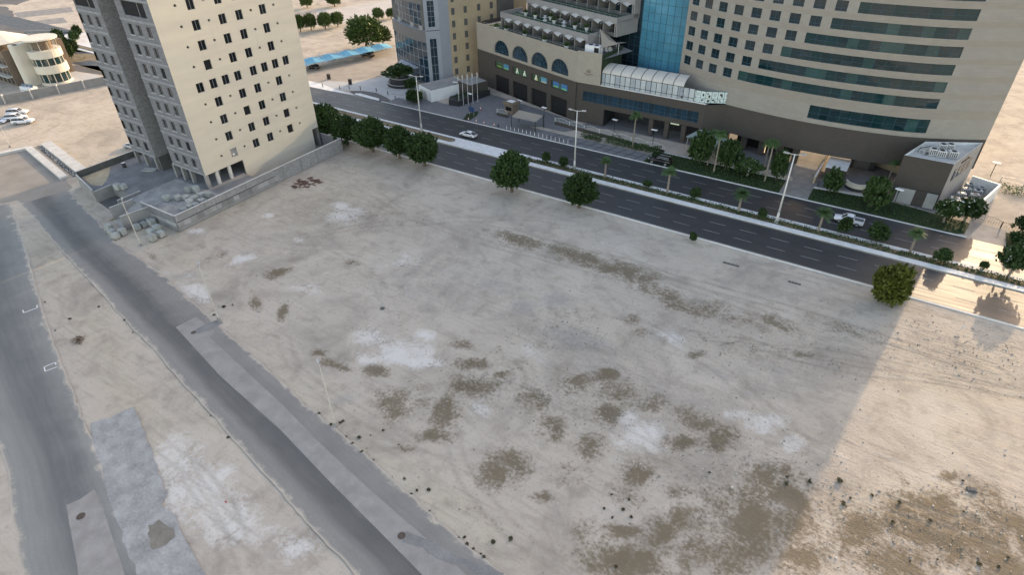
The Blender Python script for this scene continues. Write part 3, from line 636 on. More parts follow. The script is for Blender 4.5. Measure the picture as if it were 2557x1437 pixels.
# recess: back and landings coloured near black for the shade inside, stair core wall
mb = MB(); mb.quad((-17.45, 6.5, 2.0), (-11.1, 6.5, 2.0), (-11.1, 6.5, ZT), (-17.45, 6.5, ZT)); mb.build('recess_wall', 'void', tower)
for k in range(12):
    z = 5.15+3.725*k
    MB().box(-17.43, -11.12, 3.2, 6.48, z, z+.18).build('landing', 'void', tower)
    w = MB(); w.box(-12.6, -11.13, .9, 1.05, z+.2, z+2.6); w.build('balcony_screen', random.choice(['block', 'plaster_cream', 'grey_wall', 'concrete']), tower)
# roof, back and right return so that the block is closed
mb = MB(); mb.quad((-26.6, 0, ZT), (0, 0, ZT), (0, 31.6, ZT), (-26.6, 31.6, ZT)); mb.quad((-26.6, 31.6, 0), (0, 31.6, 0), (0, 31.6, ZT), (-26.6, 31.6, ZT)); mb.build('roof', 'concrete', tower)
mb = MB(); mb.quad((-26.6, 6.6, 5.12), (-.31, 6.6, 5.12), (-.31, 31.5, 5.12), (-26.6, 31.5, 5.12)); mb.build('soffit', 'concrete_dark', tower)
# ground floor columns and inner wall
for x in (-26.2, -22.35, -18.3, -11.4, -8.4, -5.35, -.35):
    for y in (.35, 6.2, 13.):
        if y > 1 and x > -.5: continue
        MB().box(x-.3, x+.3, y-.35, y+.35, SLAB, 5.15).build('column', 'concrete', tower)
for y in (2.9, 6.0): MB().box(-.62, -.1, y-.32, y+.32, SLAB, 5.05).build('column', 'concrete_light', tower)
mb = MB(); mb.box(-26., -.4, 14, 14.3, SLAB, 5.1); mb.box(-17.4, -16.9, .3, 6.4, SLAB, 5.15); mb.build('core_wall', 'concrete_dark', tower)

# ------------------------------------------------------------------ site yard
yard = thing('building_site_yard', 'raised concrete yard of the unfinished tower with ramp and pit', 'yard', (0, 0, 0))
mb = MB()
FX0, FX1 = -148.8, -112.5
mb.prism([(-148.8, 54.0), (-138.2, 52.0), (-138.2, 55.3), (-129.9, 55.3), (-129.9, 54.4), (-127., 54.0), (-123.5, 53.7), (-112.5, 53.7), (-112.5, 74.5), (-119.2, 74.5), (-119.2, 80), (-148.8, 80)], 0, SLAB)
mb.build('slab', M('stained_yard_slab', (.20, .198, .196), .9, .3, .35, 3, .2), yard)
MB().add([(x, y, SLAB+.012) for x, y in [(-148.6, 54.6), (-143., 53.6), (-140.5, 54.5), (-142.5, 56.8), (-145.5, 59.), (-148.6, 61.)]], [(0, 1, 2, 3, 4, 5)]).build('sand_drift', M('yellow_sand', (.42, .35, .24), .95, .2, .6, 4, .2), yard)
MB().box(-129.4, -112.6, 54.0, 65.0, SLAB+.003, SLAB+.12).build('raised_slab', 'slab_blue', yard)
mb = MB(); a, b, c, d = (-127.2, 48.6, .05), (-121.8, 47.9, .05), (-121.0, 54.2, SLAB+.13), (-126.9, 54.2, SLAB+.13); mb.quad(a, b, c, d); mb.build('entrance_ramp', 'slab_blue', yard)
mb = MB(); mb.quad((-137.9, 51.6, .02), (-130.2, 50.6, .02), (-130.2, 55.3, .02), (-137.9, 55.3, .02)); mb.build('pit_floor', 'concrete_dark', yard)
def wallseg(name, p, q, z0, z1, mats, cope='concrete_light', label=None, t=.22, parent=yard):
    w_ = MB().bar(p, q, t, z0, z1).build(name, mats, parent); MB().bar(p, q, t+.04, z1+.002, z1+.05).build('coping', cope, w_); return w_
wallseg('wall', (-127.3, 48.9), (-126.8, 53.6), 0, 3.0, 'concrete'); wallseg('wall', (-121.9, 47.9), (-120.9, 53.4), 0, 3.0, 'concrete')
wallseg('wall', (-149.0, 53.8), (-138.2, 51.5), 0, 2.9, 'concrete'); wallseg('wall', (-138.15, 51.5), (-138.15, 55.4), .03, 2.5, 'concrete'); wallseg('wall', (-130.05, 52.0), (-130.05, 57.), .03, 2.5, 'concrete')
wallseg('wall', (-149.05, 54), (-149.05, 97.5), 0, 3.4, 'concrete_dark'); wallseg('wall', (-149, 97.7), (-112.3, 98), 0, 3.2, 'block')
# long boundary wall beside the lot: blockwork parapet on a base of concrete panels
bw = thing('boundary_wall', 'long grey blockwork boundary wall on concrete panels beside the sandy lot', 'wall', (-112.3, 53.4, 0))
Lw = 44.6
MB().box(-.12, .12, 0, Lw, 0, 3.3).build('blockwork', 'block_y', bw)
MB().box(-.17, .17, -.02, Lw, 3.302, 3.38).build('coping', 'concrete_light', bw)
MB().box(-11.3, -.13, -.12, .12, 0, 3.3).build('blockwork', 'block', bw); MB().box(-11.3, -.18, -.15, .15, 3.302, 3.37).build('coping', 'concrete_light', bw)
for k in range(9):
    for y in (1.5+k*5.0,): MB().box(.121, .19, y-.17, y+.17, 0 if y > 24 else 2.0, 3.29).build('pier', 'concrete', bw)
y = -.1; random.seed(3)
while y < 24:
    ln = random.uniform(1.1, 1.9); dk = random.choice(['precast', 'precast_b', 'precast', 'lane_grey'])
    MB().box(.122, .26+random.uniform(0, .03), y, y+ln-.03, .72, 1.75+random.uniform(-.04, .04)).build('panel', dk, bw); y += ln
MB().box(.121, .36, -.2, 24.2, 0, .70).build('footing', 'concrete', bw)
MB().box(.121, .20, 0, 24, 1.80, 1.92).build('ledge', 'concrete_dark', bw)
y = -11.2
MB().box(-11.3, .2, -.38, -.121, 0, .85).build('footing', 'concrete', bw)
for k in range(7): MB().box(-11.2+k*1.6, -11.2+k*1.6+1.55, -.27, -.122, .87, 1.75).build('panel', random.choice(['precast', 'precast_b', 'lane_grey']), bw)

# stacks of concrete blocks
def block_stack(nx, ny, nz):
    mb = MB(); bx, by, bz = .42, .21, .21
    for k in range(nz):
        for i in range(nx):
            for j in range(ny):
                if k == nz-1 and random.random() < .03: continue
                e = random.uniform(-.003, .003); mb.box((i-nx/2)*bx+.004+e, (i-nx/2+1)*bx-.004+e, (j-ny/2)*by+.004, (j-ny/2+1)*by-.004, k*bz+.004+.1, (k+1)*bz-.002+.1)
    return mb
def pallet_mb(w, d):
    mb = MB()
    for k in range(5): mb.box(-w/2+k*(w-.1)/4, -w/2+k*(w-.1)/4+.1, -d/2, d/2, .075, .1)
    for y in (-d/2, -.04, d/2-.08): mb.box(-w/2, w/2, y, y+.08, 0, .073)
    return mb
SMESH = [(block_stack(3, 5, n).mesh('blocks', 'blockpile'), pallet_mb(1.3, 1.1).mesh('pallet', 'wood')) for n in (6, 5, 4, 6)]
def stack(loc, rz, k, label, group):
    t = thing('block_stack', label, 'block stack', loc, rz, group); link('blocks', SMESH[k % 4][0], t); link('pallet', SMESH[k % 4][1], t)
k = 0
for i, p in enumerate([(915, 585), (1005, 580), (1080, 575), (1105, 512), (1165, 510), (1150, 590), (1205, 555), (1280, 560), (1115, 625), (1215, 612), (1160, 640)]):
    stack(G(*Z3(*p), SLAB+.13)+(SLAB+.13,), random.uniform(-.12, .12), i, 'grey concrete block stack on the raised yard in front of the tower columns', 'block stacks on the yard slab')
for i, p in enumerate([(1110, 655), (1062, 682)]):
    stack(G(*Z3(*p), SLAB+.13)+(SLAB+.13,), .1, 2, 'low concrete block stack tight behind the parapet, %s the yard corner' % ('farther from', 'nearest')[i], 'block stacks behind the parapet')
for i, p in enumerate([(500, 490), (545, 485)]):
    stack(G(*Z3(*p), SLAB)+(SLAB+.002,), .2, i, 'grey concrete block stack beside the basement pit, %s one' % ('left', 'right')[i], 'block stacks beside the pit')
for i, p in enumerate([(610, 800), (660, 830), (720, 805), (790, 795), (640, 760), (700, 725), (755, 760), (690, 770)]):
    x, y = G(*Z3(*p)); stack((x, y, .015), .05+random.uniform(-.08, .08), i, 'grey concrete block stack in the big cluster between ramp wall and yard wall', 'block stacks outside the yard wall')
for i, p in enumerate([(480, 905), (450, 865), (540, 875), (425, 838)]):
    x, y = G(*Z3(*p)); stack((x, y, .015), .25+random.uniform(-.06, .06), i+1, 'grey concrete block stack in the small cluster at the street edge', 'block stacks at the street edge')
for i, p in enumerate([(795, 925), (865, 890), (785, 865), (835, 845)]):
    x, y = G(*Z3(*p)); stack((x, y, .015), .1+random.uniform(-.06, .06), i, 'grey concrete block stack in the cluster near the yard corner', 'block stacks near the yard corner')
t = thing('timber_pile', 'pile of old timber planks leaning at the ramp entrance', 'timber', G(*Z3(455, 750)))
for k in range(9):
    a = random.uniform(0, 3.1); l = random.uniform(1.2, 2.6); mb = MB(); mb.tube((0, 0, .06), (l*math.cos(a), l*math.sin(a), random.uniform(.1, 1.1)), .05, .05, 4); mb.build('plank', 'wood', t, loc=(random.uniform(-.8, .8), random.uniform(-.8, .8), 0))
t = thing('scaffold_bundle', 'bundle of scaffold frames lying on the yard by the columns', 'scaffold', G(*Z3(760, 330), SLAB)+(SLAB+.002,), .4)
for k in range(8):
    f = MB(); z = .05+.05*k; ox = random.uniform(-.3, .3)
    for x in (-1.6, 1.6): f.tube((x+ox, -.6, z), (x+ox, .6, z), .03, n=6)
    for y in (-.6, 0, .6): f.tube((-1.6+ox, y, z), (1.6+ox, y, z), .03, n=6)
    f.build('frame', 'steel', t, rz=random.uniform(-.2, .2))
t = thing('water_drum', 'dark drum standing alone on the yard near the side wall', 'drum', G(*Z3(552, 300), SLAB)+(SLAB+.002,)); mb = MB(); mb.tube((0, 0, 0), (0, 0, 1.1), .45, .45, 14); mb.build('body', 'black', t); mb = MB()
for z in (.02, .37, .74, 1.1): mb.tube((0, 0, z), (0, 0, z+.03), .475, .475, 14)
mb.build('hoop', 'steel', t)

# ================================================================== CURVED HOTEL TOWER
CV = np.array([(-52, 155.5), (-48, 153.1), (-44, 151.0), (-41, 149.6), (-38, 148.4), (-34.2, 147.25), (-29.3, 146.35), (-24.5, 145.7), (-20.4, 145.3), (-16.4, 145.1), (-12, 145.1), (-7.3, 145.4),
               (-3.4, 145.85), (.5, 146.5), (3.6, 147.3), (6.6, 148.4), (11.5, 150.6), (17, 153.5)])
CS = np.r_[0, np.cumsum(np.linalg.norm(np.diff(CV, axis=0), axis=1))]
HO = np.array([-17., 146.])
hotel = thing('hotel_tower', 'curved beige stone hotel tower with teal ribbon windows and brown base', 'hotel', (HO[0], HO[1], 0))
def cvp(s):
    x, y = np.interp(s, CS, CV[:, 0]), np.interp(s, CS, CV[:, 1]); e = 1.5
    a = np.array([np.interp(s-e, CS, CV[:, 0]), np.interp(s-e, CS, CV[:, 1])]); b = np.array([np.interp(s+e, CS, CV[:, 0]), np.interp(s+e, CS, CV[:, 1])]); d = (b-a)/np.linalg.norm(b-a)
    return np.array([x, y]), np.array([-d[1], d[0]]), d
def Ph(s, z, d):
    p, n_, _ = cvp(s); q = p+n_*d-HO; return (q[0], q[1], z)
SEXT = [round(float(q), 4) for q in CS[1:-1]]+[round(2.+2*k, 4) for k in range(35)]
SEXT = sorted(set(SEXT))
S0, S1, ZB0, ZTOP = 3.4, float(CS[-1]), 10.45, 48.
holes = []; squares = []; bands = []
for k in range(9):
    zc = 17.58+3.345*k; st = 20.6+4.15*k; en = 60.7+.17*k
    s = 5.62
    while s < st-2.: squares.append((s, zc)); holes.append((s-1.1, s+1.1, zc-1.0, zc+1.0)); s += 4.08
    if st < en-3: bands.append((st, en, zc-1.02, zc+1.02)); holes.append((st, en, zc-1.02, zc+1.02))
bands.append((37.5, 60.5, 11.45, 14.3)); holes.append((37.5, 60.5, 11.45, 14.3))
zones = [(ZB0, 11.2, 'beige'), (11.2, 14.5, 'beige'), (14.5, 16.45, 'beige_band')]
for k in range(9): zones += [(16.45+3.345*k, 18.72+3.345*k, 'beige'), (18.72+3.345*k, 19.795+3.345*k, 'beige_band')]
for z0, z1, mt in zones:
    if z0 > ZTOP: continue
    mb = MB(); hz = [h for h in holes if h[2] < z1-.01 and h[3] > z0+.01]
    cuts_wall(mb, Ph, SEXT, S0, S1, z0, min(z1, ZTOP), hz, .28); mb.build('stone_course', mt, hotel)
p, f = win_mesh(2.2, 2.0, 1, .05, -.45); HW = (p.mesh('window', 'teal_dark'), f.mesh('frame', 'mullion_blue'))
for s, z in squares:
    q = Ph(s, z, .2); _, n_, d = cvp(s); put_win(hotel, HW, q, math.atan2(d[1], d[0]))
random.seed(5)
for st, en, z0, z1 in bands:
    root = None; n = max(2, round((en-st)/2.05)); bb = MB()
    fr = MB()
    for k in range(n+1):
        a = Ph(st+(en-st)*k/n, z0, .2); fr.tube((a[0], a[1], z0), (a[0], a[1], z1), .03, n=4)
    for k in range(n):
        for zz in (z0+.03, z0+(z1-z0)*.4, z1-.03): fr.tube(Ph(st+(en-st)*k/n, zz, .2), Ph(st+(en-st)*(k+1)/n, zz, .2), .025, n=4)
    root = fr.build('ribbon_window', 'mullion_blue', hotel)
    for k in range(n):
        a, b = st+(en-st)*k/n, st+(en-st)*(k+1)/n; t1, t2 = random.uniform(.20, .225), random.uniform(.20, .225); t3 = random.uniform(-.012, .012)
        MB().quad(Ph(a, z0, t1), Ph(b, z0, t2), Ph(b, z1, t2+t3), Ph(a, z1, t1+t3)).build('pane', random.choice(['teal', 'teal', 'teal_b', 'teal_b', 'teal_c']), root)
# brown base (overhanging, on columns) and closed back/sides/roof
mb = MB(); cuts_wall(mb, Ph, SEXT, 14.6, S1, 4.0, ZB0-.003, [], .2); mb.build('brown_base', 'brown', hotel)
DEP = 13.
poly = [tuple(np.array(Ph(s, 0, 0)[:2])) for s in [S0]+[q for q in SEXT if S0 < q < S1]+[S1]]
bk = [(Ph(S1, 0, 0)[0]+.5, Ph(S1, 0, 0)[1]+9), (-10-HO[0], 160-HO[1]), (Ph(S0, 0, 0)[0], 164-HO[1])]
mb = MB(); n = len(poly); pts = poly+bk
vs = [(x, y, 4.0) for x, y in pts]+[(x, y, ZTOP) for x, y in pts]; nn = len(pts)
mb.add(vs, [tuple(range(nn, 2*nn)), tuple(range(nn-1, -1, -1))]); 
for i in range(n-1, nn): j = (i+1) % nn; mb.add([vs[i], vs[j], vs[j+nn], vs[i+nn]], [(0, 1, 2, 3)])
mb.build('body_shell', 'beige', hotel)
random.seed(9)
for s in (19.5, 24.5, 29., 33.2, 37.0): 
    q = Ph(s, 0, 2.2); MB().box(q[0]-.7, q[0]+.7, q[1]-.7, q[1]+.7, 0, 3.998).build('column', 'brown', hotel)
q = Ph(31., 0, 6); MB().box(q[0]-9, q[0]+4.2, q[1]-.3, q[1]+.3, 0, 3.99).build('lobby_wall', 'void', hotel)
q = Ph(28.5, 0, 2.4); lo = MB().box(q[0]-.35, q[0]+1.3, q[1]-.04, q[1]+.04, .4, 3.6).build('lit_doorway', emit('lobby_light', (.75, .62, .38), .35), hotel)
# soffit lamps under the overhang
for s in (45., 49.5, 53.): q = Ph(s, 3.97, 3.5); MB().box(q[0]-.5, q[0]+.5, q[1]-.12, q[1]+.12, 3.93, 3.995).build('soffit_lamp', emit('soffit_lamp', (1., .93, .8), 2.), hotel)
# passage under the building: tan walls, kiosk, ramp
pw = thing('passage_wall', 'tan sunlit ramp wall under the hotel overhang', 'wall', G(*Z7(700, 430))); x0, y0 = pw.location[:2]
for p_, q_, h in (((-10.9, 138.2), (-10.6, 158.0), 1.6), ): MB().bar((p_[0]-x0, p_[1]-y0), (q_[0]-x0, q_[1]-y0), .35, 0, h).build('wall', 'tan_wall', pw); MB().bar((p_[0]-x0, p_[1]-y0), (q_[0]-x0, q_[1]-y0), .4, h+.002, h+.06).build('coping', 'dirty_white', pw)
kb = thing('service_kiosk', 'dark kiosk with pale flat roof in the passage under the hotel', 'kiosk', (-7.6, 144.2, 0)); MB().box(-2., 2., -2.9, 2.9, 0, 2.9).build('wall', 'brown', kb); MB().box(-2.15, 2.15, -3.05, 3.05, 2.902, 3.05).build('roof', 'dirty_white', kb)
dw = thing('darkening_block', 'dark low block added behind the kiosk to darken the passage under the hotel', 'building', (-3.4, 153.5, 0)); MB().box(-2.4, 2.6, -2.5, 2.5, 0, 3.9).build('wall', 'black_tile', dw); MB().box(-1.6, 1.6, -2.56, -2.503, .1, 2.6).build('block_panel', 'concrete_dark', dw)  # added dark block, darkens the passage behind the kiosk
bw2 = thing('beige_screen_wall', 'beige sunlit wall behind the hotel passage beside the annex', 'wall', (1.5, 154, 0)); MB().obox((0, 0), 7., .4, 0, 3.2, -.5).build('wall', 'tan_wall', bw2); MB().obox((0, 0), 7.1, .5, 3.202, 3.3, -.5).build('coping', 'dirty_white', bw2)
cc = thing('curved_screen_wall', 'curved cream low wall with dark plinth beside the palm in the hotel forecourt', 'wall', (-2.6, 139.4, 0)); mb = MB(); mp_ = MB()
for k in range(8):
    a, b = math.radians(200+k*17), math.radians(200+(k+1)*17); P0, P1 = (2.4*math.cos(a), 2.4*math.sin(a)+1.6), (2.4*math.cos(b), 2.4*math.sin(b)+1.6); mb.bar(P0, P1, .25, .65, 1.7); mp_.bar(P0, P1, .32, 0, .645)
mb.build('wall', 'plaster_cream', cc); mp_.build('plinth', 'black_tile', cc)

# ------------------------------------------------------------------ annex with roof plant
an = thing('hotel_annex', 'low dark brown annex block with roof machines at the hotel right end', 'building', (3.6, 138, 0))
AP = [(0, 0), (8.5, .1), (13.0, 14.8), (3.0, 9.6)]
mb = MB(); 
for i, mi in ((0, 0), (1, 1), (2, 0), (3, 0)):
    a, b = AP[i], AP[(i+1) % 4]; mb.quad((a[0], a[1], 0), (b[0], b[1], 0), (b[0], b[1], 10), (a[0], a[1], 10), mi)
mb.build('wall', ['brown', 'grey_wall'], an)
MB().add([(x, y, 9.35) for x, y in AP], [(0, 1, 2, 3)]).build('roof', 'concrete_light', an)
for i in range(4):
    a, b = AP[i], AP[(i+1) % 4]; c0 = np.array([6.1, 6.1]); ia = np.array(a)+(c0-a)*.03; ib = np.array(b)+(c0-b)*.03; w_ = MB()
    w_.quad((ia[0], ia[1], 9.36), (ib[0], ib[1], 9.36), (ib[0], ib[1], 10), (ia[0], ia[1], 10)); w_.quad((a[0], a[1], 10), (b[0], b[1], 10), (ib[0], ib[1], 10), (ia[0], ia[1], 10)); w_.build('parapet', 'dirty_white', an)
d = (np.array(AP[2])-np.array(AP[1])); Ls = np.linalg.norm(d); d /= Ls; nr = np.array([d[1], -d[0]])
for k in range(4):
    c = np.array(AP[1])+d*(3.2+k*2.6)+nr*.03; o = MB().obox((0, 0), 1.5, .06, 0, 2.3).build('window', 'dark_pane', an, loc=(c[0], c[1], 5.6-(.0)), rz=math.atan2(d[1], d[0])); MB().obox((0, 0), 1.7, .05, -.12, -.004).build('sill', 'concrete', o)
mb = MB(); random.seed(2); x = 0
for k in range(11):
    c = np.array(AP[1])+d*(5.2+k*.42)+nr*.05; mb.obox((c[0], c[1]), .3, .06, 8.4+random.uniform(0, .15), 8.75+random.uniform(0, .3), math.atan2(d[1], d[0]))
mb.build('wall_lettering', 'rust', an)
for k, (x, wd) in enumerate(((1.1, 3.1), (6.3, 1.9))): MB().box(x, x+wd, -.08, -.004, .1, 3.3).build('service_door', 'steel', an)
MB().box(0, 8.4, -.05, -.004, 3.5, 3.56).build('ledge', 'black_tile', an)
def ac_unit(name, loc, rz, w_, d_, h_, label, group, fans=2):
    t = thing(name, label, 'air conditioner', loc, rz, group); MB().box(-w_/2, w_/2, -d_/2, d_/2, .12, h_).build('casing', 'dirty_white', t)
    for k in range(fans):
        cx = -w_/2+w_*(k+.5)/fans; r = min(w_/fans, d_)*.4; mb = MB(); mb.tube((cx, 0, h_+.002), (cx, 0, h_+.08), r, r*.95, 14); mb.build('fan', 'black', t)
    g_ = MB()
    for k in range(4): g_.box(-w_/2+.08+k*(w_-.1)/4, -w_/2+k*(w_-.1)/4+.28*w_/1.4, -d_/2-.02, -d_/2-.003, .25, h_-.15)
    g_.build('grille', 'concrete_dark', t); l = MB()
    for x in (-w_/2+.1, w_/2-.1):
        for y in (-d_/2+.1, d_/2-.1): l.box(x-.05, x+.05, y-.05, y+.05, 0, .118)
    l.build('feet', 'steel', t); return t
for i, (x, y, w_, fn) in enumerate([(6.2, 4.5, 1.5, 1), (7.6, 4.3, 1.5, 1), (9.6, 5.0, 1.5, 1), (7.6, 8.0, 1.2, 1), (8.9, 8.8, 1.2, 1)]):
    ac_unit('condenser_unit', (3.6+x-1.5, 138+y, 9.37), .25, w_, 1.2, 1.35, 'white condenser unit with round fan on the annex roof, %s' % ('front row left', 'front row middle', 'front row right', 'back row left', 'back row right')[i], 'roof condensers', fn)
t = thing('duct_bundle', 'tangle of grey pipes and ducts on the annex roof edge', 'pipes', (3.6+3.6, 138+5., 9.36), .9)
for k in range(8):
    y = -.9+k*.25; mb = MB(); a = random.uniform(-1.5, -.8); b = random.uniform(1.2, 2.2); z = .2+random.uniform(0, .7); mb.tube((a, y, z), (b, y+random.uniform(-.2, .2), z), .08, n=6); mb.tube((a, y, 0), (a, y, z), .06, n=6); mb.tube((b, y, 0), (b, y, z), .06, n=6); mb.build('pipe', random.choice(['steel', 'dirty_white', 'black']), t)
# service yard to the right of the annex
yw = thing('service_yard_wall', 'white wall enclosing the service yard right of the annex', 'wall', (19, 145, 0))
for p_, q_ in (((17.3, 152.), (22.2, 150.2)), ((22.2, 150.2), (18.6, 138.)),): MB().bar((p_[0]-19, p_[1]-145), (q_[0]-19, q_[1]-145), .25, 0, 3.).build('wall', 'dirty_white', yw); MB().bar((p_[0]-19, p_[1]-145), (q_[0]-19, q_[1]-145), .32, 3.002, 3.1).build('coping', 'white_paint', yw)
for i, p_ in enumerate([(1990, 560), (1960, 600), (2090, 590), (2055, 615), (1915, 640), (2030, 650), (1860, 680), (1970, 690)]):
    x, y = G(*Z7(*p_), 1.); ac_unit('yard_machine', (x, y, 0), random.uniform(-.2, .3)+.3, 1.6, 1.0, 1.5, 'white boxy machine standing in the service yard right of the annex', 'machines in the service yard', 1)

# ================================================================== HOTEL PODIUM WING (arches, terraces)
PA = np.array(G(1242.5, 226)); PANG = math.radians(-17.93); PU = np.array([math.cos(PANG), math.sin(PANG)]); PV = np.array([-PU[1], PU[0]])
pod = thing('hotel_podium', 'beige and brown hotel podium with four arched windows and stepped terraces', 'hotel wing', (PA[0], PA[1], 0), PANG)
def uz(px):
    v = ray(*px); t = (PA@PV)/(v[:2]@PV); q = v[:2]*t-PA; return q@PU, v[2]*t+HC
def LW(u, v, z=0): q = PA+PU*u+PV*v; return (q[0], q[1], z)
U0, U1, ZI, ZP = -9.3, 33.1, 10.45, 18.
arches = [(uz(Z5(*a))[0], uz(Z5(*b))[0]) for a, b in (((207, 500), (340, 530)), ((373, 555), (517, 592)), ((551, 615), (702, 655)), ((737, 675), (898, 720)))]
ac = [((a+b)/2, (b-a)/2) for a, b in arches]
# beige upper wall with arched openings
mb = MB(); ZS = 11.1; u = U0
def wq(a, b, z0, z1, mi=0, v=0): mb.quad((a, v, z0), (b, v, z0), (b, v, z1), (a, v, z1), mi)
for c, r in ac:
    wq(u, c-r, ZI, ZP); wq(c-r, c+r, ZI, ZS); n = 18; sp = ZS+.55; pr = None
    for k in range(n+1):
        a = math.pi*(1-k/n); x, z = c+r*math.cos(a), sp+r*math.sin(a)*.98
        if pr:
            mb.quad((pr[0], 0, pr[1]), (x, 0, z), (x, 0, ZP), (pr[0], 0, ZP)); mb.quad((pr[0], 0, pr[1]), (x, 0, z), (x, .4, z), (pr[0], .4, pr[1]))
        pr = (x, z)
    for x in (c-r, c+r): mb.quad((x, 0, ZS), (x, 0, sp), (x, .4, sp), (x, .4, ZS))
    mb.quad((c-r, 0, ZS), (c+r, 0, ZS), (c+r, .4, ZS), (c-r, .4, ZS)); u = c+r
wq(u, U1, ZI, ZP); mb.quad((U1, 0, ZI), (39.4, 2.2, ZI), (39.4, 2.2, ZP+.4), (U1, 0, ZP+.4)); mb.build('upper_wall', 'podium_beige', pod)
for c, r in ac:
    sp = ZS+.55; n = 18; vs = [(c-r, .34, ZS), (c+r, .34, ZS)]+[(c+r*math.cos(math.pi*k/n), .34, sp+r*.98*math.sin(math.pi*k/n)) for k in range(n+1)]
    o = MB().add(vs, [tuple(range(len(vs)))]).build('arched_window', 'blue_dark', pod); m_ = MB()
    for k in range(1, 6): a = math.pi*k/6; m_.tube((c, .3, sp), (c+r*math.cos(a), .3, sp+r*.98*math.sin(a)), .05, n=4)
    for rr in (.5, 1.):
        for k in range(n): m_.tube((c+r*rr*math.cos(math.pi*k/n), .3, sp+r*rr*.98*math.sin(math.pi*k/n)), (c+r*rr*math.cos(math.pi*(k+1)/n), .3, sp+r*rr*.98*math.sin(math.pi*(k+1)/n)), .06, n=4)
    for x in (-r, -r*.5, 0, r*.5, r): m_.tube((c+x, .3, ZS), (c+x, .3, sp), .05, n=4)
    m_.tube((c-r, .3, sp), (c+r, .3, sp), .05, n=4); m_.build('mullion', 'mullion_blue', o)
    s_ = MB(); prev = None
    for k in range(n+1):
        a = math.pi*k/n; p0 = (c+(r+.03)*math.cos(a), sp+(r*.98+.03)*math.sin(a)); p1 = (c+(r+.22)*math.cos(a), sp+(r*.98+.22)*math.sin(a))
        if prev: s_.add([(prev[0][0], -.05, prev[0][1]), (p0[0], -.05, p0[1]), (p1[0], -.05, p1[1]), (prev[1][0], -.05, prev[1][1])], [(0, 1, 2, 3)])
        prev = (p0, p1)
    s_.build('arch_moulding', 'beige', o)
# brown lower wall with sign bays and dark vehicle doors
holes = []; bays = []
for c, r in ac:
    a, b = c-r*.97, c+r*.97; bays.append((a, b)); holes += [(a, b, 6.9, 8.7), (a, b, 0, 4.75)]
mb = MB(); cuts_wall(mb, lambda s, z, d: (s, d, z), [], U0, U1, 0, ZI-.003, holes, .5); mb.quad((U0, 0, 0), (U0, 22, 0), (U0, 22, ZP), (U0, 0, ZP)); mb.build('lower_wall', 'brown', pod)
posters = [((.02, .05, .02), (.10, .26, .06)), ((.03, .16, .30), (.10, .30, .12)), ((.02, .06, .03), None), ((.02, .05, .03), None), ((.02, .06, .03), None), ((.05, .22, .35), (.3, .3, .22)), ((.02, .10, .30), (.10, .32, .10)), ((.02, .12, .32), (.08, .34, .16))]
wf = emit('backlit_white', (.5, .56, .5), .10); gn = emit('backlit_green', (.06, .28, .16), .12); yl = emit('backlit_yellow', (.36, .32, .07), .12)
random.seed(4)
for i, (a, b) in enumerate(bays):
    d_ = MB(); d_.quad((a, .48, 0), (b, .48, 0), (b, .48, 4.75), (a, .48, 4.75)); o = d_.build('vehicle_door', 'void', pod); s_ = MB()
    for k in range(7): z = .35+k*.62; s_.box(a, b, .44, .475, z, z+.05)
    s_.build('slat', 'black', o)
    sg = MB().quad((a, .46, 6.9), (b, .46, 6.9), (b, .46, 8.7), (a, .46, 8.7)).build('sign_recess', emit('sign_backing_%d' % i, (.035, .075, .05), .08), pod)
    for h in range(2):
        bgc, fg = posters[i*2+h]; w_ = (b-a)*.36; x0 = a+(b-a)*(.06 if h == 0 else .56); x1 = x0+w_
        pn = MB().quad((x0, .43, 7.0), (x1, .43, 7.0), (x1, .43, 8.6), (x0, .43, 8.6)).build('backlit_picture', emit('picture_%d_%d' % (i, h), bgc, .08), sg); cx = (x0+x1)/2; f_ = MB()
        if fg is None:      # robed figure: head, veil, body
            n = 12; f_.add([(cx+.17*math.cos(2*math.pi*k/n), .40, 8.28+.2*math.sin(2*math.pi*k/n)) for k in range(n)], [tuple(range(n))])
            f_.add([(cx-.62, .41, 7.02), (cx+.62, .41, 7.02), (cx+.5, .41, 7.6), (cx+.24, .41, 7.98), (cx+.26, .41, 8.35), (cx+.1, .41, 8.52), (cx-.1, .41, 8.52), (cx-.26, .41, 8.35), (cx-.24, .41, 7.98), (cx-.5, .41, 7.6)], [tuple(range(10))]); f_.build('figure', wf, pn)
            e_ = MB().add([(cx-.15, .395, 7.03), (cx+.5, .395, 7.03), (cx+.25, .395, 7.5), (cx, .395, 7.7)], [(0, 1, 2, 3)]); e_.build('robe_fold', yl if i == 2 else gn, pn)
        else:
            n = 14; f_.add([(cx-w_*.42+w_*.84*k/n, .41, 7.1+.5*abs(math.sin(k*1.1))) for k in range(n+1)]+[(cx+w_*.42, .41, 7.02), (cx-w_*.42, .41, 7.02)], [tuple(range(n+3))]); f_.build('scene', emit('scene_%d_%d' % (i, h), fg, .08), pn)
            a_ = MB(); R_ = w_*.42; n = 16
            for k in range(n): t0, t1 = math.pi*(.1+.75*k/n), math.pi*(.1+.75*(k+1)/n); a_.add([(cx+R_*math.cos(t0), .40, 7.75+.6*math.sin(t0)), (cx+R_*math.cos(t1), .40, 7.75+.6*math.sin(t1)), (cx+R_*.8*math.cos(t1), .40, 7.75+.48*math.sin(t1)), (cx+R_*.8*math.cos(t0), .40, 7.75+.48*math.sin(t0))], [(0, 1, 2, 3)])
            a_.build('arc', emit('arc_%d_%d' % (i, h), (.05, .20, .19), .10), pn)
    MB().box(a-.1, b+.1, -.12, -.004, 6.62, 6.88).build('sign_ledge', 'brown', pod)
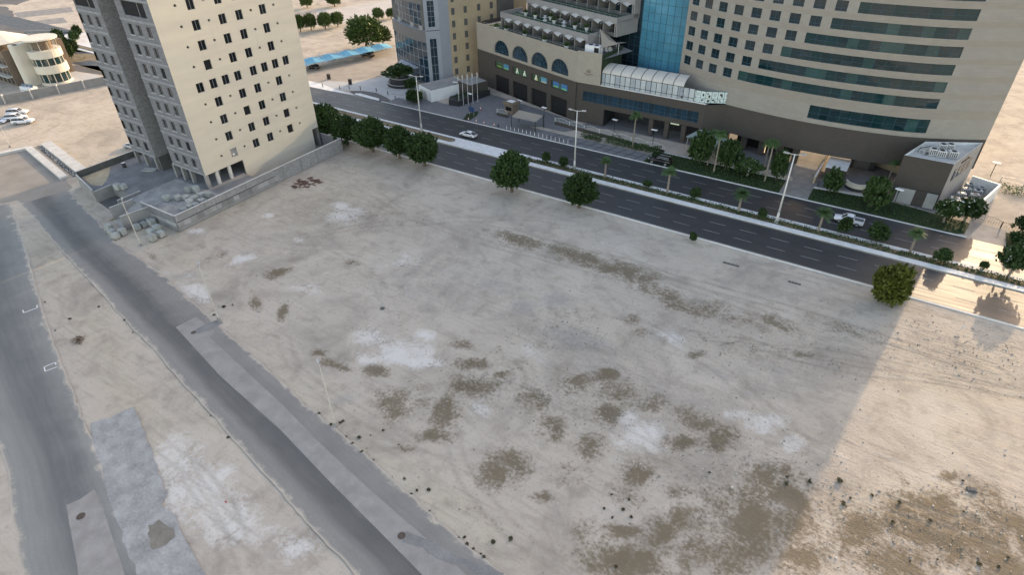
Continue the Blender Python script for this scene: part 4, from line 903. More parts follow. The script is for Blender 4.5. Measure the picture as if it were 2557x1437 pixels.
# emblem: a lotus-like crest over two lines of lettering
ue, ze = uz(Z5(1077, 690)); cd = np.array([6.3, 2.2])/np.linalg.norm([6.3, 2.2]); cn = np.array([cd[1], -cd[0]])
emb = MB()
def ep(x, z, o=.03): q = np.array([U1, 0])+cd*(3.3+x)+cn*o; return (q[0], q[1], 13.35+z)
for k in range(7):
    a = math.radians(90+(k-3)*26); r0, r1 = .25, .95-.06*abs(k-3); t = .2
    emb.add([ep(r0*math.cos(a), r0*math.sin(a)), ep((r0+r1)/2*math.cos(a+t), (r0+r1)/2*math.sin(a+t)), ep(r1*math.cos(a), r1*math.sin(a)), ep((r0+r1)/2*math.cos(a-t), (r0+r1)/2*math.sin(a-t))], [(0, 1, 2, 3)])
emb.add([ep(-.28, .22), ep(.28, .22), ep(.4, -.02), ep(-.4, -.02)], [(0, 1, 2, 3)])
x = -1.25; random.seed(8)
while x < 1.2: w_ = random.uniform(.1, .2); emb.add([ep(x, -.55), ep(x+w_, -.55), ep(x+w_, -.28), ep(x, -.28)], [(0, 1, 2, 3)]); x += w_+.06
x = -.8
while x < .75: w_ = random.uniform(.06, .12); emb.add([ep(x, -.82), ep(x+w_, -.82), ep(x+w_, -.66), ep(x, -.66)], [(0, 1, 2, 3)]); x += w_+.05
emb.build('emblem', 'brown_render', pod)
# terraces
TD = 6.1; levels = []
ENDU = [32.3, 36.2, 36.2, 36.2]; STU = [-.3, 4.2, 4.2, 4.2]
roofd = MB(); roofd.add([(U0, .3, 16.9), (U1, .3, 16.9), (39.2, 2.4, 16.9), (39.2, 14, 16.9), (U0, 24, 16.9)], [(0, 1, 2, 3, 4)]); roofd.build('roof_deck', 'grey_wall', pod)
MB().quad((-7.6, .35, 16.93), (30.6, .35, 16.93), (30.6, 3.4, 16.93), (-7.6, 7.4, 16.93)).build('terrace_carpet', 'carpet', pod)
MB().box(U0, U1, .001, .3, 17.2, ZP).build('parapet', 'podium_beige', pod)
mb = MB(); mb.quad((39.4, 2.2, ZI), (36.5, 13, ZI), (36.5, 13, ZP), (39.4, 2.2, ZP)); mb.build('green_side_wall', M('dark_green_wall', (.03, .05, .028), .9, .3, .6), pod)
for n in range(4):
    fz = 16.9+3.65*n; vf = 3.5+TD*n; sa, sb = STU[n], ENDU[n]; nb = 8; bwid = (sb-sa)/nb
    # cabin row: back wall, partitions, roof slab edge
    MB().quad((sa, vf+2.9, fz), (sb, vf+2.9, fz), (sb, vf+2.9, fz+3.4), (sa, vf+2.9, fz+3.4)).build('cabin_back', 'concrete_dark', pod)
    for k in range(nb+1):
        x = sa+bwid*k; MB().box(x-.12, x+.12, vf, vf+2.9, fz, fz+3.3).build('partition', 'grey_wall', pod)
    for k in range(nb):
        x = sa+bwid*(k+.5); MB().box(x-bwid*.28, x+bwid*.28, vf+2.80, vf+2.895, fz, fz+2.5).build('cabin_door', 'void', pod)
        # sail: two low front corners, raised ridge
        sm = MB(); nu_, nv_ = 6, 4; V = []
        for j in range(nv_+1):
            for i in range(nu_+1):
                a, b = i/nu_-.5, j/nv_; hw = (bwid-.4)/2*(1-.28*math.sin(math.pi*b)); z = fz+3.05+.38*(1-abs(a)*2)**1.2*(1-b*.3)-.30*(1-b)*abs(a)*2+.15*b
                V.append((x+a*2*hw, vf+.5-2.3*(1-b)+.3*abs(a)*(1-b), z))
        sm.add(V, [(j*(nu_+1)+i, j*(nu_+1)+i+1, (j+1)*(nu_+1)+i+1, (j+1)*(nu_+1)+i) for j in range(nv_) for i in range(nu_)]); sm.build('shade_sail', 'sail', pod, True)
        rl = MB(); rl.box(x-bwid/2+.13, x+bwid/2-.13, vf+.02, vf+.06, fz, fz+.95); rl.build('cabin_screen', 'concrete_dark', pod)
        sx_ = MB(); sx_.tube((x-bwid/2+.12, vf-.05, fz+3.2), (x-bwid/2+.35, vf-1.6, fz+2.75), .05, n=5); sx_.build('sail_arm', 'dirty_white', pod)
    # next terrace floor, parapet and side wall
    MB().box(sa-2.0, sb+.6, vf-.0+.15, vf+TD+3.2, fz+3.42, fz+3.6).build('slab', 'grey_wall', pod)
    MB().box(sa-2.0, sb+.6, vf+.02, vf+.2, fz+3.05, fz+4.55).build('terrace_parapet', 'grey_wall', pod)
    MB().quad((sa-1.8, vf+.3, fz+3.63), (sb+.4, vf+.3, fz+3.63), (sb+.4, vf+TD, fz+3.63), (sa-1.8, vf+TD, fz+3.63)).build('terrace_carpet', 'carpet', pod)
    MB().box(sb+.3, sb+.6, vf+.2, vf+TD+2, fz, fz+4.6).build('end_wall', 'grey_wall', pod)
    MB().box(sa-2., sa-1.7, vf+.2, vf+TD+2, fz, fz+4.55).build('end_wall', 'grey_wall', pod)
MB().box(U0, 38, 28.5, 40, 0, 50).build('unseen_shade_block', 'podium_beige', pod)  # unseen block added so that its shadow covers the left side
# glass balustrades
for n in range(3):
    v0 = .15 if n == 0 else 3.6+TD*(n-1)+.05; z0 = ZP if n == 0 else 16.9+3.65*n+.9; a, b = (-7.6, 30.6) if n == 0 else (STU[n]-2, ENDU[n]+.6); r_ = MB()
    for k in range(int((b-a)/2)+1): r_.box(a+k*2, a+k*2+.05, v0, v0+.05, z0, z0+.45)
    r_.box(a, b, v0-.01, v0+.06, z0+.452, z0+.5); r_.build('balustrade', 'alu', pod)
# pots, fountains and parasols standing on the terraces
def pot(loc, label, group, plant=True, sc=1.):
    t = thing('planter_pot', label, 'planter', loc, 0, group); mb = MB(); n = 12; prof = [(.28, 0), (.36, .25), (.52, .85), (.56, .95), (.46, .95), (.42, .8)]
    for (r0, z0), (r1, z1) in zip(prof[:-1], prof[1:]): mb.tube((0, 0, z0), (0, 0, z1), r0, r1, n, cap=False)
    mb.add([(.42*math.cos(2*math.pi*k/n), .42*math.sin(2*math.pi*k/n), .8) for k in range(n)], [tuple(range(n))]); mb.build('pot', 'white_paint', t)
    if plant:
        V, Q = [], []
        for k in range(60):
            a = random.uniform(0, 6.28); l = random.uniform(.4, 1.0); e = random.uniform(.3, 1.4); d = Vector((math.cos(a)*math.cos(e), math.sin(a)*math.cos(e), math.sin(e))); s = d.orthogonal().normalized()*.06; p0 = Vector((0, 0, .8)); p1 = p0+d*l
            i = len(V); V += [p0-s, p0+s, p1+s*1.5, p1-s*1.5]; Q.append((i, i+1, i+2, i+3))
        link('plant', npmesh('plant', [tuple(v) for v in V], Q, ['leaf_bush']), t)
    t.scale = (sc,)*3
for i, p_ in enumerate([(228, 270), (318, 285), (490, 335), (675, 390), (880, 450)]): q = G(*Z5(p_[0], p_[1]+20), 16.95); pot(q+(16.95,), 'white tapered pot with plant on the lower hotel terrace, %s from the left' % ORD[i], 'pots on the lower terrace', sc=1.25)
for i, p_ in enumerate([(500, 140), (588, 165), (730, 180), (765, 215), (830, 200), (925, 215), (960, 265), (1020, 245), (1070, 285)]): q = G(*Z5(p_[0], p_[1]+8), 20.58); pot(q+(20.58,), 'white tapered pot with plant on the second hotel terrace, %s from the left' % ORD[i], 'pots on the second terrace', sc=1.1)
for p_, lb in (((680, 195), 'white tiered garden fountain on the second terrace, nearer the brown block'), ((858, 245), 'white tiered garden fountain on the second terrace, nearer the atrium')):
    t = thing('garden_fountain', lb, 'fountain', G(*Z5(*p_), 20.58)+(20.58,)); mb = MB(); mb.tube((0, 0, 0), (0, 0, .35), .6, .6, 14); mb.tube((0, 0, .35), (0, 0, 1.5), .12, .1, 8); mb.build('stem', 'white_paint', t)
    for z, r in ((.9, .75), (1.35, .48)): b_ = MB(); b_.tube((0, 0, z-.18), (0, 0, z), .1, r, 14); b_.build('bowl', 'white_paint', t)
q = LW(34.6, 4.2, 16.92); t = thing('rooftop_cooling_unit', 'big white cooling unit on the podium roof by the corner', 'cooling unit', q, PANG+.3)
MB().box(-2., 2., -1.1, 1.1, .2, 2.3).build('casing', 'white_paint', t); MB().box(.6, 1.9, -1.14, -1.104, .6, 2.0).build('louvre', 'black', t); MB().box(-1.9, 1.9, -1., 1., 0, .198).build('plinth', 'concrete_dark', t)
for x in (-.9, .7): mb = MB(); mb.tube((x, 0, 2.302), (x, 0, 2.4), .6, .55, 14); mb.build('fan', 'black', t)
for k, (u, v) in enumerate(((35.3, 7.), (36.3, 7.4), (37.2, 7.8))):
    t = thing('satellite_dish', 'white satellite dish on the podium roof, %s from the left' % ORD[k], 'dish', LW(u, v, 16.92), PANG, 'roof dishes'); mb = MB(); mb.tube((0, 0, 0), (0, 0, 1.), .05, n=6); mb.build('mast', 'steel', t); d_ = MB(); n = 14; R_ = .7
    rg = [[(R_*f*math.cos(2*math.pi*i/n), -.1-.25*(1-f*f)*-1-.25, 1.1+R_*f*math.sin(2*math.pi*i/n)) for i in range(n)] for f in (.15, .6, 1.)]
    vs = sum(rg, []); d_.add(vs, [(r*n+i, r*n+(i+1) % n, (r+1)*n+(i+1) % n, (r+1)*n+i) for r in range(2) for i in range(n)]+[tuple(range(n))]); d_.build('dish', 'dirty_white', t, True)
t = thing('roof_canopy', 'large grey tent canopy at the podium roof corner', 'canopy', LW(36.6, 6.5, 16.92), PANG); V = [(-3.2, .8, 5.4), (.6, -2.2, 2.1), (2.2, 2.2, 2.6), (3.6, 3.6, 3.0), (-.2, 4., 2.2), (0, .8, 3.4)]
MB().add(V, [(0, 1, 5), (1, 2, 5), (2, 3, 4), (2, 4, 5), (4, 0, 5)]).build('cloth', 'tan_cloth', t)
for x, y, z in (V[0], V[1], V[2], V[4]): MB().tube((x, y, 0), (x, y, z), .07, n=6).build('pole', 'dirty_white', t)

# ------------------------------------------------------------------ podium front (brown, with blue glass strip and entrance recess)
fr_ = thing('hotel_entrance_block', 'brown entrance block with a long blue glass strip over a dark recess', 'building', (-55.7, 144.6, 0))
FX = -55.7; hs = [(-70.75-FX, -40-FX, 5.8, 8.4), (-64.5-FX, -39.3-FX, 0, 4.6)]
mb = MB(); cuts_wall(mb, lambda s, z, d: (s, d, z), [], -72.7-FX, -38.7-FX, 0, ZI, hs, .35); mb.quad((-38.7-FX, 0, 0), (-34.2-FX, 2.7, 0), (-34.2-FX, 2.7, ZI), (-38.7-FX, 0, ZI)); mb.build('wall', 'brown', fr_)
MB().quad((-72.7-FX, 0, ZI), (-38.7-FX, 0, ZI), (-34-FX, 14, ZI), (-66-FX, 14, ZI)).build('deck', 'grey_wall', fr_)
MB().box(-66.5-FX, -38.7-FX, .02, .25, ZI+.004, ZI+.25).build('ledge', 'dirty_white', fr_)
rt = MB(); n = 22
for k in range(n+1): x = -70.75-FX+30.75*k/n; rt.box(x-.035, x+.035, .22, .3, 5.8, 8.4)
for z in (5.8, 6.6, 8.33): rt.box(-70.7-FX, -40.05-FX, .225, .295, z, z+.06)
rt = rt.build('glass_strip', 'mullion_blue', fr_)
for k in range(n): x0 = -70.75-FX+30.75*k/n; tl = random.uniform(-.012, .012); MB().quad((x0+.04, .27, 5.82), (x0+30.75/n-.04, .27+tl, 5.82), (x0+30.75/n-.04, .27+tl, 8.38), (x0+.04, .27, 8.38)).build('pane', random.choice(['front_glass', 'front_glass', 'blue_dark']), rt)
mb = MB(); mb.box(-64.5-FX, -39.3-FX, 7, 7.2, 0, 4.6); mb.quad((-64.5-FX, .36, 4.6), (-39.3-FX, .36, 4.6), (-39.3-FX, 7, 4.6), (-64.5-FX, 7, 4.6)); mb.quad((-64.5-FX, .36, 0), (-64.5-FX, 7, 0), (-64.5-FX, 7, 4.6), (-64.5-FX, .36, 4.6)); mb.build('recess_wall', 'black_tile', fr_)
for x in (-51.6, -47.5, -43.2): MB().box(x-.55-FX, x+.55-FX, .37, 1.5, 0, 4.59).build('pillar', 'brown', fr_)
MB().quad((-64.4-FX, .1, .05), (-39.4-FX, .1, .05), (-39.4-FX, 6.9, .05), (-64.4-FX, 6.9, .05)).build('recess_floor', 'paver', fr_)
MB().box(-49.2-FX, -46.4-FX, 6.8, 6.96, 1.6, 2.9).build('lit_sign', emit('pale_green_sign', (.35, .5, .42), .25), fr_)
gl = thing('entrance_canopy', 'thin glass canopy over the hotel entrance behind the palms', 'canopy', (-36.5, 141.5, 0)); MB().add([(-4, -2.5, 4.2), (3.5, -3.8, 3.8), (6.0, 1.5, 3.7), (-2.5, 3.5, 4.3), (-4, -2.5, 4.26), (3.5, -3.8, 3.86), (6., 1.5, 3.76), (-2.5, 3.5, 4.36)], [(0, 1, 2, 3), (4, 5, 6, 7), (0, 1, 5, 4), (1, 2, 6, 5), (2, 3, 7, 6), (3, 0, 4, 7)]).build('canopy_sheet', M('frosted_canopy', (.30, .36, .34), .3, .1), gl)
mb = MB(); mb.tube((3.2, -3.3, 0), (3.2, -3.3, 3.84), .1, n=8); mb.tube((-3.6, -2.2, 0), (-3.6, -2.2, 4.2), .1, n=8); mb.build('post', 'steel', gl)

# ------------------------------------------------------------------ conservatory on the deck, banner fence beside it
cs = thing('conservatory', 'glazed terrace conservatory with curved white roof above the blue glass strip', 'conservatory', (-66.4, 145.2, ZI+.004))
nb = 9; LB = 24.5; DP = 4.2; HV = 3.1
sk = MB()
for k in range(nb*2+1): x = LB*k/(nb*2); sk.box(x-.05, x+.05, -.05, .05, 0, HV)
for z in (.0, .75, HV-.1): sk.box(0, LB, -.045, .045, z, z+.1)
sk.build('frame', 'black', cs)
for k in range(nb*2): MB().quad((LB*k/nb/2+.06, 0, .1), (LB*(k+1)/nb/2-.06, 0, .1), (LB*(k+1)/nb/2-.06, 0, HV-.1), (LB*k/nb/2+.06, 0, HV-.1)).build('pane', M('curtained_glass_%d' % k, (.36+.06*(k % 3), .40+.06*(k % 3), .42+.05*(k % 3)), .25, .15, 1.), cs)
arc = [(DP*(1-math.cos(math.pi/2*j/8)), HV+1.5*math.sin(math.pi/2*j/8)) for j in range(9)]
for k in range(nb-1):
    r_ = MB(); x0, x1 = LB*k/nb+.06, LB*(k+1)/nb-.06
    for (y0, z0), (y1, z1) in zip(arc[:-1], arc[1:]): r_.quad((x0, y0, z0), (x1, y0, z0), (x1, y1, z1), (x0, y1, z1))
    r_.build('roof_panel', 'sail', cs, True)
for k in range(nb):
    r_ = MB(); x = LB*k/nb
    for (y0, z0), (y1, z1) in zip(arc[:-1], arc[1:]): r_.tube((x, y0, z0+.02), (x, y1, z1+.02), .07, n=5)
    r_.build('rib', 'black', cs)
bf = thing('banner_fence', 'glass fence hung with black and white picture banners beside the conservatory', 'fence', (-45.5, 145.2, ZI+.004))
bp = [(0, 0), (3.9, .1), (6.2, .2), (11.3, 2.6)]
random.seed(12); dk = M('banner_ink', (.05, .055, .05), .7, .2)
for (a, b, nn_) in ((bp[0], bp[1], 3), (bp[1], bp[2], 2), (bp[2], bp[3], 4)):
    for k in range(nn_):
        for (z0, z1) in ((.15, 1.15), (1.22, 2.75)):
            p0 = np.array(a)+(np.array(b)-a)*(k+.03)/nn_; p1 = np.array(a)+(np.array(b)-a)*(k+.97)/nn_; o = MB().quad((p0[0], p0[1], z0), (p1[0], p1[1], z0), (p1[0], p1[1], z1), (p0[0], p0[1], z1)).build('banner', M('pale_banner', (.60, .70, .66), .6, .06), bf)
            ink = MB(); 
            def bpnt(t, f): q = p0+(p1-p0)*t; return (q[0]+.01, q[1]-.03, z0+(z1-z0)*f)
            if random.random() < .55:
                for r in range(3):
                    cx, cz, rr = random.uniform(.3, .7), random.uniform(.25, .7), random.uniform(.12, .26); ink.add([bpnt(cx+rr*math.cos(t)*random.uniform(.5, 1), cz+rr*math.sin(t)*random.uniform(.6, 1.1)) for t in np.linspace(0, 6.28, 9)[:-1]], [tuple(range(8))])
            else:
                for r in range(4): f = .3+r*.13; ink.add([bpnt(.22, f), bpnt(.78-random.uniform(0, .2), f), bpnt(.78, f+.035), bpnt(.22, f+.035)], [(0, 1, 2, 3)])
            ink.build('print', dk, o)
f_ = MB()
for (a, b, nn_) in ((bp[0], bp[1], 3), (bp[1], bp[2], 2), (bp[2], bp[3], 4)):
    for k in range(nn_+1): p0 = np.array(a)+(np.array(b)-a)*k/nn_; f_.box(p0[0]-.05, p0[0]+.05, p0[1]-.0, p0[1]+.08, 0, 2.85)
    for z in (.05, 1.15, 2.78): f_.bar(a, b, .07, z, z+.07)
f_.build('frame', 'mullion_blue', bf)

# ------------------------------------------------------------------ glass atrium between podium and tower
at = thing('glass_atrium', 'tall blue glass atrium wall between the terraces and the curved tower', 'atrium', (-58, 158, 0))
fac = [(-80, 168., 'blue_dark'), (-72, 163.5, 'blue_dark'), (-66.2, 161.2, 'blue_dark'), (-62.6, 160.0, 'blue'), (-59., 158.9, 'blue'), (-55.5, 158.2, 'blue'), (-51.8, 157.9, 'blue'), (-48.2, 158., 'blue')]  # facet colours carry the reflections: bright sky at right, dark surroundings at left
fr2 = MB()
for (x0, y0, m0), (x1, y1, m1) in zip(fac[:-1], fac[1:]):
    n = 2; 
    for j in range(n):
        a = (x0+(x1-x0)*j/n+58, y0+(y1-y0)*j/n-158); b = (x0+(x1-x0)*(j+1)/n+58, y0+(y1-y0)*(j+1)/n-158); z = ZI
        fr2.tube((a[0], a[1]-.04, ZI), (a[0], a[1]-.04, 47), .05, n=4)
        while z < 46:
            tl = random.uniform(-.02, .02); MB().quad((a[0], a[1], z), (b[0], b[1]+tl, z), (b[0], b[1]+tl*.5, z+2.2), (a[0], a[1], z+2.2)).build('pane', m0, at); fr2.tube((a[0], a[1]-.04, z), (b[0], b[1]-.04, z), .045, n=4); z += 2.2
fr2.build('mullion', 'mullion_blue', at)
MB().prism([(x+58, y-158+.6) for x, y, _ in fac]+[(10, 20), (-22, 20)], ZI, 47.).build('core', 'concrete_dark', at)

# ================================================================== GLASS OFFICE BUILDING
GA = math.radians(-22); ofc = thing('office_building', 'glass fronted office building with grey panels and tan window wall', 'building', (-124.65, 148., 0), GA)
EX = np.array([math.cos(GA), math.sin(GA)]); EY = np.array([-EX[1], EX[0]])
def OW(x, y, z=0): q = np.array([-124.65, 148.])+EX*x+EY*y; return (q[0], q[1], z)
def bow(x, y0=0): t = (x+22)/22; return y0-1.3*math.sin(math.pi*max(0, min(1, t)))*.9
def front(z0, z1, y0, x0, mat, name, nz, nx=9):
    root = MB(); 
    for k in range(nx+1):
        x = x0+(0-x0)*k/nx; root.box(x-.05, x+.05, bow(x, y0)-.10, bow(x, y0)+.02, z0, z1)
    for j in range(nz+1):
        z = z0+(z1-z0)*j/nz
        for k in range(nx): a, b = x0+(0-x0)*k/nx, x0+(0-x0)*(k+1)/nx; root.bar((a, bow(a, y0)-.03), (b, bow(b, y0)-.03), .1, z-.04, z+.04)
    o = root.build(name, 'panel_grey', ofc)
    for k in range(nx):
        a, b = x0+(0-x0)*k/nx, x0+(0-x0)*(k+1)/nx
        for j in range(nz):
            za, zb = z0+(z1-z0)*j/nz, z0+(z1-z0)*(j+1)/nz; tl = random.uniform(-.015, .015); MB().quad((a, bow(a, y0), za), (b, bow(b, y0)+tl, za), (b, bow(b, y0)+tl, zb), (a, bow(a, y0), zb)).build('pane', mat, o)
front(.4, 12.6, 0, -21, 'front_glass', 'curtain_wall', 5)
front(17., 22.8, .9, -20, 'front_glass', 'curtain_wall', 3)
front(26.5, 45., 1.2, -19, 'front_glass', 'curtain_wall', 3)  # storeys out of view, made taller so their shadow reaches the left side
def bandf(z0, z1, y0, x0, mat):
    mb = MB(); n = 9
    for k in range(n): a, b = x0+(0-x0)*k/n, x0+(0-x0)*(k+1)/n; mb.quad((a, bow(a, y0)-.15, z0), (b, bow(b, y0)-.15, z0), (b, bow(b, y0)-.15, z1), (a, bow(a, y0)-.15, z1)); mb.quad((a, bow(a, y0)-.15, z1), (b, bow(b, y0)-.15, z1), (b, 2.5, z1), (a, 2.5, z1), 1)
    mb.build('spandrel', [mat, 'panel_grey'], ofc)
MT['spandrel'] = M('grey_brown_spandrel', (.15, .145, .145), .6, .1)
bandf(12.6, 15.9, 0, -21.6, 'spandrel'); bandf(22.8, 26.4, .9, -20.6, 'spandrel'); bandf(0, .4, 0, -21.4, 'spandrel')
# chamfered corner in grey panel with a glass strip, then the tan flank
CP = [(0, -.15), (1.35, 3.94)]
for z0, z1, off in ((0, 15.9, 0), (16.1, 26.4, .0), (26.5, 45., 0)):
    mb = MB(); cd_ = np.array(CP[1])-np.array(CP[0]); Lc = np.linalg.norm(cd_); cd_ /= Lc; cn_ = np.array([-cd_[1], cd_[0]])
    Pk = lambda s, z, d: tuple(np.array(CP[0])+cd_*s+cn_*d)+(z,)
    hole = (1.1, 3.1, z0+.9, z1-2.2); cuts_wall(mb, Pk, [], 0, Lc, z0, z1, [hole], .2); mb.build('corner_panel', 'panel_grey', ofc)
    st_ = MB(); 
    for k in range(6): z = hole[2]+(hole[3]-hole[2])*k/5; st_.add([Pk(1.1, z-.04, .1), Pk(3.1, z-.04, .1), Pk(3.1, z+.04, .1), Pk(1.1, z+.04, .1)], [(0, 1, 2, 3)])
    st_.add([Pk(2.07, hole[2], .1), Pk(2.13, hole[2], .1), Pk(2.13, hole[3], .1), Pk(2.07, hole[3], .1)], [(0, 1, 2, 3)])
    so = st_.build('corner_glazing', 'panel_grey', ofc); MB().add([Pk(1.1, hole[2], .17), Pk(3.1, hole[2], .17), Pk(3.1, hole[3], .17), Pk(1.1, hole[3], .17)], [(0, 1, 2, 3)]).build('pane', 'blue_dark', so)
MB().quad((1.35, 3.94, 0), (1.35, 7.4, 0), (1.35, 7.4, 45), (1.35, 3.94, 45)).build('flank_panel', 'panel_grey', ofc)
hs = []; 
for r in range(12):
    for y in (8.9, 13.2, 18.0, 22.6):
        if r == 0 and y > 14: continue
        hs.append((y-.6, y+.6, 2.+3.5*r, 3.9+3.5*r))
mb = MB(); cuts_wall(mb, lambda s, z, d: (1.3-d, s, z), [], 7.4, 36, 0, 45, hs, .25); mb.build('tan_flank', 'tan_wall', ofc)
p, f = win_mesh(1.2, 1.9, 0, .06, .2); OWN = (p.mesh('window', 'dark_pane'), f.mesh('frame', 'brown_render'))
for a, b, c, d in hs: put_win(ofc, OWN, (1.3-.18, (a+b)/2, (c+d)/2), math.pi/2)
MB().prism([(-21.4, .4), (-.1, .4), (1.2, 4.2), (1.2, 36), (-21.4, 36)], .1, 44.9).build('core', 'concrete_dark', ofc)
MB().quad((-21.45, .3, 0), (-21.45, 36, 0), (-21.45, 36, 45), (-21.45, .3, 45)).build('left_flank', 'panel_grey', ofc)
# stair tower at the back of the tan flank
MB().box(1.32, 2.6, 24.5, 30, 0, 36).build('stair_shaft', 'concrete_dark', ofc)
for i, x in enumerate((-16.5, -8.5, -3.)):
    ac_unit('ledge_unit', OW(x, .1, 15.905), GA, 1.3, .7, 1.0, 'small white cooling unit on the glass office ledge, %s from the left' % ORD[i], 'cooling units on the office ledge', 1)
for i, x in enumerate((-13., -6., -2.)):
    ac_unit('ledge_unit', OW(x, 1.3, 26.405), GA, 1.3, .7, 1.0, 'small white cooling unit on the glass office upper ledge, %s from the left' % ORD[i], 'cooling units on the upper office ledge', 1)
# entrance canopy and curved dark planter
t = thing('office_canopy', 'curved pale canopy over the glass office entrance', 'canopy', OW(-10, -3.5, 0), GA); V = []; n = 8
for k in range(n+1): a = math.pi*k/n; V.append((-5.5*math.cos(a), -2.8*math.sin(a)+2.2, 4.6-.5*math.sin(a)))
MB().add(V+[(x, y, z+.25) for x, y, z in V], [tuple(range(n+1)), tuple(range(2*n+1, n, -1))]+[(i, i+1, i+n+2, i+n+1) for i in range(n)]).build('canopy_sheet', 'panel_grey', t)
mb = MB(); 
for x in (-3, 3): mb.tube((x, .4, 0), (x, .4, 4.4), .15, n=8)
mb.build('post', 'steel', t)
pc = G(*Z4(1180, 900)); t = thing('curved_planter', 'dark curved stone planter in front of the glass office', 'planter', pc+(0,)); 
for r, z0, z1, nm in ((4.2, 0, .9, 'base'), (3.4, .902, 2.6, 'upper_wall')):
    n = 22; mb = MB(); mb.prism([(r*math.cos(2*math.pi*k/n), r*.8*math.sin(2*math.pi*k/n)) for k in range(n)], z0, z1); mb.build(nm, 'black_tile', t)
    c_ = MB(); 
    for k in range(n): a, b = 2*math.pi*k/n, 2*math.pi*(k+1)/n; c_.bar(((r+.03)*math.cos(a), (r+.03)*.8*math.sin(a)), ((r+.03)*math.cos(b), (r+.03)*.8*math.sin(b)), .16, z1+.002, z1+.09)
    c_.build('rim', 'dirty_white', t)
PLANTER_TOP = (pc[0], pc[1], 2.6)
# white low service building and boundary box beside it
wb = thing('white_service_building', 'long low white building with grey flat roof in front of the tan office flank', 'building', (-115., 136.3, 0))
WP = [(0, 0), (4.4, 11.6), (-2.2, 14.2), (-6.6, 2.6)]
mb = MB(); mb.prism(WP, 0, 3.3); mb.build('wall', 'white_paint', wb); MB().prism([(x*.94-.05, y*.96+.25) for x, y in WP], 3.302, 3.36).build('roof', 'concrete', wb)
MB().bar((-5.6, 2.1), (-2.8, 1.0), .06, .05, 2.5).build('door', 'steel', wb, loc=(-.05, -.12, 0))
gb = thing('dark_gatehouse', 'brown block with grey roof between the white building and the podium', 'building', (-108.2, 147.6, 0)); mb = MB(); mb.obox((0, 0), 6, 6.5, 0, 4.2, -.31); mb.build('wall', 'brown', gb); MB().obox((0, 0), 5.6, 6.1, 4.202, 4.28, -.31).build('roof', 'grey_wall', gb); MB().obox((-.2, -3.26), 1.4, .06, 1.6, 2.8, -.31).build('window', 'dark_pane', gb)

# ------------------------------------------------------------------ paving around these buildings
sheet('forecourt_paving', [Z8(1000, 320), Z8(1330, 420), Z8(1700, 545), Z8(1930, 640), Z8(1700, 680), Z8(1480, 630), Z8(1100, 640), Z8(760, 560), Z8(480, 480), Z8(170, 420), Z8(330, 290), Z8(520, 400), Z8(700, 440)], .014, 'paver', step=1)
sheet('office_paving', [Z4(1080, 790), Z4(900, 830), Z4(650, 870), Z4(400, 850), Z4(330, 880), Z4(480, 940), Z4(640, 955), Z4(780, 955), Z4(920, 975), Z4(1030, 1020), Z4(1090, 1060), Z4(1170, 1110), Z4(1290, 1090), Z4(1420, 960), Z4(1300, 800), Z4(1160, 780)], .016, 'paver_light')
sheet('far_sidewalk', [(760, 200), (800, 208), (835, 222), (900, 240), (830, 228), (772, 216)], .018, 'kerb')
sheet('parking_bay', [Z4(640, 960), Z4(780, 958), Z4(930, 980), Z4(1040, 1030), Z4(1150, 1110), Z4(1050, 1100), Z4(900, 1060), Z4(700, 1005)], .02, 'far_asphalt')
struct(MB().prism([G(*q) for q in [Z4(710, 990), Z4(760, 990), Z4(960, 1045), Z4(955, 1065), Z4(850, 1040), Z4(700, 1000)]], 0, .16).build('lay_by_island', 'kerb'))
# pavement with dark cross bands on the hotel side
struct(MB().box(-126, -47, 129.45, 134.2, 0, .13).build('far_pavement', 'paver')); struct(MB().box(-128, 18, 129.16, 129.44, 0, .15).build('kerb', 'dirty_white'))
mb = MB(); x = -72.
while x < -47.5: mb.obox((x, 131.6), .35, 4.5, .131, .135, -.35); x += 2.6
mb.box(-74, -47.5, 131.3, 131.6, .136, .139); struct(mb.build('paving_band', 'paver_dark'))
mb = MB()
for k in range(6): x = -126+k*1.6; mb.obox((x-1.2+k*.1, 137.6-k*.35), .22, 6.5, .020, .026, -.9)
struct(mb.build('paving_band', 'paver_dark'))
sheet('hotel_court', [Z9(0, 330), Z9(560, 395), Z9(1100, 470), Z9(2000, 780), Z9(2400, 900), Z7(600, 560), Z7(1200, 640), Z7(1700, 800), Z7(1980, 720), Z7(1990, 500), Z7(900, 300), Z7(500, 300), Z9(1900, 420), Z9(1500, 380), Z9(800, 330), Z9(250, 280)], .012, 'paver')
sheet('sunlit_passage_floor', [(-15., 137.), (-10.9, 136.6), (-10.5, 158.), (-19, 158)], .02, 'lane_grey', px=False)
struct(MB().box(-46.8, -16.2, 129.45, 136.6, 0, .12).build('verge_soil', 'lawn')); struct(MB().prism([(-10.4, 129.45), (15.8, 129.45), (17.6, 130.6), (18.3, 135.5), (4, 137.4), (-10.4, 135.4)], 0, .12).build('verge_soil', 'lawn'))
struct(MB().box(24.2, 60, 129.6, 135., 0, .12).build('verge_soil', 'lawn'))
sheet('driveway', [(18.5, 129.4), (24., 129.4), (24.4, 136), (19, 136.8)], .016, 'lane_light', px=False); sheet('driveway', [(-16.1, 129.4), (-10.5, 129.4), (-10.5, 137.), (-16.1, 137.)], .016, 'lane_grey', px=False)
for a, b in (((-46.8, 136.75), (-16.5, 136.75)), ((-10.3, 136.1), (3.5, 137.7))): struct(MB().bar(a, b, .3, 0, .22).build('kerb', 'dirty_white'))
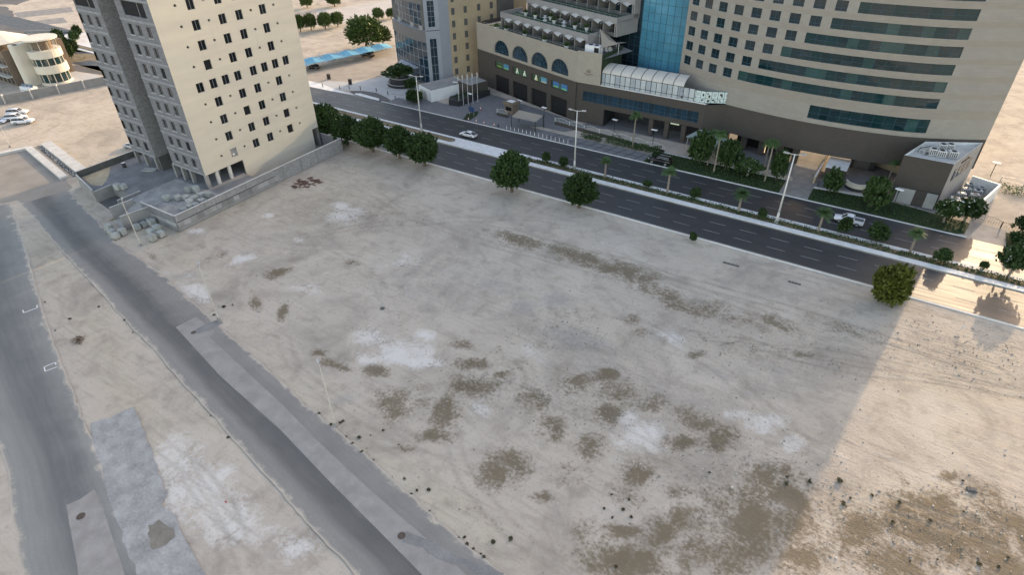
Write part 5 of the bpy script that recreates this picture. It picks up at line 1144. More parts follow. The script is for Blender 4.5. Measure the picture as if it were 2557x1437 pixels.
# car park west of the office
sheet('car_park', [Z4(60, 640), Z4(1140, 470), Z4(1140, 780), Z4(640, 860), Z4(330, 860), Z4(100, 840)], .008, M('car_park_gravel', (.33, .285, .235), .95, .18, .3, 3, .2), jit=.3)
sheet('street_beyond', [Z4(300, 110), Z4(1100, -10), Z4(1150, 0), Z4(1150, 60), Z4(960, 150), Z4(620, 230), Z4(300, 260)], .008, M('pale_street', (.44, .40, .36), .95, .12, .2), jit=.3)

# blue shade carports
cp0 = np.array(G(*Z4(190, 690), 2.3)); cp1 = np.array(G(*Z4(1110, 500), 2.3)); cd_ = (cp1-cp0)/np.linalg.norm(cp1-cp0); cl = np.linalg.norm(cp1-cp0); cn_ = np.array([-cd_[1], cd_[0]]); cz = math.atan2(cd_[1], cd_[0])
cp0 = cp0-cd_*6; nb_ = 6; cb_ = (cl+6)/nb_
if cn_[0] > 0: cn_ = -cn_
for k in range(nb_):
    o_ = cp0+cd_*cb_*k; lb = ['leftmost blue shade carport, half hidden by the tower', 'second blue shade carport from the tower, above a dark car', 'third blue shade carport from the tower', 'fourth blue shade carport from the tower', 'fifth blue shade carport from the tower', 'rightmost blue shade carport next to the glass office'][k]
    t = thing('carport', lb, 'carport', (o_[0], o_[1], 0), cz, 'blue shade carports'); V = []; nu_, nv_ = 6, 4; wd = 5.2; sg = 1 if (np.array([-math.sin(cz), math.cos(cz)])@cn_) > 0 else -1
    for j in range(nv_+1):
        for i in range(nu_+1):
            a, b = i/nu_, j/nv_; V.append((a*cb_, sg*b*wd, 2.35+.25*b+.75*(1-abs(a*2-1))**.8*(.25+.75*math.sin(math.pi*min(1, b*.75)))))
    MB().add(V, [(j*(nu_+1)+i, j*(nu_+1)+i+1, (j+1)*(nu_+1)+i+1, (j+1)*(nu_+1)+i) for j in range(nv_) for i in range(nu_)]).build('shade_cloth', 'blue_cloth', t)
    mb = MB(); mb.tube((0, sg*wd, 0), (0, sg*wd, 4.1), .09, n=6); mb.tube((0, sg*wd, 4.1), (0, sg*.2, 2.45), .05, n=5); mb.tube((0, sg*wd, 3.), (cb_, sg*wd, 3.), .04, n=5); mb.build('frame', 'dirty_white', t)

# ================================================================== BACKGROUND LEFT
x0, y0 = G(*Z1(590, 1060)); rb = thing('round_cream_building', 'small cream building with rounded window bays and flat disc roof', 'building', (x0, y0, 0))
def ring(r, n=28, cx=0, cy=0): return [(cx+r*math.cos(2*math.pi*k/n), cy+r*math.sin(2*math.pi*k/n)) for k in range(n)]
RC = (-4.6, 5.0)
for z0, z1, r, m in ((0, .8, 4.3, 'plaster_cream'), (3.6, 6.0, 4.6, 'plaster_cream'), (8.2, 10.4, 4.6, 'plaster_cream')): MB().prism(ring(r, 28, *RC), z0, z1).build('bay_wall', m, rb)
for z0, z1 in ((.8, 3.6), (6.0, 8.2)):
    mb = MB()
    for k in range(28): a = 2*math.pi*k/28; b = 2*math.pi*(k+1)/28; mb.quad((RC[0]+4.0*math.cos(a), RC[1]+4.*math.sin(a), z0), (RC[0]+4*math.cos(b), RC[1]+4*math.sin(b), z0), (RC[0]+4*math.cos(b), RC[1]+4*math.sin(b), z1), (RC[0]+4*math.cos(a), RC[1]+4*math.sin(a), z1))
    o = mb.build('bay_window', MT['teal'], rb)
    for k in range(14): a = 2*math.pi*k/14; MB().tube((RC[0]+4.1*math.cos(a), RC[1]+4.1*math.sin(a), z0), (RC[0]+4.1*math.cos(a), RC[1]+4.1*math.sin(a), z1), .12, n=5).build('mullion', 'plaster_cream', o)
for k in range(10): a = 2*math.pi*k/10; MB().tube((RC[0]+3.9*math.cos(a), RC[1]+3.9*math.sin(a), 10.4), (RC[0]+3.9*math.cos(a), RC[1]+3.9*math.sin(a), 13.4), .1, n=6).build('roof_post', 'steel', rb)
MB().prism(ring(4.9, 32, *RC), 13.4, 13.8).build('disc_roof', 'plaster_cream', rb); MB().prism(ring(2.6, 16, *RC), 10.42, 13.38).build('roof_room', 'brown_render', rb)
MB().box(-11., -6.8, -1.5, 3.2, 0, 12.4).build('stair_block', 'plaster_cream', rb)
mb = MB(); mb.tube((-8.2, -1.5, 0), (-8.2, -1.5, 12.4), 1.3, n=16); mb.build('stair_drum', 'plaster_cream', rb)
b2 = thing('brown_terrace_building', 'brown building with balconies and machines left of the cream round one', 'building', (x0-17, y0-4, 0))
MB().box(-9, 5.5, 0, 18, 0, 10.6).build('wall', 'brown_render', b2)
for z in (2.8, 6.0): MB().box(-9, 5.6, -1.4, -.004, z, z+.25).build('balcony', 'concrete_light', b2)
for z in (.4, 3.4, 6.6):
    for x in (-7, -4.2, -1.4, 1.4, 4.0): MB().box(x-.8, x+.8, -.05, -.003, z, z+1.9).build('window', 'dark_pane', b2)
MB().box(5.504, 5.56, 2, 12, 1, 9).build('side_panel', 'rust', b2)
t = thing('tent_roof', 'white peaked tent roof at the left edge above the brown building', 'tent', (x0-18, y0-1, 0)); V = ring(8, 16); MB().add([(x, y, 12.6) for x, y in V]+[(0, 0, 15.6)], [(i, (i+1) % 16, 16) for i in range(16)]).build('tent_cloth', 'plaster_cream', t)
mb = MB(); 
for k in range(8): a = math.pi*k/4; mb.tube((7.6*math.cos(a), 7.6*math.sin(a), 10.6), (7.6*math.cos(a), 7.6*math.sin(a), 12.65), .1, n=6)
mb.build('pole', 'steel', t)
px_, py_ = G(*Z1(345, 1130)); t = thing('solar_panel_frame', 'white box frame with tilted dark solar panels by the round building', 'solar panel', (px_, py_, 0), .2); MB().box(-2.6, 2.6, -.2, 1.8, 0, 2.2).build('base', 'white_paint', t)
for k in range(3): MB().add([(-2.5+k*1.7, -.25, 1.1), (-.9+k*1.7, -.25, 1.1), (-.9+k*1.7, .9, 2.9), (-2.5+k*1.7, .9, 2.9)], [(0, 1, 2, 3)]).build('panel', 'blue_dark', t)
gw = thing('grey_garden_wall', 'long grey boundary wall behind the parked white cars', 'wall', G(0, 262)+(0,)); a0 = np.array(G(0, 262)); a1 = np.array(G(262, 212)); a00 = a0-(a1-a0)*1.2; a2 = a1+(a1-a0)*.8
nseg = 12
for k in range(nseg): p_ = a00+(a2-a00)*k/nseg-a0; q_ = a00+(a2-a00)*(k+1)/nseg-a0; MB().bar(tuple(p_), tuple(q_-(q_-p_)*.03), .3, 0, 2.5).build('panel', 'concrete', gw); MB().obox(tuple(q_), .5, .5, 0, 2.8, .5).build('post', 'concrete_light', gw)
sheet('far_road', [Z1(-400, 850), Z1(300, 830), Z1(640, 845), Z1(900, 850), Z1(1180, 890), Z1(1700, 980), Z1(1900, 900), Z1(1500, 820), Z1(1130, 785), Z1(640, 772), Z1(-400, 760)], .012, 'far_asphalt')
sheet('far_road', [Z1(-300, 600), Z1(540, 590), Z1(1030, 628), Z1(1700, 700), Z1(1700, 620), Z1(1040, 560), Z1(560, 550), Z1(-300, 540)], .012, 'far_asphalt')
sheet('far_plaza', [Z1(480, 520), Z1(1035, 553), Z1(1700, 600), Z1(1700, 420), Z1(970, 385), Z1(470, 455)], .014, 'pale_pave')
sheet('far_planting', [Z1(560, 640), Z1(1040, 640), Z1(1400, 680), Z1(1400, 760), Z1(1080, 720), Z1(820, 755), Z1(600, 750)], .016, 'soil')
sheet('far_plaza', [Z1(640, 850), Z1(900, 855), Z1(1180, 895), Z1(1200, 990), Z1(760, 1040), Z1(600, 1070), Z1(500, 900)], .018, MT['paver_light'])
sheet('far_parking', [Z1(-300, 20), Z1(200, 60), Z1(450, -40), Z1(900, -60), Z1(900, -200), Z1(-300, -200)], .010, 'far_asphalt', jit=.5, step=4)
sheet('far_parking', [Z1(-200, 60), Z1(90, 75), Z1(180, 190), Z1(260, 270), Z1(330, 400), Z1(120, 400), Z1(-200, 300)], .010, 'far_asphalt', jit=.5, step=4)
sheet('far_parking', [Z1(240, 270), Z1(760, 205), Z1(820, 270), Z1(450, 300)], .011, 'lane_grey', jit=.3, step=4)
sheet('far_parking', [Z1(160, 150), Z1(860, 80), Z1(880, 140), Z1(220, 215)], .011, 'lane_grey', jit=.3, step=4)
MB_ = MB(); a = G(*Z1(300, 395)); b = G(*Z1(960, 375)); MB_.bar(a, b, .6, 0, .9); o = MB_.build('low_boundary_wall', 'grey_wall'); tag(o, 'low dark boundary wall beyond the pale plaza at the far left', 'wall')
# L-shaped white planter walls by the junction
lw = thing('white_planter_wall', 'low white L-shaped double wall with a trench between at the junction', 'planter wall', G(72, 372)+(0,)); c0 = np.array(G(72, 372))
P1 = np.array(G(163, 448))-c0; P2 = np.array(G(-60, 400))-c0; off = np.array(G(95, 350))-c0
MB().bar((0, 0), tuple(P1), 1.6, 0, .55).build('outer_wall', 'concrete_light', lw); MB().bar((0, 0), tuple(P2), 1.4, 0, .552).build('outer_wall', 'concrete_light', lw)
d1 = P1/np.linalg.norm(P1); n1 = np.array([-d1[1], d1[0]]); n1 = n1 if n1[1] > 0 else -n1
MB().bar(tuple(n1*2.1), tuple(P1+n1*2.1), .9, 0, .1).build('trench_bed', 'concrete_dark', lw); MB().bar(tuple(n1*4.0), tuple(P1+n1*4.0), 2.4, 0, .5).build('inner_wall', 'concrete_light', lw)
mb = MB()
for k in range(90): t_ = random.random(); q = P1*t_+n1*(2.1+random.uniform(-.4, .4)); s = random.uniform(.08, .22); mb.obox(tuple(q), s, s*.8, .1, .1+s, random.uniform(0, 3))
mb.build('rubble', 'concrete_light', lw)['kind'] = 'stuff'

# ================================================================== LAMPS, BOLLARDS, RAILINGS
def mast(px, topy, label, rz=0):
    X, Y = G(*px); h = HG(px, topy); t = thing('street_lamp', label, 'street lamp', (X, Y, .1), rz, 'tall median lamp posts')
    mb = MB(); mb.box(-.35, .35, -.35, .35, 0, .45); mb.build('plinth', 'concrete_light', t); mb = MB(); mb.tube((0, 0, .45), (0, 0, h), .20, .10, 10); mb.tube((0, 0, .45), (0, 0, 2.2), .26, .22, 10); mb.build('pole', 'pole', t, True)
    a_ = MB()
    for s in (-1, 1): a_.tube((0, 0, h-.15), (s*1.3, s*.25, h+.05), .06, n=6)
    a_.build('arm', 'pole', t)
    for s in (-1, 1):
        mb = MB(); mb.obox((s*1.45, s*.3), .95, .5, h, h+.16, s*.2); o = mb.build('lamp_head', 'steel', t); MB().obox((s*1.45, s*.3), .7, .36, h-.04, h-.002, s*.2).build('lens', 'lamp_lens', o)
mast((1434, 424), 277, 'tall pale double-headed lamp post on the median in front of the brown entrance block'); mast((1938, 557), 386, 'tall pale double-headed lamp post on the median, the rightmost'); mast((1053, 329), 191, 'tall pale double-headed lamp post on the median in front of the white low building')
def slim(px, topy, label, ang):
    X, Y = G(*px); h = HG(px, topy); t = thing('street_lamp', label, 'street lamp', (X, Y, 0), ang, 'slim side street lamp posts')
    mb = MB(); mb.tube((0, 0, 0), (0, 0, .5), .32, .2, 8); mb.build('footing', 'concrete', t); mb = MB(); mb.tube((0, 0, .5), (0, 0, h), .085, .06, 8); mb.tube((0, 0, h), (-1.0, 0, h+.22), .035, n=6); mb.build('pole', 'slim_pole', t)
    mb = MB(); mb.obox((-1.25, 0), .75, .26, h+.18, h+.32); o = mb.build('lamp_head', 'steel', t); MB().obox((-1.25, 0), .5, .18, h+.15, h+.178).build('lens', 'lamp_lens', o)
slim((838, 1064), 922, 'slim lamp post beside the pale concrete strip, nearest the camera', 2.6+math.pi); slim((548, 802), 672, 'slim lamp post by the square concrete patch of the side street', 2.6+math.pi); slim((352, 614), 506, 'slim lamp post among the block stacks by the yard ramp', 2.6+math.pi); slim((26, 368), 300, 'slim lamp post at the far left beyond the white planter wall', 2.6)
def court_lamp(px, tpx, label):
    X, Y = G(*px); h = max(3.2, min(7., HG(px, tpx[1]))); t = thing('court_lamp', label, 'lamp post', (X, Y, 0), random.uniform(-.3, .3), 'flat-headed court lamps')
    mb = MB(); mb.tube((0, 0, 0), (0, 0, h), .08, .06, 8); mb.tube((0, 0, h-.6), (0, 0, h-.3), .13, .13, 8); mb.build('pole', 'black', t); MB().box(-.75, .75, -.3, .3, h, h+.09).build('lamp_head', 'white_paint', t); MB().box(-.4, .4, -.18, .18, h-.12, h-.002).build('lens', 'lamp_lens', t)
for a, b, l in [(Z9(418, 400), Z9(425, 290), 'before the entrance recess, left end'), (Z9(850, 550), Z9(860, 380), 'behind the wavy white railing by the slender palm'), (Z9(1345, 700), Z9(1345, 565), 'between the two crooked green trees'), (Z9(2240, 860), Z9(2250, 752), 'by the rightmost palm pair'),
                (Z7(830, 620), Z7(835, 470), 'beside the bush in front of the service kiosk'), (Z7(1310, 800), Z7(1405, 595), 'in front of the annex service doors'), (Z7(1830, 860), Z7(1880, 695), 'before the flowering trees by the service yard'), (Z8(815, 480), Z8(825, 318), 'beside the flagpole planter'), (Z8(1280, 490), Z8(1260, 395), 'beside the gate kiosk'), (Z8(1505, 645), Z8(1522, 450), 'beside the tan shade canopy'), (Z7(2165, 480), Z7(2220, 385), 'on the bright sand right of the hotel'), (Z4(1768, 1010), Z4(1768, 868), 'in front of the long white building')]:
    court_lamp(a, b, 'black lamp post with flat white head '+l)
# flagpoles in a planter
t = thing('flagpole_planter', 'dark stone planter with hedge under the flagpoles', 'planter', G(*Z8(780, 420))+(0,)); x_, y_ = t.location[:2]; FP = [np.array(G(*Z8(*q)))-np.array((x_, y_)) for q in ((610, 425), (700, 440), (1000, 330), (900, 310), (620, 390))]
MB().prism([tuple(q) for q in FP], 0, 1.5).build('wall', 'black_tile', t)
for i, (a, b) in enumerate(((700, 205), (740, 150), (785, 130), (830, 110), (876, 70))):
    px = Z8(a+5, 395-i*8); X, Y = G(*px, 1.2); h = 8.6; q = thing('flagpole', 'slim white flagpole above the dark planter, %s from the left' % ORD[i], 'flagpole', (X, Y, .05), 0, 'flagpoles'); mb = MB(); mb.tube((0, 0, 0), (0, 0, h), .06, .035, 8); mb.build('pole', 'white_paint', q)
    mb = MB(); mb.add([(0.04, 0, h-.1), (.12, .3, h-.2), (.08, .34, h-1.5), (.03, 0, h-1.2)], [(0, 1, 2, 3)]); mb.build('flag', 'dirty_white', q)
# gate kiosk, tan canopy, island sign
x_, y_ = G(*Z8(1200, 500)); t = thing('gate_kiosk', 'small brown gate kiosk with white roof hatch at the hotel entrance', 'kiosk', (x_, y_, 0), -.1); MB().box(-1.5, 1.5, -1.3, 1.3, 0, 2.7).build('wall', 'brown_render', t); MB().box(-1.8, 1.8, -1.6, 1.6, 2.702, 3.3).build('roof', 'brown_render', t); MB().box(-1., 1., -.8, .8, 3.302, 3.4).build('hatch', 'white_paint', t); MB().box(-1., 1., -1.33, -1.302, 1.1, 2.1).build('window', 'dark_pane', t)
x_, y_ = G(*Z8(1340, 610)); t = thing('shade_canopy', 'tan fabric shade canopy on posts at the hotel kerb', 'canopy', (x_, y_, 0)); C4 = [np.array(G(*Z8(*q), 3.))-np.array((x_, y_)) for q in ((1200, 535), (1270, 482), (1500, 528), (1425, 583))]; zc = [3.0, 3.3, 3.1, 2.9]; V = []; n = 5
for j in range(n+1):
    for i in range(n+1):
        a, b = i/n, j/n; q = (C4[0]*(1-a)+C4[3]*a)*(1-b)+(C4[1]*(1-a)+C4[2]*a)*b; V.append((q[0], q[1], ((zc[0]*(1-a)+zc[3]*a)*(1-b)+(zc[1]*(1-a)+zc[2]*a)*b)-.25*math.sin(math.pi*a)*math.sin(math.pi*b)))
MB().add(V, [(j*(n+1)+i, j*(n+1)+i+1, (j+1)*(n+1)+i+1, (j+1)*(n+1)+i) for j in range(n) for i in range(n)]).build('cloth', 'tan_cloth', t, True)
for i in range(4): mb = MB(); mb.tube((C4[i][0], C4[i][1], 0), (C4[i][0], C4[i][1], zc[i]+.15), .08, n=6); mb.build('post', 'black', t)
x_, y_ = G(*Z8(825, 530)); t = thing('sign_island', 'small lens-shaped planted island with a blue notice board', 'island', (x_, y_, 0)); q_ = [np.array(G(*Z8(*q)))-np.array((x_, y_)) for q in ((742, 570), (780, 515), (885, 487), (870, 530), (800, 575))]; MB().prism([tuple(q) for q in q_], 0, .25).build('bed', 'lawn', t)
MB().box(-.9, .9, -.06, .06, 1.2, 2.6).build('board', M('sign_blue', (.03, .07, .16), .5, .1), t); mb = MB(); mb.tube((-.7, 0, 0), (-.7, 0, 1.2), .05, n=6); mb.tube((.7, 0, 0), (.7, 0, 1.2), .05, n=6); mb.build('post', 'steel', t)
def cone(px, label, black=False):
    X, Y = G(*px); t = thing('traffic_cone', label, 'traffic cone', (X, Y, .02), 0, 'cones along the hotel entrance'); m_ = 'black' if black else 'orange'; MB().box(-.3, .3, -.3, .3, 0, .06).build('base', 'rubber', t); b_ = MB()
    for r0, r1, z0, z1, mi in ((.22, .16, .06, .38, 0), (.16, .11, .38, .68, 1), (.11, .04, .68, 1.0, 0)): b_.tube((0, 0, z0), (0, 0, z1), r0, r1, 10, mi)
    b_.build('cone', [m_, 'black' if black else 'white_paint'], t)
for i, p_ in enumerate(((795, 572), (868, 588), (940, 605), (1035, 625))): cone(Z8(*p_), 'orange and white traffic cone at the hotel kerb, %s from the left' % ORD[i])
cone(Z8(908, 470), 'orange and white traffic cone alone in the middle of the paved court')
cone(Z8(1075, 635), 'black traffic cone at the end of the orange row', True)
B0, B1 = np.array(G(*Z8(1155, 655))), np.array(G(*Z8(1732, 792)))
for k in range(16):
    q = B0+(B1-B0)*k/15; t = thing('bollard', 'slim white kerb bollard before the tan canopy, %s from the left' % ORD[k], 'bollard', (q[0], q[1], .13), 0, 'kerb bollards'); mb = MB(); mb.tube((0, 0, 0), (0, 0, .85), .08, .08, 8); mb.build('post', 'white_paint', t); mb = MB(); mb.tube((0, 0, .6), (0, 0, .72), .085, .085, 8); mb.build('band', 'orange', t)
for i, p_ in enumerate(((365, 918), (545, 940), (645, 942), (762, 948), (930, 965), (1052, 1000), (1130, 1050))):
    X, Y = G(*Z4(*p_)); t = thing('bollard', 'short dark bollard on the curved office paving edge, %s from the left' % ORD[i], 'bollard', (X, Y, .02), 0, 'office bollards'); mb = MB(); mb.tube((0, 0, 0), (0, 0, 1.0), .12, .1, 8); mb.tube((0, 0, 1.), (0, 0, 1.12), .15, .05, 8); mb.build('post', 'black', t)
for p_, l in (((430, 835), 'dark upright waste bin on the car park edge, nearer the tower'), ((655, 890), 'dark upright waste bin on the car park edge, nearer the office')):
    X, Y = G(*Z4(*p_)); t = thing('waste_bin', l, 'bin', (X, Y, .02)); MB().box(-.45, .45, -.35, .35, 0, 1.5).build('body', 'black', t); MB().box(-.5, .5, -.4, .4, 1.502, 1.65).build('lid', 'concrete_dark', t)
# wavy white railing on a dark plinth
def railing(name, a, b, n, label, base=.7, mat='dirty_white', h0=.9):
    a, b = np.array(a), np.array(b); t = thing(name, label, 'railing', (a[0], a[1], 0), math.atan2(*(b-a)[::-1])); l = np.linalg.norm(b-a); pw_ = l/n
    if base: MB().box(0, l, -.2, .2, 0, base).build('plinth', 'brown', t)
    for k in range(n):
        mb = MB(); pr = None
        for j in range(11):
            x = k*pw_+.1+(pw_-.2)*j/10; z = base+h0+.45*math.sin(math.pi*j/10); mb.tube((x, 0, base), (x, 0, z), .022, n=4, cap=False)
            if pr: mb.tube(pr, (x, 0, z), .045, n=4, cap=False); mb.tube((pr[0], 0, base+.45), (x, 0, base+.45), .03, n=4, cap=False)
            pr = (x, 0, z)
        mb.build('rail_panel', mat, t); MB().box(k*pw_-.07, k*pw_+.07, -.07, .07, base, base+h0+.25).build('post', mat, t)
railing('wavy_railing', (-76., 139.6), (-44.5, 136.8), 7, 'white wavy railing on a dark plinth along the hotel forecourt')
railing('gate_railing', G(*Z8(1065, 520)), G(*Z8(1165, 545)), 1, 'short arched white railing beside the gate kiosk')
railing('driveway_gate', (19.2, 138.0), (27.5, 135.6), 2, 'dark arched metal driveway gate right of the service yard', .0, 'black', 1.2); railing('driveway_gate', (-9.8, 137.0), (-4.6, 138.1), 1, 'dark arched metal gate beside the sunlit passage', .0, 'black', 1.1)
railing('garden_fence', (23.3, 160), (60, 152), 9, 'thin dark fence along the hedge on the bright sand at right', .0, 'steel', .9)

# ================================================================== VEHICLES
def loft(sts, n=10):
    """sts: (x, halfwidth, z0, z1, top inset)"""
    mb = MB(); V = []; 
    for x, hw, z0, z1, ins in sts:
        zm = z0+(z1-z0)*.55; ringp = [(-hw*.9, z0), (-hw, z0+.12*(z1-z0)), (-hw, zm), (-hw+ins*.4, z1-.12*(z1-z0)), (-hw+ins, z1), (hw-ins, z1), (hw-ins*.4, z1-.12*(z1-z0)), (hw, zm), (hw, z0+.12*(z1-z0)), (hw*.9, z0)]
        V += [(x, y, z) for y, z in ringp]
    fs = [(i*n+k, i*n+(k+1) % n, (i+1)*n+(k+1) % n, (i+1)*n+k) for i in range(len(sts)-1) for k in range(n)]+[tuple(range(n-1, -1, -1)), tuple(range((len(sts)-1)*n, len(sts)*n))]
    return mb.add(V, fs)
def car(kind, paint, loc, rz, label, group=None):
    t = thing({'coupe': 'sports_car', 'suv': 'parked_suv', 'pickup': 'pickup_truck', 'sedan': 'parked_car'}[kind], label, {'pickup': 'pickup truck'}.get(kind, 'car'), loc, rz, group)
    if kind in ('coupe', 'sedan'):
        Lh, W_ = 2.35, .92; b = [(-2.35, .78, .42, .80, .1), (-2.2, .88, .28, .92, .12), (-1.4, .92, .26, .98, .12), (-.2, .92, .25, .96, .12), (.9, .92, .25, .93, .14), (1.8, .90, .27, .82, .18), (2.25, .82, .32, .68, .2), (2.38, .68, .42, .60, .15)]
        cab = [(-1.75, .72, .96, .99, .1), (-1.05, .78, .95, 1.28, .2), (-.35, .80, .94, 1.36, .22), (.25, .80, .93, 1.33, .22), (1.05, .76, .90, .95, .12)]; roof = [(-1.0, .60, 1.29, 1.33, .1), (-.35, .62, 1.365, 1.41, .1), (.2, .60, 1.34, 1.385, .1)]; wx = (-1.42, 1.45); wr = .34
    elif kind == 'suv':
        Lh, W_ = 2.65, 1.0; b = [(-2.65, .9, .5, 1.1, .08), (-2.5, .98, .38, 1.22, .08), (-1., 1.0, .36, 1.24, .08), (.6, 1., .36, 1.22, .08), (1.4, 1., .36, 1.18, .1), (2.45, .97, .4, 1.08, .15), (2.65, .85, .5, .95, .12)]
        cab = [(-2.5, .86, 1.22, 1.30, .05), (-2.3, .86, 1.2, 1.80, .12), (-.6, .88, 1.2, 1.86, .12), (.5, .88, 1.2, 1.82, .14), (1.3, .86, 1.18, 1.24, .08)]; roof = [(-2.3, .74, 1.81, 1.86, .08), (-.6, .76, 1.87, 1.92, .08), (.45, .74, 1.83, 1.88, .08)]; wx = (-1.6, 1.65); wr = .42
    else:
        Lh, W_ = 2.65, .93; b = [(-2.65, .88, .5, 1.02, .05), (-2.55, .92, .42, 1.08, .04), (-.75, .92, .42, 1.08, .04), (-.6, .93, .42, 1.1, .08), (.8, .93, .42, 1.08, .1), (1.6, .92, .42, 1.05, .12), (2.45, .88, .45, .95, .15), (2.62, .78, .5, .85, .1)]
        cab = [(-.85, .78, 1.08, 1.15, .05), (-.72, .80, 1.08, 1.66, .12), (.0, .82, 1.08, 1.74, .14), (.55, .80, 1.08, 1.68, .15), (1.35, .78, 1.05, 1.1, .08)]; roof = [(-.72, .68, 1.67, 1.72, .08), (0, .70, 1.745, 1.80, .08), (.5, .66, 1.69, 1.74, .08)]; wx = (-1.6, 1.55); wr = .4
    bo = loft(b).build('body', paint, t, True); loft(cab).build('cabin_glass', 'car_glass', t, True); loft(roof).build('roof', paint, t, True)
    pl = MB()
    ci = cab[1:-1]
    for s in (-1, 1):
        for c_ in (ci[1],): pl.tube((c_[0], s*(c_[1]+.005), c_[2]), (c_[0], s*(c_[1]-c_[4]+.03), c_[3]), .05, n=4)
        pl.tube((cab[-1][0], s*(cab[-1][1]-.02), cab[-1][2]), (roof[-1][0]+.05, s*(roof[-1][1]+.04), roof[-1][3]-.02), .05, n=4); pl.tube((cab[0][0], s*(cab[0][1]-.02), cab[0][3]), (roof[0][0], s*(roof[0][1]+.04), roof[0][3]-.02), .06, n=4)
    pl.build('pillar', paint, t)
    for x in wx:
        for s in (-1, 1):
            mb = MB(); mb.tube((x, s*(W_-.20), wr), (x, s*(W_+.03), wr), wr, wr, 18); o = mb.build('tyre', 'rubber', t); r_ = MB(); r_.tube((x, s*(W_+.032), wr), (x, s*(W_+.045), wr), wr*.66, wr*.6, 12); r_.build('rim', 'rim', o)
    for s in (-1, 1):
        MB().box(Lh-.22, Lh-.02, s*W_*.66-.16, s*W_*.66+.16, b[-2][3]-.14, b[-2][3]-.02).build('headlight', 'lamp_lens', t); MB().box(-Lh-.01, -Lh+.12, s*W_*.72-.15, s*W_*.72+.15, b[0][3]-.22, b[0][3]-.04).build('tail_light', 'red_lens', t)
        mb = MB(); mb.box(cab[-1][0]-.25, cab[-1][0]-.05, s*(W_+.02)-.09, s*(W_+.02)+.09, b[3][3]+.0, b[3][3]+.14); mb.build('mirror', paint, t)
    MB().box(Lh-.1, Lh+.03, -.5, .5, .42, .56).build('grille', 'black', t)
    if kind == 'pickup':
        mb = MB(); mb.box(-2.5, -.95, -.72, .72, 1.082, 1.09); mb.build('bed', 'concrete_dark', t)
        for s in (-1, 1): MB().box(-2.6, -.85, s*.82-.06, s*.82+.06, 1.082, 1.22).build('bed_rail', paint, t)
        MB().box(-2.64, -2.54, -.85, .85, 1.05, 1.22).build('tailgate', paint, t)
    if kind == 'coupe': MB().box(-2.3, -1.9, -.7, .7, .97, 1.0).build('spoiler', 'black', t)
    if kind == 'suv':
        for s in (-1, 1): MB().box(-2.2, .4, s*.68-.03, s*.68+.03, 1.9, 1.96).build('roof_rail', 'steel', t)
    return t
X, Y = G(1170, 341); car('coupe', 'car_white', (X, Y, .018), math.pi, 'white sports coupe driving on the far carriageway')
X, Y = G(1648, 409); car('suv', 'car_black', (X, Y-.2, .14), math.pi, 'black sport utility car parked by the hotel pavement')
X, Y = G(2117, 557); car('pickup', 'car_white', (X, Y, .018), math.pi, 'white pickup truck on the far carriageway by the verge')
for p_, l in (((46, 286), 'white parked car farthest from the camera of the three on the sand'), ((42, 299), 'white parked car in the middle of the three on the sand'), ((60, 308), 'white parked car nearest the camera of the three on the sand')):
    X, Y = G(*p_); q_ = G(p_[0]+30, p_[1]-2); car('suv', 'car_white', (X, Y, .0), math.atan2(q_[1]-Y, q_[0]-X), l, 'white cars on the sand').scale = (1, 1, .92)
X, Y = G(-6, 308); q_ = G(24, 306); car('sedan', 'car_white', (X, Y, 0), math.atan2(q_[1]-Y, q_[0]-X), 'white car cut off by the left edge beside the three parked ones')
X, Y = G(*Z4(270, 720)); car('sedan', 'car_black', (X, Y, .012), cz+math.pi/2+.6, 'dark car under the carport nearest the tower'); X, Y = G(*Z4(840, 600)); car('suv', 'car_black', (X, Y, .012), cz+math.pi/2+.4, 'dark car deep under the carports near the glass office')
X, Y = G(334, 370); car('sedan', 'car_silver', (X, Y, 0), .3, 'silver car half hidden behind the yard wall')

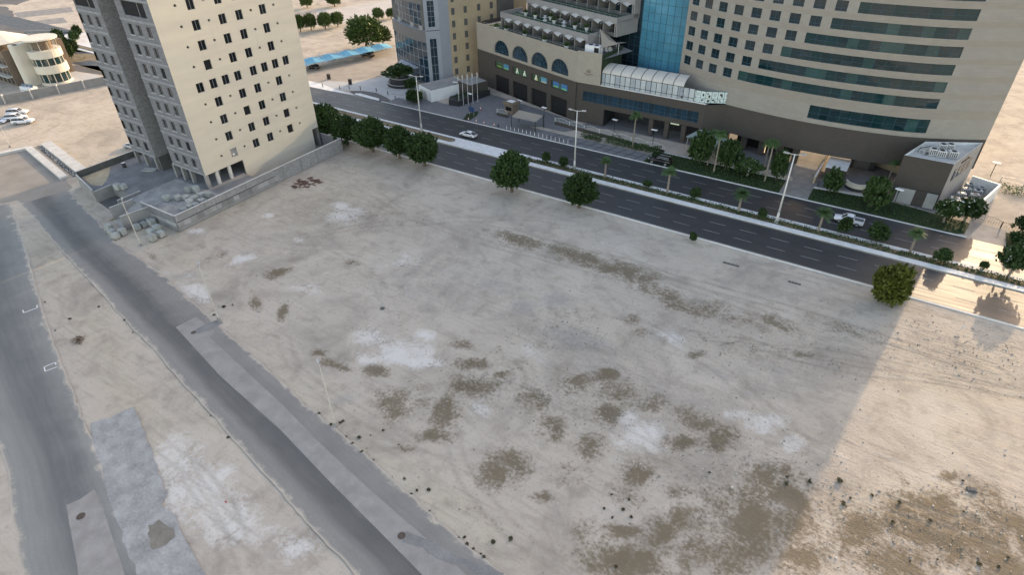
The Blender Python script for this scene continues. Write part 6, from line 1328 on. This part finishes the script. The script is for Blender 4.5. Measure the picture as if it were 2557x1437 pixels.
# ================================================================== VEGETATION
def leaf_quads(C, D, ln, wd):
    """quads at centres C pointing along D with random roll"""
    n = len(C); D = D/np.linalg.norm(D, axis=1, keepdims=True); R = RNG.normal(size=(n, 3)); Sx = np.cross(D, R); Sx /= np.linalg.norm(Sx, axis=1, keepdims=True)
    l = ln*RNG.uniform(.7, 1.3, (n, 1)); w_ = wd*RNG.uniform(.7, 1.3, (n, 1)); A = C-D*l*.5; B = C+D*l*.5
    V = np.stack([A-Sx*w_*.35, A+Sx*w_*.35, C+Sx*w_*.6+D*l*.1, B, C-Sx*w_*.6+D*l*.1], 1).reshape(-1, 3); return V, np.arange(n*5).reshape(-1, 5)
def crown_dense(rx, rz, nsh, per, ln=.34, wd=.17, spike=1.0, lump=.16, bottom=-.75, inner=900):
    """upright shoots over a lumpy crown, plus leaves inside"""
    d = RNG.normal(size=(nsh*2, 3)); d /= np.linalg.norm(d, axis=1, keepdims=True); d = d[d[:, 2] > bottom][:nsh]; n = len(d)
    lob = RNG.normal(size=(14, 3)); lob /= np.linalg.norm(lob, axis=1, keepdims=True); bumpf = np.exp((d@lob.T-1)*9).sum(1); rad = (1-lump*.6+lump*bumpf*RNG.uniform(.6, 1.2, n))
    base = d*np.array([rx, rx, rz])*rad[:, None]*.84; up = d*.75+np.array([0, 0, .55])+RNG.normal(0, .18, (n, 3)); up /= np.linalg.norm(up, axis=1, keepdims=True)
    t = RNG.uniform(0, 1, (n, per)); sl_ = spike*RNG.uniform(.45, 1.2, n); C = base[:, None, :]+up[:, None, :]*(t*sl_[:, None])[:, :, None]+RNG.normal(0, .12, (n, per, 3))*(1.25-t)[:, :, None]
    D = up[:, None, :]+RNG.normal(0, .55, (n, per, 3)); C = C.reshape(-1, 3); D = D.reshape(-1, 3)
    q = RNG.normal(size=(inner, 3)); q /= np.linalg.norm(q, axis=1, keepdims=True); q *= (RNG.uniform(.3, .85, (inner, 1))); q = q*np.array([rx, rx, rz]); C = np.vstack([C, q]); D = np.vstack([D, RNG.normal(size=(inner, 3))])
    return leaf_quads(C, D, ln, wd)
def trunk_mb(h, r, nl=4, spread=1.2):
    mb = MB(); mb.tube((0, 0, 0), (.05, 0, h*.5), r*1.25, r, 9); mb.tube((.05, 0, h*.5), (0, .05, h), r, r*.7, 9)
    for k in range(nl): a = 2*math.pi*k/nl+.4; mb.tube((0, .03, h*.85), (spread*math.cos(a), spread*math.sin(a), h+spread*.9), r*.55, r*.2, 6)
    return mb
PROTO = []
for k in range(3):
    V, Q = crown_dense(2.6, 2.75, 520, 17, lump=.12+.05*k, spike=.9, bottom=-.88); V = V+np.array([0, 0, 3.6]); PROTO.append((npmesh('crown', V, Q, ['leaf_dark']), trunk_mb(1.6, .22).mesh('trunk', 'bark')))
def round_tree(px, topy, hw, label, k, mat=None, group='dense round trees along the near kerb', name='round_tree', proto=PROTO, ref=(3.1, 7.0), z=0.):
    X, Y = G(*px); h = HG(px, topy); r = hw*MPP(X, Y, 3); t = thing(name, label, 'tree', (X, Y, z-.02), random.uniform(0, 6.28), group); sx_ = r/ref[0]; sz_ = h/ref[1]
    me = proto[k % len(proto)]
    link('crown', me[0], t); link('trunk', me[1], t); t.scale = (sx_, sx_, sz_); return t
ROUNDT = [((1278, 479), 377, 52, 'biggest dense round tree alone beside the near kerb, centre of the picture'), ((1445, 519), 431, 47, 'dense round tree beside the near kerb, rightmost of the dark ones'), ((1060, 415), 327, 45, 'dense round tree at the right end of the row beside the boundary wall'),
      ((998, 396), 313, 40, 'second dense tree from the right end of the row behind the boundary wall'), ((932, 379), 290, 46, 'third dense tree from the right end of the row behind the boundary wall'), ((868, 362), 284, 42, 'fourth dense tree from the right end of the row behind the boundary wall'), ((820, 348), 258, 42, 'dense tree at the left end of the row, beside the cream tower side')]
for i, (p_, ty, hw, l) in enumerate(ROUNDT): round_tree(p_, ty, hw*.95, l, i)
round_tree((782, 338), 250, 34, 'dense tree tucked behind the cream tower corner', 1)
V, Q = crown_dense(2.2, 1.75, 420, 17, lump=.25, spike=.7, bottom=-.95); V = V+np.array([0, 0, 1.85]); OLIVE = [(npmesh('crown', V, Q, ['leaf_olive']), trunk_mb(.9, .16).mesh('trunk', 'bark'))]
round_tree((2212, 750), 672, 42, 'low bushy olive green tree beside the near kerb at right', 0, group=None, name='olive_bush', proto=OLIVE, ref=(2.2, 3.75))
V, Q = crown_dense(2.6, 2.7, 480, 15, lump=.2); FARP = []
for k in range(2): V, Q = crown_dense(2.3, 2.6, 420, 15, lump=.2, spike=1.2); V = V+np.array([0, 0, 3.2]); FARP.append((npmesh('crown', V, Q, ['leaf_far']), trunk_mb(1.4, .2).mesh('trunk', 'bark')))
for i, (p_, ty, hw, l) in enumerate([((130, 335), 140, 52, 'clipped green tree nearest the cream tower in the street row'), ((245, 318), 130, 65, 'second clipped green tree from the tower in the street row'), ((395, 305), 118, 68, 'third clipped green tree from the tower in the street row'), ((525, 280), 115, 62, 'fourth clipped green tree from the tower in the street row'),
                                     ((955, 208), 72, 55, 'clipped green tree behind the big tree, left of the office'), ((1090, 195), 78, 48, 'clipped green tree touching the office edge'), ((200, 80), -70, 60, 'green tree at the top edge beside the tower'), ((490, 65), -80, 70, 'green tree at the top edge above the street row')]):
    round_tree(Z4(*p_), ty/4.2267, hw/4.2267, l, i, group='clipped trees along the far street', name='clipped_tree', proto=FARP, ref=(2.5, 6.6))
t = round_tree(Z4(830, 510), 165/4.2267, 170/4.2267, 'very large spreading tree behind the blue carports', 0, group=None, name='large_tree', proto=FARP, ref=(2.4, 6.4)); t2 = round_tree(Z4(1000, 470), 270/4.2267, 80/4.2267, 'green tree joined to the right of the very large tree', 1, group=None, name='large_tree', proto=FARP, ref=(2.4, 6.4))
# palms
def palm_mesh(nf, L_, droop, wd=.5, upmin=-.2):
    V, Q = [], []
    for k in range(nf):
        a = 2*math.pi*k/nf*2.4+random.uniform(-.2, .2); e = upmin+1.35*(k/nf)+random.uniform(-.12, .12); l = L_*random.uniform(.8, 1.1); p0 = Vector((0, 0, 0)); d = Vector((math.cos(a)*math.cos(e), math.sin(a)*math.cos(e), math.sin(e))); n = 9; pr = None
        side = Vector((-math.sin(a), math.cos(a), 0))
        for j in range(n+1):
            s = j/n; p = p0+d*l*s+Vector((0, 0, -droop*l*s*s)); tw = wd*math.sin(math.pi*min(1, .12+.88*s))**.7
            if pr is not None:
                for sg in (-1, 1):
                    o = side*sg*tw+Vector((0, 0, -.35*tw)); fw = (p-pr)*1.0; i = len(V)
                    V += [tuple(pr), tuple(pr+(p-pr)*.7), tuple(p+o+fw*.5), tuple(pr+o*.9+fw*.9)]; Q.append((i, i+1, i+2, i+3))
            pr = p
    return V, Q
def palm(px, topy, label, L_=2.4, group=None, trunk_r=.2, nf=34, droop=.45, wd=.5, mat='leaf_palm', lean=(0, 0)):
    X, Y = G(*px); h = HG(px, topy); th = max(.6, h-L_*.45); t = thing('palm_tree', label, 'palm', (X, Y, .05), random.uniform(0, 6), group); mb = MB(); n = max(3, int(th/.5))
    for k in range(n): z0, z1 = th*k/n, th*(k+1)/n; mb.tube((0, 0, z0), (0, 0, z1), trunk_r*(1.15-.25*k/n), trunk_r*(1.05-.25*k/n), 8)
    mb.build('trunk', 'palm_bark', t); V, Q = palm_mesh(nf, L_, droop, wd); link('fronds', npmesh('fronds', V, Q, [mat]), t, (0, 0, th)); return t
random.seed(21)
for p_, ty, l, L_ in [((1510, 446), 394, 'small palm on the median, leftmost, near the entrance block lamp post', 1.7), ((1665, 487), 418, 'bushy palm on the median, second from the left', 2.1), ((1843, 531), 472, 'bushy palm on the median just left of the rightmost lamp post', 2.1), ((2042, 581), 518, 'bushy palm on the median in front of the white pickup', 2.2), ((2270, 634), 571, 'palm on the median, rightmost, at the shadow edge', 1.9)]:
    palm(p_, ty, l, L_, 'median palms', .22)
for p_, ty, l in [(Z9(625, 595), 240+165/4.491, 'slender tall palm before the wavy railing, standing alone'), (Z9(1465, 780), 240+370/4.491, 'tall palm of the middle pair, the farther one'), (Z9(1535, 860), 240+370/4.491, 'tall palm of the middle pair, the nearer one'), (Z9(2100, 800), 240+480/4.491, 'tall palm of the right pair, the farther one'), (Z9(2105, 960), 240+475/4.491, 'tall palm of the right pair, the nearer one'), (Z7(1290, 520), 300+310/3.4212, 'palm standing against the annex corner')]:
    palm(p_, ty, l, 1.9, 'tall hotel palms', .17, 34, .6, .42)
# bushes and flowering trees
BUSH = []
for k in range(3): V, Q = crown_dense(1., .85, 110, 11, .26, .17, .35, .3, -.5, 200); V = V+np.array([0, 0, .9]); BUSH.append((npmesh('crown', V, Q, ['leaf_bush']), trunk_mb(.55, .06, 3, .35).mesh('trunk', 'bark')))
V, Q = crown_dense(1., .8, 130, 11, .26, .18, .35, .3, -.4, 200); V = V+np.array([0, 0, 1.25])
d = RNG.normal(size=(45, 3)); d /= np.linalg.norm(d, axis=1, keepdims=True); d[:, 2] = np.abs(d[:, 2]); Vf, Qf = leaf_quads(d*np.array([1.03, 1.03, .9])+np.array([0, 0, 1.3])+RNG.normal(0, .05, (45, 3)), RNG.normal(size=(45, 3)), .13, .12)
FRANGI = (npmesh('crown', V, Q, ['leaf_bush']), trunk_mb(.85, .09, 4, .45).mesh('trunk', 'palm_bark'), npmesh('flowers', Vf, Qf, ['petal']))
def bush(px, topy, hw, label, k=0, group=None, flower=False, name='bush', z=.1, cat='bush'):
    X, Y = G(*px); h = HG(px, topy); r = hw*.88*MPP(X, Y, 1.5); t = thing('flowering_tree' if flower else name, label, cat if not flower else 'tree', (X, Y, z), random.uniform(0, 6.28), group); me = FRANGI if flower else BUSH[k % 3]
    link('crown', me[0], t); link('trunk', me[1], t)
    if flower: link('flowers', me[2], t)['kind'] = 'stuff'
    t.scale = (r/1.2, r/1.2, h/(2.3 if flower else 2.0)); return t
for i, (p_, ty, hw, l) in enumerate([((1364, 407), 382, 13, 'small round shrub on the median, leftmost'), ((1407, 418), 392, 15, 'leafy shrub on the median left of the entrance block lamp post'), ((1616, 466), 452, 14, 'round green shrub on the median between the two left palms'), ((1734, 495), 472, 16, 'loose shrub on the median right of the second palm'), ((1900, 548), 520, 12, 'thin shrub on the median left of the rightmost lamp post'),
                                     ((2104, 582), 547, 21, 'round shrub on the median in front of the pickup bed'), ((2184, 602), 562, 29, 'wide dark shrub on the median right of the pickup'), ((2349, 655), 623, 24, 'dense shrub on the median at the shadow edge'), ((2452, 673), 655, 13, 'small sunlit shrub on the median'), ((1728, 604), 583, 11, 'small lone shrub on the sand by the near kerb')]):
    bush(p_, ty, hw, l, i, 'median shrubs' if i < 9 else None)
bush((2516, 692), 615, 42, 'flowering tree on the median at the right edge', flower=True)
bush(Z9(1910, 900), 240+715/4.491, 36, 'wide white-flowered tree on the verge between the palm pairs', flower=True); bush(Z7(1760, 880), 300+680/3.4212, 34, 'white-flowered tree in front of the annex corner, the left one', flower=True); bush(Z7(1940, 870), 300+675/3.4212, 42, 'white-flowered tree in front of the annex corner, the right one', flower=True)
for i, (p_, ty, hw, l) in enumerate([(Z9(1375, 760), 240+410/4.491, 33, 'crooked green tree on the verge beside the middle palms, the left one'), (Z9(1660, 830), 240+470/4.491, 33, 'crooked green tree on the verge beside the middle palms, the right one'), (Z9(2230, 950), 240+610/4.491, 25, 'green tree on the verge right of the right palm pair'), (Z7(790, 625), 300+430/3.4212, 27, 'round dark tree before the service kiosk'), (Z7(1140, 750), 300+470/3.4212, 34, 'tall full green tree left of the annex front'),
                                     (Z7(2430, 960), 300+820/3.4212, 26, 'green tree at the right edge by the driveway gate'), (Z7(2400, 1080), 300+980/3.4212, 30, 'low green bush at the right edge of the verge')]):
    bush(p_, ty, hw, l, i, name='verge_tree', cat='tree', z=.05)
for i, (p_, ty, hw, l) in enumerate([(Z4(1320, 1085), 225, 20, 'grey-green shrub at the corner of the white building'), (Z8(300, 400), 150+290/3.7817, 22, 'loose shrub beside the black paving bands'), (Z4(1290, 930), 196, 20, 'dark clipped tree right of the curved planter')]): bush(p_, ty, hw, l, i, z=0.)
t = bush(Z4(1160, 830), 171, 22, 'dark spreading tree in the curved stone planter', 1, z=2.3, name='planter_tree', cat='tree'); t.location = (PLANTER_TOP[0], PLANTER_TOP[1], 2.55); t.scale = (3.3, 3.3, 1.9)
for i in range(5): X, Y = G(*Z1(*[(650, 670), (760, 690), (860, 700), (800, 610), (910, 630)][i])); t = thing('young_tree', 'thin young tree on the far planting strip, %s' % ('near row leftmost', 'near row middle', 'near row rightmost', 'far row left', 'far row right')[i], 'tree', (X, Y, 0), i, 'young trees on the far strip'); link('crown', BUSH[i % 3][0], t); link('trunk', BUSH[i % 3][1], t); t.scale = (1.3, 1.3, 2.6)
for i, p_ in enumerate(((720, 490), (910, 500), (940, 440))): X, Y = G(*Z1(*p_)); t = thing('young_tree', 'small tree on the pale plaza left of the tower, %s' % ('leftmost', 'nearer right one', 'farther right one')[i], 'tree', (X, Y, 0), i, 'plaza trees'); link('crown', BUSH[i % 3][0], t); link('trunk', BUSH[i % 3][1], t); t.scale = (1.6, 1.6, 2.2)
# hedges and ground cover: leaves nobody could count
def ground_cover(name, label, x0, x1, y0, y1, z, h, dens, mat='leaf_bush', poly=None):
    n = int((x1-x0)*(y1-y0)*dens); C = np.stack([RNG.uniform(x0, x1, n), RNG.uniform(y0, y1, n), np.zeros(n)], 1)
    if poly is not None:
        pa = np.array(poly); ins = np.zeros(n, bool); j = len(pa)-1
        for i in range(len(pa)):
            c = ((pa[i, 1] > C[:, 1]) != (pa[j, 1] > C[:, 1])) & (C[:, 0] < (pa[j, 0]-pa[i, 0])*(C[:, 1]-pa[i, 1])/(pa[j, 1]-pa[i, 1]+1e-9)+pa[i, 0]); ins ^= c; j = i
        C = C[ins]
    C[:, 2] = z+h*RNG.uniform(.05, 1, len(C))*(.35+vnoise(C, 1.6, 5)*.9); keep = vnoise(C, 2.3, 9) > .12; C = C[keep]
    V, Q = leaf_quads(C, RNG.normal(size=(len(C), 3))+np.array([0, 0, .7]), .26, .16); o = link(name, npmesh(name, V, Q, [mat]), None); struct(o, 'stuff', label); o['category'] = 'plants'
ground_cover('median_hedge', 'low green hedge filling the planted median', xs, 60, 115.85, 117.65, .09, .62, 26)
ground_cover('verge_plants', 'dark ground cover on the verge before the hotel', -46.5, -16.5, 129.6, 136.4, .1, .4, 9)
ground_cover('verge_plants', 'dark ground cover on the verge before the annex', -10.2, 18, 129.6, 137, .1, .4, 9, poly=[(-10.2, 129.6), (15.6, 129.6), (17.4, 130.7), (18, 135.3), (4, 137.2), (-10.2, 135.2)])
ground_cover('dark_hedge', 'dense dark hedge at the bend of the hotel railing', -66, -45, 134.4, 136.6, .1, 2.0, 60)
ground_cover('planter_hedge', 'clipped hedge around the flagpoles', *[f(q[i] for q in [np.array(G(*Z8(*k))) for k in ((620, 410), (980, 335), (700, 425), (900, 320))]) for i in (0, 1) for f in (min, max)], 1.5, .8, 14, poly=[G(*Z8(*k)) for k in ((620, 415), (700, 430), (985, 332), (900, 315), (630, 392))])
ground_cover('right_hedge', 'green hedge along the fence on the bright sand', 20, 60, 153, 157, 0, 1.3, 16, 'leaf_far')
ground_cover('carport_hedge', 'green hedge behind the blue carports', -176, -160, 150, 178, 0, 1.6, 10, 'leaf_far', poly=[tuple(cp0+cn_*6+cd_*5), tuple(cp0+cn_*8+cd_*5), tuple(cp0+cn_*8+cd_*40), tuple(cp0+cn_*6+cd_*40)])
ground_cover('far_strip_hedge', 'brownish hedge on the far planting strip', *[f(G(*Z1(*k))[i] for k in ((640, 740), (820, 745), (1080, 700), (900, 725))) for i in (0, 1) for f in (min, max)], 0, .9, 4, 'leaf_olive', poly=[G(*Z1(*k)) for k in ((620, 745), (820, 755), (1090, 715), (1060, 680), (900, 720), (780, 742))])
# weeds, clumps and litter on the sand
WEED = []
for k in range(3): V, Q = crown_dense(.42, .3, 26, 7, .20, .12, .15, .4, -.2, 30); WEED.append(npmesh('foliage', V+np.array([0, 0, .2]), Q, ['leaf_weed']))
def weed(px, sc, label, group, k=0):
    X, Y = G(*px); t = thing('weed_clump', label, 'weed', (X, Y, -.08), random.uniform(0, 6), group); link('foliage', WEED[k % 3], t); mb = MB()
    for a in range(3): mb.tube((0, 0, 0), (.2*math.cos(a*2.1), .2*math.sin(a*2.1), .28), .02, .01, 5)
    mb.build('stem', 'dry', t); q_ = sc*random.uniform(.42, .66); t.scale = (q_, q_*random.uniform(.7, 1.1), q_*.75)
random.seed(33)
for i, p_ in enumerate([(310, 105), (405, 195), (478, 180), (500, 168), (525, 290), (575, 345), (630, 298), (690, 385), (650, 410), (720, 280), (745, 475), (785, 535), (850, 580), (895, 612), (990, 628), (1045, 748), (1090, 722), (1185, 715), (1190, 885), (1425, 1098), (1470, 1095), (1490, 1150), (1540, 1185), (1600, 1225), (1625, 1255), (1700, 1132), (1840, 1108), (820, 240), (945, 355)]):
    weed(ZB(*p_), random.uniform(.25, 1.0), 'small dark green weed along the sandy right edge of the side street', 'weeds along the street edge', i)
for i, p_ in enumerate([(970, 500), (1035, 595), (545, 490), (770, 395), (430, 580), (350, 358), (1745, 395), (1670, 458), (1700, 485), (1815, 380), (1640, 1245), (1780, 1415)]):
    weed(ZA(*p_), random.uniform(.4, 1.1), 'small dark weed on the sand strip between the two roads or by the lamp foot', 'weeds between the roads', i)
ZE = lambda x, y: (1400+x/2.21, 1000+y/2.21)
for i, (x, y, s) in enumerate([(822, 400, .9), (280, 520, .9), (378, 548, 1.), (240, 597, 1.1), (345, 605, 1.2), (285, 648, 1.1), (388, 645, 1.2), (305, 918, .9), (1375, 450, 1.3), (1245, 462, 1.2), (1540, 445, 1.8), (1250, 422, .9), (1560, 572, 1.3), (1870, 565, 1.3), (1720, 525, 1.), (1835, 672, .9), (2040, 665, 1.1), (2080, 880, .9), (2220, 445, 1.), (2225, 615, .8), (1930, 888, .8), (1600, 540, .7), (2470, 870, 1.), (2310, 905, 1.1), (2420, 920, .9)]):
    weed(ZE(x, y), s*.72, 'dark round weed clump on the open sand at the lower right', 'weed clumps on the open sand', i)
X, Y = G(*ZA(615, 660)); t = thing('dry_brush_heap', 'heap of dry brown brush on the sand between the two roads', 'brush', (X, Y, -.05)); mb = MB()
for k in range(120): a = random.uniform(0, 6.28); r = random.uniform(0, 1.1); z = random.uniform(.02, .4); b = random.uniform(0, 6.28); mb.tube((r*math.cos(a), r*.7*math.sin(a), z), (r*math.cos(a)+.5*math.cos(b), r*.7*math.sin(a)+.5*math.sin(b), max(.02, z+random.uniform(-.2, .2))), .02, .01, 4, cap=False)
mb.build('twigs', 'dry', t)
# stones and rubble: uncounted
V, Q = [], []
cube = np.array([(-1, -1, -.6), (1, -1, -.6), (1, 1, -.6), (-1, 1, -.6), (-.7, -.6, .7), (.6, -.7, .6), (.7, .6, .8), (-.6, .7, .6)])*.5; cf = [(0, 3, 2, 1), (4, 5, 6, 7), (0, 1, 5, 4), (1, 2, 6, 5), (2, 3, 7, 6), (3, 0, 4, 7)]
n = 0; gmask = gm.reshape(nvy, nvx)
SP = []; MI = []
while n < 5200:
    x, y = RNG.uniform(-110, 35), RNG.uniform(8, 102)
    d_ = .10+.9*gmask[min(nvy-1, np.searchsorted(GY, y)), min(nvx-1, np.searchsorted(GX, x))]
    if RNG.random() > d_: continue
    qx, qy = proj(x, y, 0)
    if qx < 1200 and qy > 480+(qx-180)*.9: continue      # keep the paved street clear
    SP.append((x, y)); n += 1
SP = np.array(SP); zz = -(.03+.05*vnoise(SP, 3., 1)+.03*vnoise(SP, 1.1, 2))
for i, (x, y) in enumerate(SP):
    s = .05+.16*RNG.random()**3.5; a = RNG.uniform(0, 6.28); c_, s_ = math.cos(a), math.sin(a); sc = s*RNG.uniform(.6, 1.4, 3); P = cube*sc; R = np.stack([P[:, 0]*c_-P[:, 1]*s_+x, P[:, 0]*s_+P[:, 1]*c_+y, P[:, 2]+zz[i]+s*.2], 1); k = len(V)*8; V.append(R); Q += [tuple(j+k for j in f) for f in cf]; MI += [int(RNG.random() < .25)]*6
MT['stone'] = M('sandy_stone', (.30, .265, .225), .95, .3, 2.); MT['stone_light'] = M('pale_stone', (.56, .53, .48), .95, .15, 2.)
struct(link('loose_stones', npmesh('loose_stones', np.vstack(V), Q, ['stone', 'stone_light'], MI)), 'stuff', 'loose stones and rubble scattered over the sandy lot')['category'] = 'stones'
# few bigger odds and ends on the lot
def slabbit(px, w_, d_, h_, rz, label, cat, mat, name):
    X, Y = G(*px); t = thing(name, label, cat, (X, Y, -.09), rz); mb = MB(); mb.box(-w_/2, w_/2, -d_/2, d_/2, 0, h_*.8); mb.build('body', mat, t); mb = MB(); mb.box(-w_*.3, w_*.35, -d_*.3, d_*.2, h_*.8+.002, h_); mb.build('fragment', mat, t)
slabbit(ZE(2270, 495), 1.0, .6, .22, .3, 'dark rubble lump at the right edge of the sunlit sand', 'rubble', 'concrete_dark', 'rubble_lump'); slabbit((955, 771), .6, .5, .3, .5, 'dark flat stone in the middle of the lot', 'stone', 'concrete_dark', 'flat_stone')
for p_, q_, l in (((1968, 703), (2000, 711.5), 'timber sleeper lying on the sand by the near kerb'), ((1805, 655), (1846, 666), 'thin kerb remnant half buried in the sand')):
    a, b = np.array(G(*p_)), np.array(G(*q_)); c_ = (a+b)/2; t = thing('buried_kerb', l, 'kerb stone', (c_[0], c_[1], -.08), math.atan2(*(b-a)[::-1])); mb = MB(); lw_ = np.linalg.norm(b-a)
    for k in range(4): mb.box(-lw_/2+lw_*k/4+.02, -lw_/2+lw_*(k+1)/4-.02, -.12, .12, 0, .18)
    mb.build('kerb_stone', 'concrete_dark', t)
X, Y = G(2395, 828); t = thing('small_post', 'short leaning marker post on the sunlit sand strip', 'post', (X, Y, -.05)); mb = MB(); mb.tube((0, 0, 0), (.25, .1, 1.3), .06, n=6); mb.build('post', 'concrete_light', t); mb = MB(); mb.box(.05, .45, .05, .11, .85, 1.1); mb.build('plate', 'dirty_white', t)
X, Y = G(*ZC(1855, 838)); t = thing('red_litter', 'scrap of red litter on the pale sand', 'litter', (X, Y, .0)); MB().add([(-.2, -.1, .01), (.25, -.05, .03), (.05, .1, .14), (-.1, .2, .02)], [(0, 1, 2), (0, 2, 3)]).build('scrap', M('red_plastic', (.45, .03, .06), .5, .1), t)
